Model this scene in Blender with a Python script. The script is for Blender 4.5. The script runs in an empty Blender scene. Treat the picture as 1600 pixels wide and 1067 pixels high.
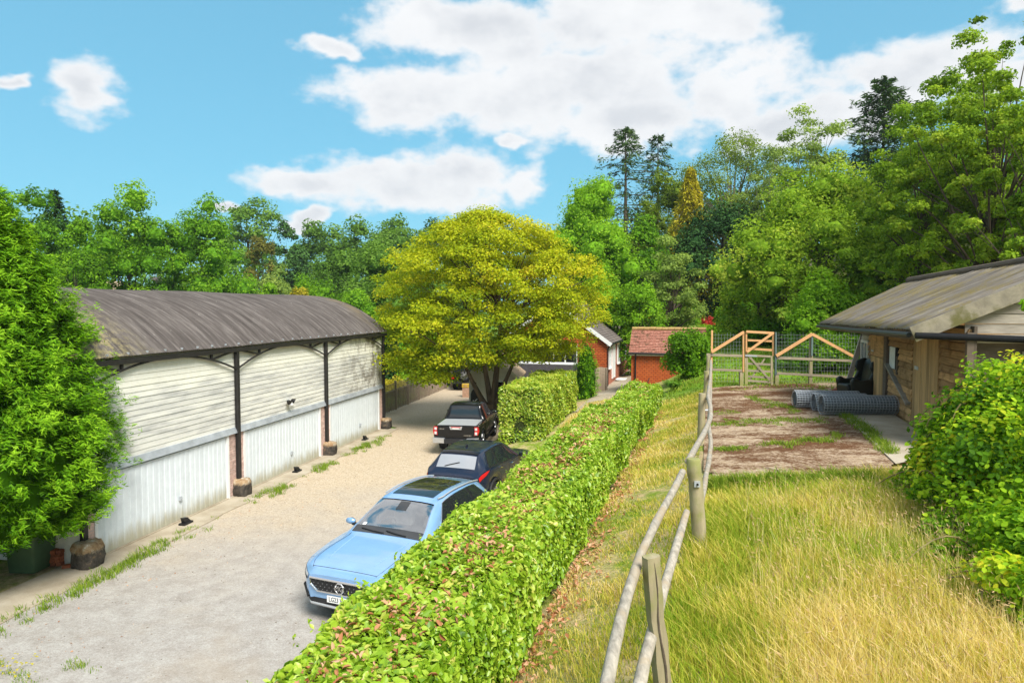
import bpy, math, random
import numpy as np
from mathutils import Vector, Matrix

SC = bpy.context.scene
COL = SC.collection
random.seed(11)
RNG = np.random.default_rng(11)

# ------------------------------------------------------------------ camera
CAM_H = 5.6                                  # the camera is held above the bank beside the drive
PITCH = math.radians(2.87)
cam_data = bpy.data.cameras.new('camera')
cam_data.sensor_width = 36.0
cam_data.lens = 24.0
cam_data.clip_start = 0.1
cam_data.clip_end = 3000.0
cam = bpy.data.objects.new('camera', cam_data)
cam.location = (0, 0, CAM_H)
cam.rotation_euler = (math.radians(90) - PITCH, 0, 0)
COL.objects.link(cam)
SC.camera = cam

def ray(px, py):
    """Direction from the camera through a point of the 1600 x 1067 photograph."""
    x, y = (px - 800) / 1066.7, -(py - 533.5) / 1066.7
    c, s = math.cos(PITCH), math.sin(PITCH)
    return Vector((x, c + y * s, y * c - s))

def at(px, py, dist):
    d = ray(px, py)
    return Vector((0, 0, CAM_H)) + d * (dist / d.y)

def on(px, py, z=0.0):
    d = ray(px, py)
    return Vector((0, 0, CAM_H)) + d * ((z - CAM_H) / d.z)

# ------------------------------------------------------------------ sun, sky, exposure
SUN_EL, SUN_AZ = 50.0, 152.0                 # azimuth clockwise from the view direction (behind, to the right)
SUN_STRENGTH, SUN_ANGLE = 1.9, 26.0
SKY_STRENGTH = 0.150
CLOUD_STRENGTH = 0.335
EXPOSURE = 1.82
sun_data = bpy.data.lights.new('sun', 'SUN')
sun_data.energy = SUN_STRENGTH
sun_data.angle = math.radians(SUN_ANGLE)
sun_data.color = (1.0, 0.955, 0.88)
sun = bpy.data.objects.new('sun', sun_data)
_e, _a = math.radians(SUN_EL), math.radians(SUN_AZ)
_to = Vector((math.sin(_a) * math.cos(_e), math.cos(_a) * math.cos(_e), math.sin(_e)))
sun.rotation_euler = (-_to).to_track_quat('-Z', 'Y').to_euler()
sun.location = (0, -20, 40)
COL.objects.link(sun)

SC.view_settings.view_transform = 'Standard'
SC.view_settings.look = 'None'
SC.view_settings.exposure = EXPOSURE
SC.view_settings.gamma = 1.0
SC.view_settings.use_curve_mapping = False
SC.cycles.max_bounces = 8
SC.cycles.diffuse_bounces = 5
SC.cycles.transmission_bounces = 3
SC.cycles.transparent_max_bounces = 4
SC.cycles.volume_bounces = 0

world = bpy.data.worlds.new('World')
SC.world = world
world.use_nodes = True
def build_sky():
    nt = world.node_tree
    N, L = nt.nodes, nt.links
    N.clear()
    def node(t, **kw):
        n = N.new(t)
        for k, v in kw.items(): setattr(n, k, v)
        return n
    def math_(op, a, b=None, c=None):
        n = node('ShaderNodeMath', operation=op)
        for i, v in enumerate((a, b, c)):
            if v is None: continue
            if isinstance(v, (int, float)): n.inputs[i].default_value = v
            else: L.new(v, n.inputs[i])
        return n.outputs[0]
    out = node('ShaderNodeOutputWorld')
    sky = node('ShaderNodeTexSky', sky_type='NISHITA')
    sky.sun_disc = False
    sky.sun_elevation = _e
    sky.sun_rotation = _a
    sky.air_density = 1.0
    sky.dust_density = 0.1
    sky.ozone_density = 1.2
    flat = node('ShaderNodeGamma'); flat.inputs[1].default_value = 0.3
    L.new(sky.outputs[0], flat.inputs[0])
    tint = node('ShaderNodeMix', data_type='RGBA', blend_type='MULTIPLY')
    tint.inputs[0].default_value = 1.0
    tint.inputs[7].default_value = (0.33, 0.78, 0.98, 1)
    L.new(flat.outputs[0], tint.inputs[6])
    bg = node('ShaderNodeBackground')
    bg.inputs[1].default_value = SKY_STRENGTH
    L.new(tint.outputs[2], bg.inputs[0])
    tc = node('ShaderNodeTexCoord')
    sep = node('ShaderNodeSeparateXYZ')
    L.new(tc.outputs['Generated'], sep.inputs[0])
    az = math_('ARCTAN2', sep.outputs[0], sep.outputs[1])
    el = math_('ARCSINE', sep.outputs[2])
    comb = node('ShaderNodeCombineXYZ')
    L.new(az, comb.inputs[0]); L.new(math_('MULTIPLY', el, 1.5), comb.inputs[1])
    def noise(scale, detail, rough, w=0.0):
        n = node('ShaderNodeTexNoise', noise_dimensions='3D')
        n.inputs['Scale'].default_value = scale
        n.inputs['Detail'].default_value = detail
        n.inputs['Roughness'].default_value = rough
        mp = node('ShaderNodeMapping')
        mp.inputs[1].default_value = (w, w * 1.7, w)
        L.new(comb.outputs[0], mp.inputs[0]); L.new(mp.outputs[0], n.inputs['Vector'])
        return n
    wn = noise(7.0, 4.0, 0.55, 3.1)
    wsep = node('ShaderNodeSeparateColor')
    L.new(wn.outputs['Color'], wsep.inputs[0])
    az2 = math_('ADD', az, math_('MULTIPLY', math_('SUBTRACT', wsep.outputs[0], 0.5), 0.17))
    el2 = math_('ADD', el, math_('MULTIPLY', math_('SUBTRACT', wsep.outputs[1], 0.5), 0.10))
    # clouds: (azimuth, elevation, half width, half height) taken from the photograph, in picture units
    blobs = [(135, 140, 88, 56), (4, 132, 26, 22),
             (720, 45, 200, 75), (960, 40, 200, 95), (640, 150, 160, 52), (850, 140, 300, 95), (1010, 190, 260, 62),
             (1140, 150, 140, 95), (1240, 200, 130, 62), (500, 75, 60, 26), (1100, 20, 110, 60),
             (640, 292, 210, 48), (725, 268, 100, 58), (450, 278, 120, 30), (830, 290, 50, 40),
             (1430, 115, 160, 70), (1340, 170, 120, 80), (1560, 130, 120, 70), (1590, 8, 90, 24),
             (325, 322, 34, 16), (470, 346, 40, 20), (790, 216, 40, 14)]
    f = None
    for (px, py, rx, ry) in blobs:
        d = ray(px, py).normalized()
        a0, e0 = math.atan2(d.x, d.y), math.asin(d.z)
        d2 = ray(px + rx, py).normalized(); d3 = ray(px, py - ry).normalized()
        ra = abs(math.atan2(d2.x, d2.y) - a0); re = abs(math.asin(d3.z) - e0)
        dx = math_('DIVIDE', math_('SUBTRACT', az2, a0), ra)
        dy = math_('DIVIDE', math_('SUBTRACT', el2, e0), re)
        r = math_('SQRT', math_('ADD', math_('MULTIPLY', dx, dx), math_('MULTIPLY', dy, dy)))
        g = math_('SUBTRACT', 1.0, r)
        f = g if f is None else math_('SMOOTH_MAX', f, g, 0.25)
    # unseen sky outside the view, clouded more thickly to give softer, neutral light
    far = noise(2.2, 3.0, 0.5, 9.4)
    dome = math_('MULTIPLY', math_('SUBTRACT', far.outputs[0], 0.44), 4.5)
    rim = math_('MULTIPLY', math_('SUBTRACT', math_('MAXIMUM', math_('ABSOLUTE', az), math_('ADD', math_('MULTIPLY', el, 1.45), 0.02)), 0.78), 8.0)
    dome = math_('MINIMUM', dome, math_('MINIMUM', rim, 1.0))
    f = math_('MAXIMUM', f, dome)
    n1 = noise(9.0, 9.0, 0.58, 0.0)
    n2 = noise(26.0, 7.0, 0.6, 5.0)
    dens = math_('ADD', f, math_('MULTIPLY', math_('SUBTRACT', n1.outputs[0], 0.5), 1.6))
    dens = math_('ADD', dens, math_('MULTIPLY', math_('SUBTRACT', n2.outputs[0], 0.5), 0.55))
    mask = node('ShaderNodeMapRange', interpolation_type='SMOOTHSTEP')
    mask.inputs[1].default_value = -0.06; mask.inputs[2].default_value = 0.44
    L.new(dens, mask.inputs[0])
    # grey bellies where a cloud is thick, from a coarse noise
    n3 = noise(5.5, 6.0, 0.55, 12.0)
    belly = node('ShaderNodeMapRange', interpolation_type='SMOOTHSTEP')
    belly.inputs[1].default_value = 0.36; belly.inputs[2].default_value = 0.62
    L.new(n3.outputs[0], belly.inputs[0])
    thick = node('ShaderNodeMapRange', interpolation_type='SMOOTHSTEP')
    thick.inputs[1].default_value = 0.15; thick.inputs[2].default_value = 0.95
    L.new(dens, thick.inputs[0])
    cm = node('ShaderNodeMix', data_type='RGBA')
    cm.inputs[6].default_value = (0.83, 0.835, 0.845, 1)
    cm.inputs[7].default_value = (0.585, 0.61, 0.65, 1)
    bil = node('ShaderNodeMapRange', interpolation_type='SMOOTHSTEP')
    bil.inputs[1].default_value = 0.60; bil.inputs[2].default_value = 0.36
    n4 = noise(13.0, 7.0, 0.6, 21.0)
    L.new(n4.outputs[0], bil.inputs[0])
    shade = math_('ADD', math_('MULTIPLY', belly.outputs[0], 0.75), math_('MULTIPLY', bil.outputs[0], 0.16))
    L.new(math_('MULTIPLY', shade, thick.outputs[0]), cm.inputs[0])
    bgc = node('ShaderNodeBackground')
    bgc.inputs[1].default_value = CLOUD_STRENGTH
    L.new(cm.outputs[2], bgc.inputs[0])
    mix = node('ShaderNodeMixShader')
    L.new(math_('MULTIPLY', mask.outputs[0], 0.97), mix.inputs[0])
    L.new(bg.outputs[0], mix.inputs[1]); L.new(bgc.outputs[0], mix.inputs[2])
    L.new(mix.outputs[0], out.inputs[0])
build_sky()
# ------------------------------------------------------------------ helpers
def obj(name, me, m=None, parent=None, label=None, kind=None):
    o = bpy.data.objects.new(name, me)
    COL.objects.link(o)
    if m is not None and not me.materials: me.materials.append(m)
    if parent is not None: o.parent = parent
    if label: o['label'] = label
    if kind: o['kind'] = kind
    return o

def tag(o, label, cat, group=None, kind=None):
    o['label'] = label
    o['category'] = cat
    if group: o['group'] = group
    if kind: o['kind'] = kind
    return o

def thing(name, label, cat, loc=(0, 0, 0), rotz=0.0, group=None):
    o = bpy.data.objects.new(name, None)
    o.empty_display_size = 0.2
    COL.objects.link(o)
    o.location = loc
    o.rotation_euler = (0, 0, rotz)
    return tag(o, label, cat, group)

def copy_tree(o, parent=None):
    c = o.copy()
    COL.objects.link(c)
    c.parent = parent
    for ch in list(o.children): copy_tree(ch, c)
    return c

def local(root, p):
    c, s = math.cos(root.rotation_euler.z), math.sin(root.rotation_euler.z)
    d = Vector(p) - Vector(root.location)
    return Vector((c * d.x + s * d.y, -s * d.x + c * d.y, d.z))

class MB:
    """Collects simple shapes and links them as one mesh object."""
    def __init__(self): self.v = []; self.f = []
    def add(self, vs, fs):
        n = len(self.v)
        self.v.extend([tuple(p) for p in vs]); self.f.extend([tuple(i + n for i in q) for q in fs])
        return self
    def box(self, x0, x1, y0, y1, z0, z1):
        return self.add([(x0, y0, z0), (x1, y0, z0), (x1, y1, z0), (x0, y1, z0), (x0, y0, z1), (x1, y0, z1), (x1, y1, z1), (x0, y1, z1)],
                        [(3, 2, 1, 0), (4, 5, 6, 7), (0, 1, 5, 4), (1, 2, 6, 5), (2, 3, 7, 6), (3, 0, 4, 7)])
    def hexa(self, p):
        return self.add(p, [(3, 2, 1, 0), (4, 5, 6, 7), (0, 1, 5, 4), (1, 2, 6, 5), (2, 3, 7, 6), (3, 0, 4, 7)])
    def beam(self, p, q, w, h, up=(0, 0, 1)):
        p, q, up = Vector(p), Vector(q), Vector(up)
        t = (q - p).normalized(); s = t.cross(up)
        if s.length < 1e-4: s = t.cross(Vector((1, 0, 0)))
        s.normalize(); u = s.cross(t).normalized()
        a, b = s * (w / 2), u * (h / 2)
        return self.hexa([p - a - b, p + a - b, q + a - b, q - a - b, p - a + b, p + a + b, q + a + b, q - a + b])
    def tube(self, pts, r, seg=8, cap=True):
        pts = [Vector(p) for p in pts]
        rs = r if isinstance(r, (list, tuple)) else [r] * len(pts)
        vs, fs = [], []
        prev = None
        for i, p in enumerate(pts):
            t = (pts[min(i + 1, len(pts) - 1)] - pts[max(i - 1, 0)]).normalized()
            a = prev if prev is not None else (Vector((0, 0, 1)) if abs(t.z) < 0.9 else Vector((1, 0, 0)))
            s = (a - t * a.dot(t))
            if s.length < 1e-5: s = t.orthogonal()
            s.normalize(); b = t.cross(s); prev = s
            for k in range(seg):
                an = 2 * math.pi * k / seg
                vs.append(p + (s * math.cos(an) + b * math.sin(an)) * rs[i])
        for i in range(len(pts) - 1):
            for k in range(seg):
                k2 = (k + 1) % seg
                fs.append((i * seg + k, i * seg + k2, (i + 1) * seg + k2, (i + 1) * seg + k))
        if cap:
            fs.append(tuple(range(seg - 1, -1, -1))); fs.append(tuple(range((len(pts) - 1) * seg, len(pts) * seg)))
        return self.add(vs, fs)
    def lathe(self, prof, c=(0, 0, 0), axis='z', seg=20):
        """prof: (radius, height) pairs turned about an axis."""
        vs, fs = [], []
        for (r, h) in prof:
            for k in range(seg):
                an = 2 * math.pi * k / seg
                a, b = r * math.cos(an), r * math.sin(an)
                p = {'z': (a, b, h), 'x': (h, a, b), 'y': (b, h, a)}[axis]
                vs.append((p[0] + c[0], p[1] + c[1], p[2] + c[2]))
        for i in range(len(prof) - 1):
            for k in range(seg):
                k2 = (k + 1) % seg
                fs.append((i * seg + k, i * seg + k2, (i + 1) * seg + k2, (i + 1) * seg + k))
        return self.add(vs, fs)
    def grid(self, rows):
        n, m = len(rows), len(rows[0])
        return self.add([p for r in rows for p in r],
                        [(i * m + j, i * m + j + 1, (i + 1) * m + j + 1, (i + 1) * m + j) for i in range(n - 1) for j in range(m - 1)])
    def prism(self, poly, d):
        """A flat polygon given depth along the vector d."""
        poly = [Vector(p) for p in poly]; d = Vector(d); n = len(poly)
        return self.add(poly + [p + d for p in poly],
                        [tuple(range(n - 1, -1, -1)), tuple(range(n, 2 * n))] + [(i, (i + 1) % n, n + (i + 1) % n, n + i) for i in range(n)])
    def mesh(self, name, smooth=None):
        me = bpy.data.meshes.new(name)
        me.from_pydata(self.v, [], self.f)
        me.update()
        if smooth is not None:
            me.polygons.foreach_set('use_smooth', [True] * len(me.polygons))
            me.set_sharp_from_angle(angle=math.radians(smooth))
        return me
    def build(self, name, m, parent=None, smooth=None, label=None, kind=None, bevel=0.0):
        me = self.mesh(name, smooth)
        o = obj(name, me, m, parent, label, kind)
        if bevel:
            b = o.modifiers.new('bevel', 'BEVEL'); b.width = bevel; b.segments = 2; b.limit_method = 'ANGLE'
        return o

def np_mesh(name, V, F, tint=None, smooth=False):
    me = bpy.data.meshes.new(name)
    V = np.ascontiguousarray(V, dtype=np.float32); F = np.ascontiguousarray(F, dtype=np.int32)
    k = F.shape[1]
    me.vertices.add(len(V)); me.vertices.foreach_set('co', V.ravel())
    me.loops.add(F.size); me.loops.foreach_set('vertex_index', F.ravel())
    me.polygons.add(len(F)); me.polygons.foreach_set('loop_start', np.arange(0, F.size, k, dtype=np.int32))
    if smooth: me.polygons.foreach_set('use_smooth', np.ones(len(F), dtype=bool))
    me.update(calc_edges=True)
    if tint is not None:
        a = me.attributes.new('tint', 'FLOAT', 'POINT')
        a.data.foreach_set('value', np.ascontiguousarray(tint, dtype=np.float32))
    return me

def text_mesh(s, size, depth, name):
    cu = bpy.data.curves.new(name, 'FONT')
    cu.body = s; cu.size = size; cu.extrude = depth; cu.align_x = 'CENTER'; cu.align_y = 'CENTER'; cu.resolution_u = 2
    o = bpy.data.objects.new(name, cu); COL.objects.link(o)
    dg = bpy.context.evaluated_depsgraph_get()
    me = bpy.data.meshes.new_from_object(o.evaluated_get(dg))
    bpy.data.objects.remove(o); bpy.data.curves.remove(cu)
    return me

def norm(a): return a / np.maximum(np.linalg.norm(a, axis=-1, keepdims=True), 1e-9)
def smooth01(x, a, b):
    t = np.clip((x - a) / (b - a), 0, 1)
    return t * t * (3 - 2 * t)

# ------------------------------------------------------------------ materials
class Nt:
    def __init__(self, name):
        self.m = bpy.data.materials.new(name); self.m.use_nodes = True
        self.N = self.m.node_tree.nodes; self.L = self.m.node_tree.links
        self.b = self.N['Principled BSDF']; self.out = self.N['Material Output']
    def new(self, t, **kw):
        n = self.N.new(t)
        for k, v in kw.items(): setattr(n, k, v)
        return n
    def link(self, a, b): self.L.new(a, b)
    def coord(self, which='Object', scale=(1, 1, 1)):
        if which == 'World':
            src = self.new('ShaderNodeNewGeometry').outputs['Position']
        else:
            src = self.new('ShaderNodeTexCoord').outputs[which]
        mp = self.new('ShaderNodeMapping'); mp.inputs[3].default_value = scale
        self.link(src, mp.inputs[0]); return mp.outputs[0]
    def noise(self, vec, scale, detail=5, rough=0.55, dist=0.0):
        n = self.new('ShaderNodeTexNoise')
        n.inputs['Scale'].default_value = scale; n.inputs['Detail'].default_value = detail
        n.inputs['Roughness'].default_value = rough; n.inputs['Distortion'].default_value = dist
        self.link(vec, n.inputs['Vector']); return n.outputs[0]
    def ramp(self, fac, stops):
        r = self.new('ShaderNodeValToRGB'); e = r.color_ramp.elements
        while len(e) < len(stops): e.new(0.5)
        for el_, (p, c) in zip(e, stops):
            el_.position = p; el_.color = (c[0], c[1], c[2], 1) if not isinstance(c, (int, float)) else (c, c, c, 1)
        self.link(fac, r.inputs[0]); return r.outputs[0]
    def range(self, v, a, b, c=0.0, d=1.0):
        r = self.new('ShaderNodeMapRange', interpolation_type='SMOOTHSTEP')
        for i, x in enumerate((a, b, c, d)): r.inputs[i + 1].default_value = x
        self.link(v, r.inputs[0]); return r.outputs[0]
    def mix(self, fac, a, b, mode='MIX'):
        n = self.new('ShaderNodeMix', data_type='RGBA', blend_type=mode)
        for i, v in ((0, fac), (6, a), (7, b)):
            if isinstance(v, (int, float)): n.inputs[i].default_value = v
            elif isinstance(v, (tuple, list)): n.inputs[i].default_value = (v[0], v[1], v[2], 1)
            else: self.link(v, n.inputs[i])
        return n.outputs[2]
    def math(self, op, a, b=None):
        n = self.new('ShaderNodeMath', operation=op)
        for i, v in enumerate((a, b)):
            if v is None: continue
            if isinstance(v, (int, float)): n.inputs[i].default_value = v
            else: self.link(v, n.inputs[i])
        return n.outputs[0]
    def objvar(self, col, amount):
        oi = self.new('ShaderNodeObjectInfo')
        hs = self.new('ShaderNodeHueSaturation')
        self.link(self.range(oi.outputs['Random'], 0, 1, 1 - amount, 1 + amount), hs.inputs['Value'])
        self.link(col, hs.inputs['Color']); return hs.outputs[0]
    def bump(self, h, strength=0.3, dist=0.02):
        n = self.new('ShaderNodeBump'); n.inputs['Strength'].default_value = strength; n.inputs['Distance'].default_value = dist
        self.link(h, n.inputs['Height']); self.link(n.outputs[0], self.b.inputs['Normal'])
    def done(self, col=None, rough=0.6, metal=0.0, spec=0.5):
        if col is not None:
            if isinstance(col, (tuple, list)): self.b.inputs['Base Color'].default_value = (col[0], col[1], col[2], 1)
            else: self.link(col, self.b.inputs['Base Color'])
        if isinstance(rough, (int, float)): self.b.inputs['Roughness'].default_value = rough
        else: self.link(rough, self.b.inputs['Roughness'])
        self.b.inputs['Metallic'].default_value = metal
        self.b.inputs['Specular IOR Level'].default_value = spec
        return self.m

def plain(name, col, rough=0.6, metal=0.0, spec=0.5, var=0.12, scale=6.0, bump=0.0, bscale=30.0, objvar=0.0, stretch=(1, 1, 1), coat=0.0):
    t = Nt(name)
    v = t.coord('Object', stretch)
    n = t.noise(v, scale, 5)
    lo = tuple(c * (1 - var) for c in col); hi = tuple(min(1, c * (1 + var)) for c in col)
    c = t.ramp(n, [(0.3, lo), (0.7, hi)])
    if objvar: c = t.objvar(c, objvar)
    if bump: t.bump(t.noise(v, bscale, 4), bump, 0.02)
    m = t.done(c, rough, metal, spec)
    if coat: t.b.inputs['Coat Weight'].default_value = coat; t.b.inputs['Coat Roughness'].default_value = 0.03
    return m

def leafmat(name, stops, trans=0.42, rough=0.55, spec=0.08):
    t = Nt(name)
    at_ = t.new('ShaderNodeAttribute', attribute_name='tint')
    n = len(stops)
    c = t.ramp(at_.outputs['Fac'], [(i / (n - 1), s) for i, s in enumerate(stops)])
    t.done(c, rough, 0, spec)
    tr = t.new('ShaderNodeBsdfTranslucent')
    t.link(t.mix(1.0, c, (1.25, 1.25, 0.8), 'MULTIPLY'), tr.inputs[0])
    mx = t.new('ShaderNodeMixShader'); mx.inputs[0].default_value = trans
    t.link(t.b.outputs[0], mx.inputs[1]); t.link(tr.outputs[0], mx.inputs[2]); t.link(mx.outputs[0], t.out.inputs[0])
    return t.m

def timber(name, col, grain=(2, 2, 25), var=0.3, rough=0.8, objvar=0.18, stain=None, bump=0.4):
    t = Nt(name)
    v = t.coord('Object', grain)
    n = t.noise(v, 1.6, 7, 0.62, 0.4)
    c = t.ramp(n, [(0.25, tuple(x * (1 - var) for x in col)), (0.5, col), (0.75, tuple(min(1, x * (1 + var)) for x in col))])
    if stain:
        n2 = t.noise(t.coord('World'), 2.3, 5, 0.6)
        c = t.mix(t.range(n2, 0.48, 0.66), c, stain)
    if objvar: c = t.objvar(c, objvar)
    t.bump(n, bump, 0.01)
    return t.done(c, rough, 0, 0.25)
# ------------------------------------------------------------------ the lie of the land
HA = math.radians(16.2)                       # the bank, hedge and fence run this way
UX, UY = math.sin(HA), math.cos(HA)
def sd(x, y): return x * UX + y * UY, x * UY - y * UX
def xy(s, d): return s * UX + d * UY, s * UY - d * UX
def ground(x, y):
    x = np.asarray(x, dtype=float); y = np.asarray(y, dtype=float)
    s, d = x * UX + y * UY, x * UY - y * UX
    near = np.interp(d, [-300, -4.5, -3.0, -1.74, -0.3, 2, 8, 10, 12, 16, 25, 45, 100, 300],
                     [0, 0, 1.5, 2.15, 2.6, 2.70, 2.80, 3.4, 4.6, 7.2, 11, 17, 26, 30])
    far = np.interp(d, [-300, -8.7, -6.9, -4.6, -2.2, 0, 3.5, 6, 10, 18, 40, 100, 300],
                    [0, 0, 0.7, 1.1, 1.9, 2.6, 3.0, 4.2, 7.2, 11.5, 18, 26, 30])
    st = 17 + 10 * smooth01(d, -0.5, 3.0)
    w = smooth01(s, st, st + 11)
    z = near * (1 - w) + far * w
    lawn = np.clip((s - 26) * 0.055, 0, 1.7) * smooth01(d, -2.5, 0.5) * (1 - smooth01(d, 8, 16))
    behind = smooth01(s, 62, 110) * smooth01(d, -30, 10) * 3.0
    return z + lawn + behind
def gz(x, y): return float(ground(x, y))

def make_sheet(name, sv, dv, material, lift=0.0, keep=None, kind='structure', wobble=0.0):
    S, D = np.meshgrid(np.array(sv), np.array(dv), indexing='ij')
    X = S * UX + D * UY; Y = S * UY - D * UX
    Z = ground(X, Y) + lift
    if wobble: Z = Z + wobble * (np.sin(X * 1.7 + 0.6 * np.sin(Y * 1.1)) * np.cos(Y * 1.3 + 0.4) + 0.5 * np.sin(X * 3.9 + Y * 2.7)) * smooth01(D, -3.5, -1.5)
    V = np.stack([X, Y, Z], -1).reshape(-1, 3)
    n, m = S.shape
    i = np.arange(n - 1)[:, None] * m + np.arange(m - 1)[None, :]
    F = np.stack([i, i + m, i + m + 1, i + 1], -1).reshape(-1, 4)[:, ::-1]
    me = np_mesh(name, V, F, smooth=True)
    o = obj(name, me, material)
    o['kind'] = kind
    return o

# grass and earth: straw and green by patches near the camera, green lawn beyond the pen
t = Nt('ground_cover')
P = t.coord('World')
n1 = t.noise(P, 0.55, 6, 0.6); n2 = t.noise(P, 3.2, 6, 0.65); n3 = t.noise(P, 22, 4, 0.6)
straw = t.ramp(n3, [(0.25, (0.32, 0.225, 0.11)), (0.55, (0.53, 0.40, 0.22)), (0.8, (0.64, 0.51, 0.31))])
green = t.ramp(n3, [(0.25, (0.09, 0.15, 0.012)), (0.55, (0.18, 0.26, 0.02)), (0.8, (0.30, 0.34, 0.06))])
mixf = t.range(t.math('ADD', t.math('MULTIPLY', n1, 0.6), t.math('MULTIPLY', n2, 0.5)), 0.46, 0.66)
dry = t.mix(mixf, straw, green)
sepn = t.new('ShaderNodeSeparateXYZ'); t.link(P, sepn.inputs[0])
sx0 = t.math('SUBTRACT', t.math('MULTIPLY', sepn.outputs[0], UY), t.math('MULTIPLY', sepn.outputs[1], UX))
far_f = t.math('MULTIPLY', t.range(t.math('ADD', sepn.outputs[1], t.math('MULTIPLY', n2, 3.0)), 24.5, 28), t.math('MAXIMUM', t.range(sx0, -3.0, -1.0), t.range(sx0, -11.0, -14.0)))
lawn = t.ramp(n2, [(0.25, (0.10, 0.20, 0.012)), (0.6, (0.17, 0.30, 0.02)), (0.85, (0.24, 0.36, 0.05))])
sx_ = t.math('SUBTRACT', t.math('MULTIPLY', sepn.outputs[0], UY), t.math('MULTIPLY', sepn.outputs[1], UX))
hill = t.range(t.math('ADD', sx_, t.math('MULTIPLY', n2, 2.0)), 5.5, 8.0)
scrub = t.ramp(n2, [(0.25, (0.035, 0.055, 0.010)), (0.55, (0.09, 0.10, 0.02)), (0.85, (0.22, 0.18, 0.06))])
col = t.mix(far_f, dry, t.mix(hill, lawn, scrub))
t.bump(n3, 0.6, 0.05)
M_GROUND = t.done(col, 0.9, 0, 0.1)
sv = np.concatenate([[-400, -150, -60, -25, -10], np.arange(-6, 60, 0.4), np.arange(60, 120, 4), [150, 250, 500, 900]])
dv = np.concatenate([[-900, -400, -150, -80, -40, -25, -15, -11], np.arange(-9, 12, 0.3), np.arange(12, 50, 2), [60, 80, 120, 250, 600]])
make_sheet('ground', sv, dv, M_GROUND, -0.02, wobble=0.035)

# the drive: worn grey stone and tar near the camera turning to loose tan gravel
t = Nt('drive_surface')
P = t.coord('World')
a1 = t.noise(P, 0.35, 6, 0.6, 0.3); a2 = t.noise(P, 2.6, 7, 0.65); a3 = t.noise(P, 42, 3, 0.7); a4 = t.noise(P, 130, 2, 0.6)
vor = t.new('ShaderNodeTexVoronoi', feature='F1'); vor.inputs['Scale'].default_value = 34
t.link(P, vor.inputs['Vector'])
vcol = t.new('ShaderNodeSeparateColor'); t.link(vor.outputs['Color'], vcol.inputs[0])
a5 = t.noise(P, 17, 4, 0.75)
grey = t.ramp(t.math('ADD', t.math('MULTIPLY', a3, 0.55), t.math('MULTIPLY', a5, 0.45)), [(0.28, (0.24, 0.22, 0.198)), (0.5, (0.385, 0.36, 0.33)), (0.72, (0.53, 0.505, 0.475))])
worn = t.ramp(a2, [(0.32, (0.70, 0.66, 0.63)), (0.62, (1, 1, 1))])
grey = t.mix(0.75, grey, worn, 'MULTIPLY')
grey = t.mix(t.range(a1, 0.5, 0.68, 0, 0.35), grey, (0.36, 0.29, 0.21))
tan = t.ramp(vcol.outputs[0], [(0.0, (0.33, 0.26, 0.175)), (0.35, (0.44, 0.355, 0.25)), (0.7, (0.50, 0.41, 0.30)), (1.0, (0.58, 0.49, 0.375))])
tan = t.mix(t.range(a2, 0.35, 0.7, 0, 0.35), tan, (0.44, 0.34, 0.22))
sepn = t.new('ShaderNodeSeparateXYZ'); t.link(P, sepn.inputs[0])
edge = t.math('ADD', sepn.outputs[1], t.math('ADD', t.math('MULTIPLY', a1, 9.0), t.math('MULTIPLY', a2, 4.0)))
col = t.mix(t.range(edge, 18.0, 29.5), grey, tan)
hgt = t.math('ADD', t.math('MULTIPLY', a3, 0.6), t.math('MULTIPLY', a4, 0.4))
t.bump(hgt, 0.55, 0.03)
M_DRIVE = t.done(col, 0.92, 0, 0.15)
BA = math.radians(11.2)
def bxy(l, off):
    """A point l metres along the barn front and off metres to its right (towards the drive)."""
    p1 = on(372, 773, 0); p2 = on(507, 711, 0)
    mid = (p1 + p2) / 2; u = Vector((math.sin(BA), math.cos(BA)))
    return mid.x + u.x * l + u.y * off, mid.y + u.y * l - u.x * off
rows = []
for l in np.arange(-34, 42, 1.0):
    r = []
    for k in range(15):
        f_ = k / 14
        x0, y0 = bxy(l, 0.55 if l < 9.2 else -1.9)
        if l < -13: x0 -= (-13 - l) * 0.6 + 1.2
        s_, d_ = sd(x0, y0)
        edge_d = -4.45 - 4.2 * float(smooth01(s_, 22.5, 28.5))
        dd = d_ + (edge_d - d_) * f_
        x, y = xy(s_, dd)
        r.append((x, y, 0.006))
    rows.append(r)
o = MB().grid(rows).build('driveway', M_DRIVE, kind='structure')
o.data.flip_normals()

# concrete apron along the foot of the barn
t = Nt('old_concrete')
P = t.coord('World')
c1 = t.noise(P, 1.3, 6, 0.6); c2 = t.noise(P, 30, 4, 0.6)
col = t.ramp(c1, [(0.3, (0.30, 0.245, 0.17)), (0.55, (0.42, 0.36, 0.27)), (0.75, (0.50, 0.44, 0.35))])
col = t.mix(0.5, col, t.ramp(c2, [(0.3, 0.75), (0.7, 1.0)]), 'MULTIPLY')
t.bump(c2, 0.4, 0.02)
M_CONC = t.done(col, 0.9, 0, 0.2)
mb = MB()
jag = random.Random(4)
ls = list(np.arange(-16, 9.2, 0.6))
top0 = [bxy(l, -0.4) for l in ls]; top1 = [bxy(l, 0.78 + jag.uniform(-0.06, 0.06)) for l in ls]
mb.grid([[(a[0], a[1], 0.03) for a in top0], [(b[0], b[1], 0.03) for b in top1], [(b[0], b[1], 0.0) for b in top1]])
mb.build('concrete_apron', M_CONC, kind='structure')

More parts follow.
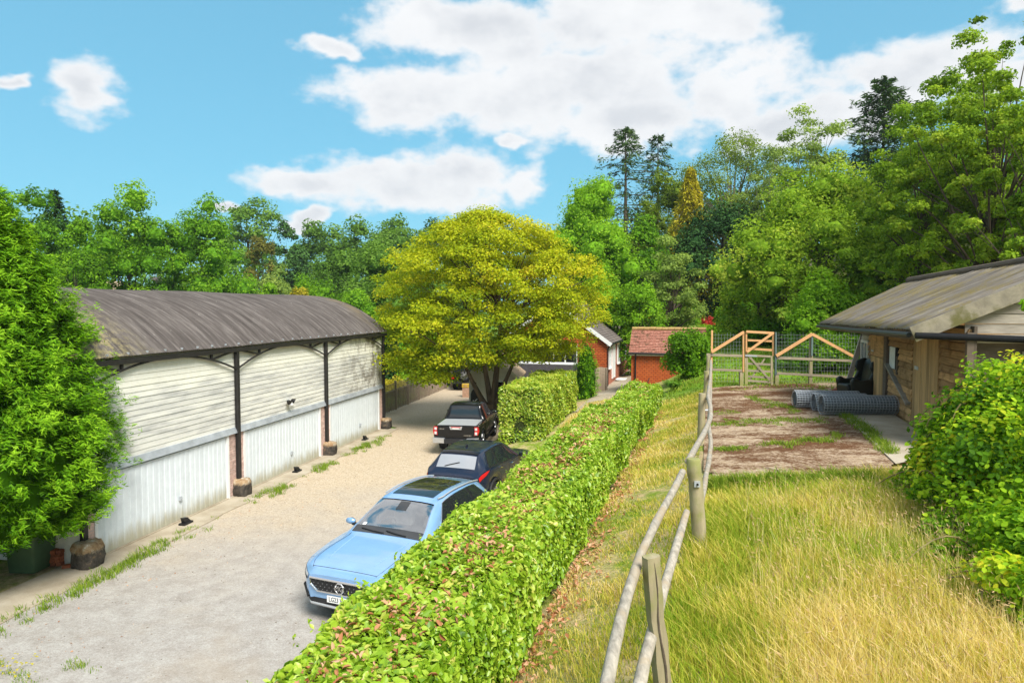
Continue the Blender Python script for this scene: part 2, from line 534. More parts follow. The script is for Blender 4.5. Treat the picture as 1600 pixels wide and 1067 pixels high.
# bare pen: old stone surface with dead brown moss, flat beside the shed
t = Nt('pen_surface')
P = t.coord('World', (1, 1, 1))
Ps = t.coord('World', (0.8, 1.25, 1))
b1 = t.noise(Ps, 0.9, 7, 0.62, 0.6); b2 = t.noise(P, 7, 5, 0.7); b3 = t.noise(P, 48, 3, 0.7)
b6 = t.noise(Ps, 11, 5, 0.8)
base = t.ramp(t.math('ADD', t.math('MULTIPLY', b3, 0.3), t.math('MULTIPLY', b6, 0.7)), [(0.36, (0.15, 0.085, 0.045)), (0.47, (0.37, 0.265, 0.165)), (0.56, (0.47, 0.37, 0.27)), (0.66, (0.62, 0.55, 0.44))])
moss = t.ramp(t.math('ADD', t.math('MULTIPLY', b3, 0.4), t.math('MULTIPLY', b6, 0.6)), [(0.25, (0.050, 0.021, 0.010)), (0.52, (0.125, 0.058, 0.027)), (0.8, (0.27, 0.155, 0.085))])
b4 = t.noise(P, 19, 4, 0.75)
mf = t.range(t.math('ADD', t.math('MULTIPLY', b1, 0.62), t.math('ADD', t.math('MULTIPLY', b2, 0.30), t.math('MULTIPLY', b4, 0.42))), 0.59, 0.73)
col = t.mix(mf, base, moss)
t.bump(t.math('ADD', b2, b3), 0.6, 0.03)
M_PEN = t.done(col, 0.95, 0, 0.1)
pen = []
def pen_edge(t_): return 0.12 * math.sin(t_ * 9) + 0.10 * math.sin(t_ * 23 + 1)
for i in range(46):
    f_ = i / 45
    a = on(1112 + 0 * f_, 752 - 146 * f_, 2.68); 
    y_ = 11.3 + (25.0 - 11.3) * f_
    xl = 0.285 * y_ - 0.02 + (0.25 if i < 3 else 0)
    xr = (6.35 + (y_ - 11.3) * 0.395) + pen_edge(f_) + 1.1 * min(1.0, max(0.0, (y_ - 12.2) / 1.5))
    r = []
    for k in range(25):
        g = k / 24
        x = xl + (xr - xl) * g; yy = y_ + (pen_edge(g * 1.7 + 0.3) * 2.0 if i < 3 else 0) + (0 if i else -0.25 * math.sin(g * 3.1))
        r.append((x, yy, gz(x, yy) + 0.028))
    pen.append(r)
o = MB().grid(pen).build('pen_ground', M_PEN, kind='structure')
o.data.flip_normals()
# pale slab before the shed doors
q = [on(1325, 652, 2.80), on(1400, 720, 2.80), on(1475, 705, 2.80), on(1395, 640, 2.80), on(1352, 618, 2.80), on(1290, 632, 2.80)]
q = [on(1322, 650, 2.80), on(1400, 722, 2.80), on(1352, 616, 2.80), on(1482, 705, 2.80)]
rows = []
for i in range(14):
    f_ = i / 13; a = q[0] + (q[1] - q[0]) * f_; b = q[2] + (q[3] - q[2]) * f_
    rows.append([(p.x, p.y, gz(p.x, p.y) + 0.05) for p in [a + (b - a) * (k / 9) for k in range(10)]])
o = MB().grid(rows).build('concrete_slab', M_CONC, kind='structure')
# path between the cottage and the outhouse
rows = []
for s_ in np.arange(30, 60, 1.0):
    rows.append([(xy(s_, d_)[0], xy(s_, d_)[1], gz(*xy(s_, d_)) + 0.02) for d_ in np.linspace(-5.9, -3.75, 6)])
o = MB().grid(rows).build('path', M_CONC, kind='structure'); o.data.flip_normals()
# ------------------------------------------------------------------ dutch barn
def stained_cladding():
    t = Nt('cream_cladding')
    P = t.coord('World'); Ps = t.coord('World', (0.8, 0.8, 6))
    sep = t.new('ShaderNodeSeparateXYZ'); t.link(P, sep.inputs[0])
    n1 = t.noise(Ps, 1.1, 7, 0.65); n2 = t.noise(P, 0.8, 5, 0.6); n3 = t.noise(P, 9, 5, 0.7)
    cream = t.ramp(n3, [(0.3, (0.70, 0.685, 0.57)), (0.7, (0.79, 0.78, 0.685))])
    # weathered grey over the lower half, where the eaves no longer shelter the boards
    low = t.range(t.math('ADD', sep.outputs[2], t.math('MULTIPLY', n2, 0.9)), 4.25, 3.85)
    greyed = t.ramp(n1, [(0.32, (0.33, 0.335, 0.325)), (0.50, (0.55, 0.545, 0.505)), (0.68, (0.70, 0.69, 0.61))])
    c = t.mix(t.math('MULTIPLY', low, 0.85), cream, greyed)
    far = t.range(sep.outputs[1], 25.5, 30.5)
    mould = t.range(t.noise(P, 2.1, 6, 0.7), 0.42, 0.60)
    c = t.mix(t.math('MULTIPLY', t.math('MULTIPLY', far, mould), 0.75), c, (0.13, 0.105, 0.07))
    c = t.objvar(c, 0.05)
    return t.done(c, 0.75, 0, 0.3)
M_CLAD = stained_cladding()
t = Nt('painted_door')
P = t.coord('World'); Pv = t.coord('World', (5, 5, 0.7))
sep = t.new('ShaderNodeSeparateXYZ'); t.link(P, sep.inputs[0])
n1 = t.noise(Pv, 1.4, 6, 0.65); n2 = t.noise(P, 5, 5, 0.65)
c = t.ramp(n2, [(0.3, (0.60, 0.65, 0.68)), (0.7, (0.69, 0.74, 0.765))])
low = t.range(t.math('ADD', sep.outputs[2], t.math('MULTIPLY', n1, -0.75)), 0.18, -0.3)
c = t.mix(t.math('MULTIPLY', low, 0.85), c, (0.34, 0.31, 0.20))
c = t.objvar(c, 0.03)
M_DOOR = t.done(c, 0.5, 0, 0.4)
t = Nt('aged_roof_sheet')
P = t.coord('World'); Pr = t.coord('Object', (3.2, 0.35, 0.35)); 
n1 = t.noise(Pr, 2.2, 7, 0.65, 0.2); n2 = t.noise(P, 0.9, 6, 0.6); n3 = t.noise(P, 6, 6, 0.7)
c = t.ramp(n1, [(0.28, (0.040, 0.033, 0.030)), (0.5, (0.085, 0.073, 0.067)), (0.72, (0.17, 0.15, 0.14))])
c = t.mix(t.range(n3, 0.62, 0.74, 0, 0.5), c, (0.36, 0.34, 0.31))
sep = t.new('ShaderNodeSeparateXYZ'); t.link(t.coord('Object'), sep.inputs[0])
lich = t.math('MULTIPLY', t.range(sep.outputs[0], 2.6, -0.2), t.range(n3, 0.40, 0.62))
c = t.mix(t.math('MULTIPLY', lich, 0.7), c, (0.42, 0.36, 0.15))
c = t.mix(t.math('MULTIPLY', t.range(sep.outputs[0], 15.2, 18.2), t.range(n2, 0.4, 0.62, 0, 0.5)), c, (0.24, 0.18, 0.07))
M_ROOF = t.done(c, 0.85, 0, 0.25)
M_BLACKMETAL = plain('black_painted_iron', (0.022, 0.020, 0.019), 0.5, 0, 0.4, 0.3)
M_GALV = plain('galvanised', (0.42, 0.45, 0.48), 0.5, 0.3, 0.5, 0.2, 3)
M_WHITE = plain('white_paint', (0.74, 0.75, 0.74), 0.45, 0, 0.4, 0.05)
M_GREYWHITE = plain('weathered_white_paint', (0.62, 0.61, 0.57), 0.65, 0, 0.3, 0.12)
t = Nt('mottled_stone')
P = t.coord('World')
n1 = t.noise(P, 6, 7, 0.7); n2 = t.noise(P, 17, 5, 0.7)
sep = t.new('ShaderNodeSeparateXYZ'); t.link(P, sep.inputs[0])
up = t.ramp(n1, [(0.3, (0.16, 0.09, 0.05)), (0.48, (0.33, 0.22, 0.12)), (0.6, (0.42, 0.34, 0.24)), (0.68, (0.78, 0.74, 0.64))])
dn = t.ramp(n1, [(0.35, (0.03, 0.028, 0.026)), (0.6, (0.10, 0.085, 0.07)), (0.72, (0.27, 0.17, 0.08))])
c = t.mix(t.range(t.math('ADD', sep.outputs[2], t.math('MULTIPLY', n2, 0.25)), 0.46, 0.56), dn, up)
t.bump(n1, 0.7, 0.05)
M_STONE = t.done(c, 0.95, 0, 0.1)
M_PALEBRICK = plain('whitewashed_brick', (0.58, 0.40, 0.34), 0.85, 0, 0.2, 0.3, 9, 0.3, 30, 0.2)
M_MORTAR = plain('pale_mortar', (0.60, 0.55, 0.50), 0.9, 0, 0.1, 0.12)
M_BLACK = plain('black_plastic', (0.012, 0.012, 0.013), 0.45, 0, 0.4, 0.1)
M_DARK = plain('dark_interior', (0.02, 0.019, 0.018), 0.9, 0, 0.1, 0.2)

def rough_block(w, d, h, seed, n=7):
    """A weathered stone block with rounded, uneven edges."""
    rg = random.Random(seed)
    me_v, me_f = [], []
    import bmesh
    bm = bmesh.new()
    bmesh.ops.create_cube(bm, size=1.0)
    bmesh.ops.subdivide_edges(bm, edges=bm.edges[:], cuts=4, use_grid_fill=True)
    for v in bm.verts:
        x, y, z = v.co
        k = (abs(x) * 2) ** 6 + (abs(y) * 2) ** 6 + (abs(z) * 2) ** 6
        s = (1.0 / max(1, k)) ** (1 / 6)
        v.co = Vector((x * s * w, y * s * d, (z * s + 0.5) * h)) + Vector((rg.uniform(-1, 1), rg.uniform(-1, 1), rg.uniform(-1, 1))) * 0.025
    me = bpy.data.meshes.new('stone'); bm.to_mesh(me); bm.free()
    me.polygons.foreach_set('use_smooth', [True] * len(me.polygons))
    return me

BAY, NB = 5.70, 3
LB0 = -1.5 * BAY                                 # the barn front runs along local X, its inside is +Y
bx, by = bxy(LB0, 0)
EAVE = 5.6 - 58 / 1066.7 * 20.75 + 0.02
barn = thing('dutch_barn', 'long barn with a curved corrugated roof over cream boards and white garage doors', 'barn', (bx, by, 0), math.pi / 2 - BA)
LEN = BAY * NB
HALF, RISE = 4.0, 1.66
RAD = (HALF ** 2 + RISE ** 2) / (2 * RISE)
def arch(a):                                     # a: 0 at the near eave, 1 at the far eave
    th = math.asin(HALF / RAD); an = -th + 2 * th * a
    return HALF - 0.22 + RAD * math.sin(an) * 1.0 + 0.05, EAVE - 0.02 + RAD * (math.cos(an) - math.cos(th))
rows = []
NX = int((LEN + 0.7) / 0.041)
for j in range(33):
    y, z = arch(j / 32)
    th = math.asin(HALF / RAD); an = -th + 2 * th * j / 32
    r = []
    for i in range(NX + 1):
        x = -0.35 + (LEN + 0.7) * i / NX
        sheet = int(x / 0.66); rg = random.Random(sheet * 77)
        off = (0.012 if i % 2 else -0.012) + rg.uniform(-0.006, 0.006) + 0.012 * math.sin(x * 0.9)
        r.append((x, y + off * math.sin(an), z + off * math.cos(an)))
    rows.append(r)
rf = MB().grid(rows).build('roof', M_ROOF, barn)
s_ = rf.modifiers.new('thickness', 'SOLIDIFY'); s_.thickness = 0.012
# fixings along the eave
mb = MB()
for i in range(28):
    x = 0.1 + i * (LEN - 0.2) / 27
    y, z = arch(0.01); mb.box(x - 0.02, x + 0.02, y - 0.05, y - 0.005, z - 0.03, z + 0.02)
mb.build('roof_hook', M_GALV, barn, kind='stuff')
MB().box(-0.3, LEN + 0.3, -0.16, -0.05, EAVE - 0.20, EAVE - 0.08).build('eave_beam', M_BLACKMETAL, barn)

# posts, arched braces, stone footings
post_me = MB().box(-0.055, 0.055, -0.14, -0.035, 0.30, EAVE - 0.08).box(-0.075, 0.075, -0.065, -0.045, 0.30, EAVE - 0.08).mesh('post')
brace_mb = MB()
def arc_z(u): return EAVE - 0.72 + 0.56 * (1 - (2 * u - 1) ** 2)
brace_mb.tube([(BAY * k / 20, -0.09, arc_z(k / 20)) for k in range(21)], 0.030, 6)
for a, b in (((0.02, EAVE - 0.16), 0.21), ((0.98, EAVE - 0.16), 0.79)):
    brace_mb.beam((BAY * a[0], -0.09, a[1]), (BAY * b, -0.09, arc_z(b)), 0.05, 0.05)
for u in (0.21, 0.35, 0.5, 0.65, 0.79):
    brace_mb.beam((BAY * u, -0.09, EAVE - 0.2), (BAY * u, -0.09, arc_z(u)), 0.07, 0.05, (1, 0, 0))
brace_me = brace_mb.mesh('brace')
for k in range(NB + 1):
    obj('post', post_me, M_BLACKMETAL, barn).location = (BAY * k, 0, 0)
    o = obj('footing', rough_block(0.52 if k == 0 else 0.44, 0.50, 0.62 if k == 0 else 0.55, 40 + k), M_STONE, barn)
    o.location = (BAY * k, -0.16, -0.03)
    if k < NB: obj('arched_brace', brace_me, M_BLACKMETAL, barn).location = (BAY * k, 0, 0)

# boards of the upper front
HEAD = 5.6 - 190.5 / 1066.7 * 20.75
pitch = (EAVE - 0.06 - HEAD - 0.14) / 17
bd = MB().hexa([(0, -0.015, 0), (BAY - 0.012, -0.015, 0), (BAY - 0.012, 0.02, 0), (0, 0.02, 0),
                (0, -0.002, pitch * 1.0), (BAY - 0.012, -0.002, pitch * 1.0), (BAY - 0.012, 0.02, pitch * 1.0), (0, 0.02, pitch * 1.0)]).mesh('board')
for k in range(NB):
    for i in range(17):
        o = obj('board', bd, M_CLAD, barn)
        o.location = (BAY * k + 0.006, random.uniform(-0.003, 0.003), HEAD + 0.14 + i * pitch)
MB().box(0, LEN, 0.03, 0.14, HEAD + 0.02, EAVE + 0.03).build('backing_wall', M_GREYWHITE, barn)
# flashing above the doors, brick jambs, doors
flash = MB().hexa([(0, -0.10, 0), (BAY - 0.1, -0.10, 0), (BAY - 0.1, 0.05, 0), (0, 0.05, 0),
                   (0, -0.045, 0.17), (BAY - 0.1, -0.045, 0.17), (BAY - 0.1, 0.05, 0.17), (0, 0.05, 0.17)]).mesh('flashing')
bricks = []
JW = 0.36
mb = MB(); rg = random.Random(5)
for c in range(26):
    z0 = 0.06 + c * (HEAD - 0.06) / 26; h = (HEAD - 0.06) / 26 - 0.012
    xs = [0.0, 0.225, JW] if c % 2 else [0.0, 0.11, JW - 0.02]
    for a, b in zip(xs[:-1], xs[1:]):
        dy = rg.uniform(-0.006, 0.006)
        mb.box(a + 0.006, b - 0.006, -0.02 + dy, 0.08, z0, z0 + h)
jamb_me = mb.mesh('brick_courses')
mort_me = MB().box(0.0, JW - 0.02, -0.012, 0.10, 0.0, HEAD).mesh('mortar')
NP = 24
D0, D1 = JW + 0.02, BAY - JW - 0.12
pw = (D1 - D0 - 0.10) / NP
pan = MB()
pan.box(0, pw - 0.004, -0.006, 0.03, 0, HEAD - 0.12)
pan.hexa([(0.02, -0.014, 0.0), (pw * 0.62, -0.014, 0.0), (pw * 0.7, -0.005, 0.0), (0.0, -0.005, 0.0),
          (0.02, -0.014, HEAD - 0.12), (pw * 0.62, -0.014, HEAD - 0.12), (pw * 0.7, -0.005, HEAD - 0.12), (0.0, -0.005, HEAD - 0.12)])
pan_me = pan.mesh('panel')
trim_me = MB().box(0, 0.085, -0.045, 0.05, 0.02, HEAD).mesh('trim')
for k in range(NB):
    obj('flashing', flash, M_GALV, barn).location = (BAY * k + 0.05, 0, HEAD)
    for x in (0.0, BAY - JW):
        o = obj('brick_jamb', mort_me, M_MORTAR, barn); o.location = (BAY * k + x + 0.01, 0, 0)
        obj('bricks', jamb_me, M_PALEBRICK, o, kind='stuff')
    obj('door_trim', trim_me, M_WHITE, barn).location = (BAY * k + D1 - 0.005, 0, 0)
    obj('door_trim', trim_me, M_WHITE, barn).location = (BAY * k + D0 - 0.03, 0.005, 0)
    d = MB().box(D0 + 0.06, D1 - 0.01, 0.032, 0.06, 0.03, HEAD - 0.02).build('garage_door', M_DOOR, barn)
    d.location = (BAY * k, 0, 0)
    for i in range(NP):
        o = obj('door_panel', pan_me, M_DOOR, d); o.location = (D0 + 0.06 + i * pw, 0, 0.06)
    h = MB().box(-0.04, 0.04, -0.07, -0.03, -0.05, 0.05).tube([(0, -0.07, 0), (0.07, -0.075, 0.0)], 0.012, 6).build('handle', M_GALV, d)
    h.location = ((D0 + D1) / 2 + 0.35, 0, 0.62)
    MB().box(D0, D1, -0.06, 0.06, -0.01, 0.055).build('threshold', M_CONC, barn).location = (BAY * k, 0, 0)
# rear and end walls so that the barn is closed
pts = [arch(j / 20) for j in range(21)]
for x in (0.0, LEN - 0.08):
    mb = MB(); mb.prism([(x, 0.03, 0), (x, 2 * HALF - 0.35, 0)] + [(x, max(0.03, p[0] * 0.985), p[1] - 0.06) for p in pts[::-1]], (0.08, 0, 0)); mb.build('end_wall', M_GREYWHITE, barn)
MB().box(0.09, LEN - 0.09, 2 * HALF - 0.5, 2 * HALF - 0.4, 0, EAVE).build('back_wall', M_GREYWHITE, barn)

# black door stops on the apron
for k, l in enumerate((2.95, 2.95, 2.95)):
    x = BAY * k + l
    wx, wy = bxy(LB0 + x, 0.34)
    t_ = thing('door_stop', ['black door stop by the nearest garage door', 'black door stop by the middle garage door', 'black door stop by the farthest garage door'][k], 'door stop', (wx, wy, 0.03), math.pi / 2 - BA)
    MB().box(-0.17, 0.17, -0.09, 0.09, 0, 0.05).build('base', M_BLACK, t_)
    MB().hexa([(-0.10, -0.05, 0.05), (0.14, -0.05, 0.05), (0.14, 0.05, 0.05), (-0.10, 0.05, 0.05), (-0.16, -0.04, 0.20), (0.02, -0.04, 0.17), (0.02, 0.04, 0.17), (-0.16, 0.04, 0.20)]).build('arm', M_BLACK, t_)
# security light above the middle door
p = on(446, 627, 0); 
sx = BAY + 2.95
t_ = thing('security_light', 'small black and white security light on the cream boards above the middle door', 'light', (*bxy(LB0 + sx, 0.05), HEAD + 0.52), math.pi / 2 - BA)
MB().box(-0.06, 0.06, -0.06, 0.0, -0.07, 0.07).build('base', M_WHITE, t_)
for sgn in (-1, 1):
    MB().lathe([(0.02, 0.0), (0.05, 0.02), (0.085, 0.13), (0.0, 0.13)], axis='y', seg=12).build('lamp_head', M_BLACK, t_, 40).matrix_local = Matrix.Translation((sgn * 0.12, -0.05, 0.05)) @ Matrix.Rotation(sgn * 0.5, 4, 'Z') @ Matrix.Rotation(math.pi + 0.5, 4, 'X')
MB().lathe([(0.0, -0.07), (0.055, -0.04), (0.065, 0.0), (0.05, 0.03)], seg=12).build('sensor', M_WHITE, t_, 40).location = (0.02, -0.10, -0.09)

# heap beside the near footing: green bin, bricks, a folded white chair, a bowl of flowers
M_BIN = plain('green_plastic', (0.055, 0.105, 0.05), 0.5, 0, 0.4, 0.1)
p = on(30, 902, 0.0)
binn = thing('garden_bin', 'dark green plastic garden bin standing under the big conifer', 'bin', (p.x - 0.05, p.y + 0.45, 0.03), math.pi / 2 - BA + 0.1)
def rrect(w, d, r, z, n=4):
    out_ = []
    for cx, cy, a0 in ((w - r, d - r, 0), (-w + r, d - r, 90), (-w + r, -d + r, 180), (w - r, -d + r, 270)):
        for k in range(n + 1):
            a = math.radians(a0 + 90 * k / n); out_.append((cx + r * math.cos(a), cy + r * math.sin(a), z))
    return out_
mb = MB(); rings = [rrect(0.30, 0.30, 0.06, 0), rrect(0.34, 0.34, 0.07, 0.72), rrect(0.37, 0.37, 0.07, 0.73), rrect(0.37, 0.37, 0.07, 0.78), rrect(0.33, 0.33, 0.06, 0.79), rrect(0.29, 0.29, 0.05, 0.06)]
for a, b in zip(rings[:-1], rings[1:]):
    n = len(a); mb.add(a + b, [(i, (i + 1) % n, n + (i + 1) % n, n + i) for i in range(n)])
mb.add(rings[-1], [tuple(range(len(rings[-1])))]); mb.build('tub', M_BIN, binn, 35)
MB().add(rrect(0.385, 0.385, 0.08, 0.795) + rrect(0.36, 0.36, 0.08, 0.85), [(i, (i + 1) % 20, 20 + (i + 1) % 20, 20 + i) for i in range(20)] + [tuple(range(20, 40)), tuple(range(19, -1, -1))]).build('lid', M_BIN, binn, 35)
M_BRICK = plain('red_brick', (0.36, 0.11, 0.055), 0.85, 0, 0.2, 0.35, 14, 0.4, 60, 0.25)
brick_me = MB().box(-0.107, 0.107, -0.05, 0.05, 0, 0.065).mesh('brick')
p0 = on(86, 886, 0.03)
rg = random.Random(9)
bk = []
for layer in range(5):
    for i in range(3):
        for j in range(2):
            if layer >= 3 and (i, j) in ((0, 0), (2, 1), (0, 1)): continue
            bk.append((p0.x - 0.22 + i * 0.118 + rg.uniform(-0.015, 0.015), p0.y + 0.18 + j * 0.235 + rg.uniform(-0.02, 0.02), 0.03 + layer * 0.067, math.pi / 2 + rg.uniform(-0.15, 0.15)))
for i, q in enumerate(bk):
    o = obj('brick', brick_me, M_BRICK); o.location = q[:3]; o.rotation_euler.z = q[3]
    tag(o, 'red brick in the small stack beside the green bin', 'brick', 'stacked red bricks beside the bin')
q = on(106, 886, 0.03)
o = obj('brick', brick_me, M_BRICK); o.location = (q.x, q.y, 0.03); o.rotation_euler.z = 0.5
tag(o, 'single red brick lying loose before the stone footing', 'brick')
q = on(100, 868, 0.03)
ch = thing('folding_chair', 'white slatted folding chair lying tipped against the nearest stone footing', 'chair', (q.x + 0.08, q.y + 0.55, 0.03), 0.4)
for i in range(5):
    MB().beam((-0.2 + i * 0.07, -0.02, 0.28 + 0.01 * i), (-0.02 + i * 0.07, 0.25, 0.78), 0.035, 0.018).build('slat', M_WHITE, ch)
MB().beam((-0.22, 0.0, 0.30), (0.32, -0.06, 0.33), 0.06, 0.06).build('seat', M_WHITE, ch)
for a, b in (((-0.18, -0.05, 0.0), (0.2, 0.0, 0.33)), ((0.22, -0.12, 0.0), (-0.12, 0.02, 0.33)), ((0.28, 0.1, 0.0), (0.24, 0.16, 0.62))):
    MB().beam(a, b, 0.025, 0.025).build('leg', M_WHITE, ch)
# ------------------------------------------------------------------ brick cottage
def brickwork(name, cols, scale, mortar, bumpy=0.5):
    t = Nt(name)
    # courses follow height; along the wall they follow the horizontal distance
    P = t.coord('Object')
    sep = t.new('ShaderNodeSeparateXYZ'); t.link(P, sep.inputs[0])
    cb = t.new('ShaderNodeCombineXYZ')
    t.link(t.math('ADD', sep.outputs[0], sep.outputs[1]), cb.inputs[0]); t.link(sep.outputs[2], cb.inputs[1])
    br = t.new('ShaderNodeTexBrick'); br.inputs['Scale'].default_value = scale
    br.inputs['Mortar Size'].default_value = 0.012; br.inputs['Brick Width'].default_value = 0.225; br.inputs['Row Height'].default_value = 0.10
    br.inputs['Color1'].default_value = (*cols[0], 1); br.inputs['Color2'].default_value = (*cols[1], 1); br.inputs['Mortar'].default_value = (*mortar, 1)
    br.inputs['Bias'].default_value = -0.2
    t.link(cb.outputs[0], br.inputs['Vector'])
    n = t.noise(P, 1.6, 6, 0.65)
    c = t.mix(t.range(n, 0.55, 0.72, 0, 0.7), br.outputs[0], cols[2])
    n2 = t.noise(P, 20, 4, 0.6)
    c = t.mix(0.4, c, t.ramp(n2, [(0.3, 0.6), (0.7, 1.0)]), 'MULTIPLY')
    t.bump(t.math('ADD', t.math('MULTIPLY', br.outputs['Fac'], -0.6), t.math('MULTIPLY', n2, 0.4)), bumpy, 0.02)
    return t.done(c, 0.85, 0, 0.2)
M_TILEHANG = brickwork('hung_clay_tile', [(0.44, 0.095, 0.025), (0.52, 0.13, 0.035), (0.10, 0.055, 0.04)], 1.0, (0.20, 0.05, 0.02))
M_REDBRICK = brickwork('old_red_brick', [(0.42, 0.10, 0.05), (0.50, 0.15, 0.08), (0.20, 0.09, 0.07)], 1.4, (0.42, 0.26, 0.20))
M_GREYWALL = plain('grey_render', (0.075, 0.070, 0.075), 0.8, 0, 0.2, 0.15)
M_GLASS = plain('window_glass', (0.012, 0.014, 0.016), 0.04, 0, 0.6, 0.1)
t = Nt('slate_brown_roof')
P = t.coord('Object'); n1 = t.noise(P, 2.2, 7, 0.65); n2 = t.noise(P, 14, 4, 0.6)
c = t.ramp(n1, [(0.3, (0.10, 0.085, 0.078)), (0.55, (0.16, 0.135, 0.12)), (0.75, (0.22, 0.18, 0.15))])
c = t.mix(0.5, c, t.ramp(n2, [(0.3, 0.6), (0.7, 1.0)]), 'MULTIPLY')
M_SLATE = t.done(c, 0.85, 0, 0.2)
M_CREAMWOOD = timber('cream_painted_boards', (0.60, 0.57, 0.50), (1, 1, 8), 0.12, 0.7, 0.05)
M_TAN = plain('tan_brick', (0.50, 0.30, 0.20), 0.85, 0, 0.2, 0.2)

HG = 1.15
cp = on(948, 597, HG)
cot = thing('brick_cottage', 'red tile-hung cottage with a brown roof and white windows behind the yellow maple', 'cottage', (cp.x, cp.y, HG), math.pi / 2 - HA)
# local X runs away from the camera along the side wall, local Y runs left across the gable
q = local(cot, on(983, 573, HG)); WL = 11.2; GW = 6.4
WH = 2.45
RH = WH + GW / 2 * math.tan(math.radians(36))
mb = MB()
mb.prism([(0, 0, -0.9), (0, GW, -0.9), (0, GW, WH), (0, GW / 2, RH), (0, 0, WH)], (0.2, 0, 0))
mb.build('gable_wall', M_TILEHANG, cot)
MB().box(0.205, WL, 0.0, 0.2, -0.9, WH - 0.002).build('side_wall', M_REDBRICK, cot)
MB().box(0.205, WL, GW - 0.2, GW, -0.9, WH - 0.002).build('rear_wall', M_REDBRICK, cot)
mb = MB(); mb.prism([(WL, 0, -0.9), (WL, GW, -0.9), (WL, GW, WH), (WL, GW / 2, RH), (WL, 0, WH)], (0.2, 0, 0)); mb.build('gable_wall', M_TILEHANG, cot)
# hung tiles: courses standing proud on the front gable
mb = MB(); rg = random.Random(3)
for i in range(17):
    z = 0.72 + i * 0.125 + 0.0
    y0, y1 = 0.0, GW
    if z > WH - 0.1: 
        w = (z - WH + 0.1) / math.tan(math.radians(36)); y0, y1 = w + 0.06, GW - w - 0.06
    y = y0
    while y < y1 - 0.02:
        yy = min(y1, y + 0.17); k = rg.uniform(0, 0.008)
        mb.hexa([(-0.028 - k, y + 0.003, z), (-0.028 - k, yy - 0.003, z), (-0.002, yy - 0.003, z), (-0.002, y + 0.003, z),
                 (-0.010, y + 0.003, z + 0.12), (-0.010, yy - 0.003, z + 0.12), (-0.002, yy - 0.003, z + 0.12), (-0.002, y + 0.003, z + 0.12)])
        y = yy
mb.build('hung_tiles', M_TILEHANG, cot, kind='stuff')
MB().box(-0.30, -0.032, 1.55, GW, -0.9, 1.0).build('lower_wall', M_GREYWALL, cot)
# roof with an overhang, courses of tiles as ridges
def roof_slope(root, x0, x1, ya, za, yb, zb, m, courses=22, name='roof'):
    mb = MB()
    for i in range(courses):
        a, b = i / courses, (i + 1.15) / courses
        pa = (ya + (yb - ya) * a, za + (zb - za) * a); pb = (ya + (yb - ya) * min(1, b), za + (zb - za) * min(1, b))
        n = Vector((0, -(zb - za), (yb - ya))) ; n.normalize()
        if n.z < 0: n = -n
        l0, l1 = n * 0.03, n * 0.006
        mb.hexa([(x0, pa[0], pa[1]), (x1, pa[0], pa[1]), (x1, pb[0], pb[1]), (x0, pb[0], pb[1]),
                 (x0, pa[0] + l0.y, pa[1] + l0.z), (x1, pa[0] + l0.y, pa[1] + l0.z), (x1, pb[0] + l1.y, pb[1] + l1.z), (x0, pb[0] + l1.y, pb[1] + l1.z)])
    return mb.build(name, m, root)
tn = math.tan(math.radians(36)); ov = 0.28
roof_slope(cot, -0.22, WL + 0.35, -ov, WH - ov * tn + 0.06, GW / 2, RH + 0.06, M_SLATE)
roof_slope(cot, -0.22, WL + 0.35, GW + ov, WH - ov * tn + 0.06, GW / 2, RH + 0.06, M_SLATE)
MB().tube([(-0.22, GW / 2, RH + 0.10), (WL + 0.35, GW / 2, RH + 0.10)], 0.10, 8).build('ridge', M_SLATE, cot)
for sgn in (0, 1):
    ya, yb = (-ov, GW / 2) if sgn == 0 else (GW + ov, GW / 2)
    MB().beam((-0.20, ya, WH - ov * tn - 0.03), (-0.20, yb, RH - 0.03), 0.05, 0.22).build('barge_board', M_WHITE, cot)
MB().box(-0.15, WL + 0.2, -ov + 0.06, -0.01, WH - ov * tn - 0.10, WH - ov * tn - 0.02).build('fascia', M_GREYWHITE, cot)
MB().tube([(-0.2, -ov - 0.04, WH - ov * tn), (WL + 0.3, -ov - 0.04, WH - ov * tn)], 0.055, 8).build('gutter', M_BLACK, cot)
MB().tube([(-0.05, -ov, WH - ov * tn - 0.04), (-0.05, -0.07, WH - 0.45), (-0.05, -0.07, -0.7)], 0.04, 8).build('downpipe', M_BLACK, cot)
def window(root, axis, a0, a1, z0, z1, face, lights, name='window'):
    """A framed window in a wall: axis 'y' lies in the gable plane (x = face), axis 'x' in the side wall (y = face)."""
    def bx_(mb, u0, u1, w0, w1, d0, d1):
        if axis == 'y': mb.box(face + d0, face + d1, u0, u1, w0, w1)
        else: mb.box(u0, u1, face + d0, face + d1, w0, w1)
        return mb
    f = MB(); fw = 0.07
    bx_(f, a0, a1, z0, z0 + fw, -0.06, 0.02); bx_(f, a0, a1, z1 - fw, z1, -0.06, 0.02)
    n = lights
    for i in range(n + 1):
        u = a0 + (a1 - a0 - fw) * i / n
        bx_(f, u, u + fw, z0 + fw, z1 - fw, -0.06, 0.02)
    o = f.build(name, M_WHITE, root)
    for i in range(n):
        u = a0 + (a1 - a0 - fw) * i / n
        bx_(MB(), u + fw, u + (a1 - a0 - fw) / n, z0 + fw, z1 - fw, -0.03, -0.01).build('pane', M_GLASS, o)
    bx_(MB(), a0 - 0.05, a1 + 0.05, z0 - 0.06, z0, -0.12, 0.0).build('sill', M_WHITE, o)
    return o
window(cot, 'y', 1.75, 5.4, 1.06, 2.25, -0.05, 5)
M_BLINDGLASS = plain('blind_behind_glass', (0.62, 0.64, 0.65), 0.15, 0, 0.6, 0.05)
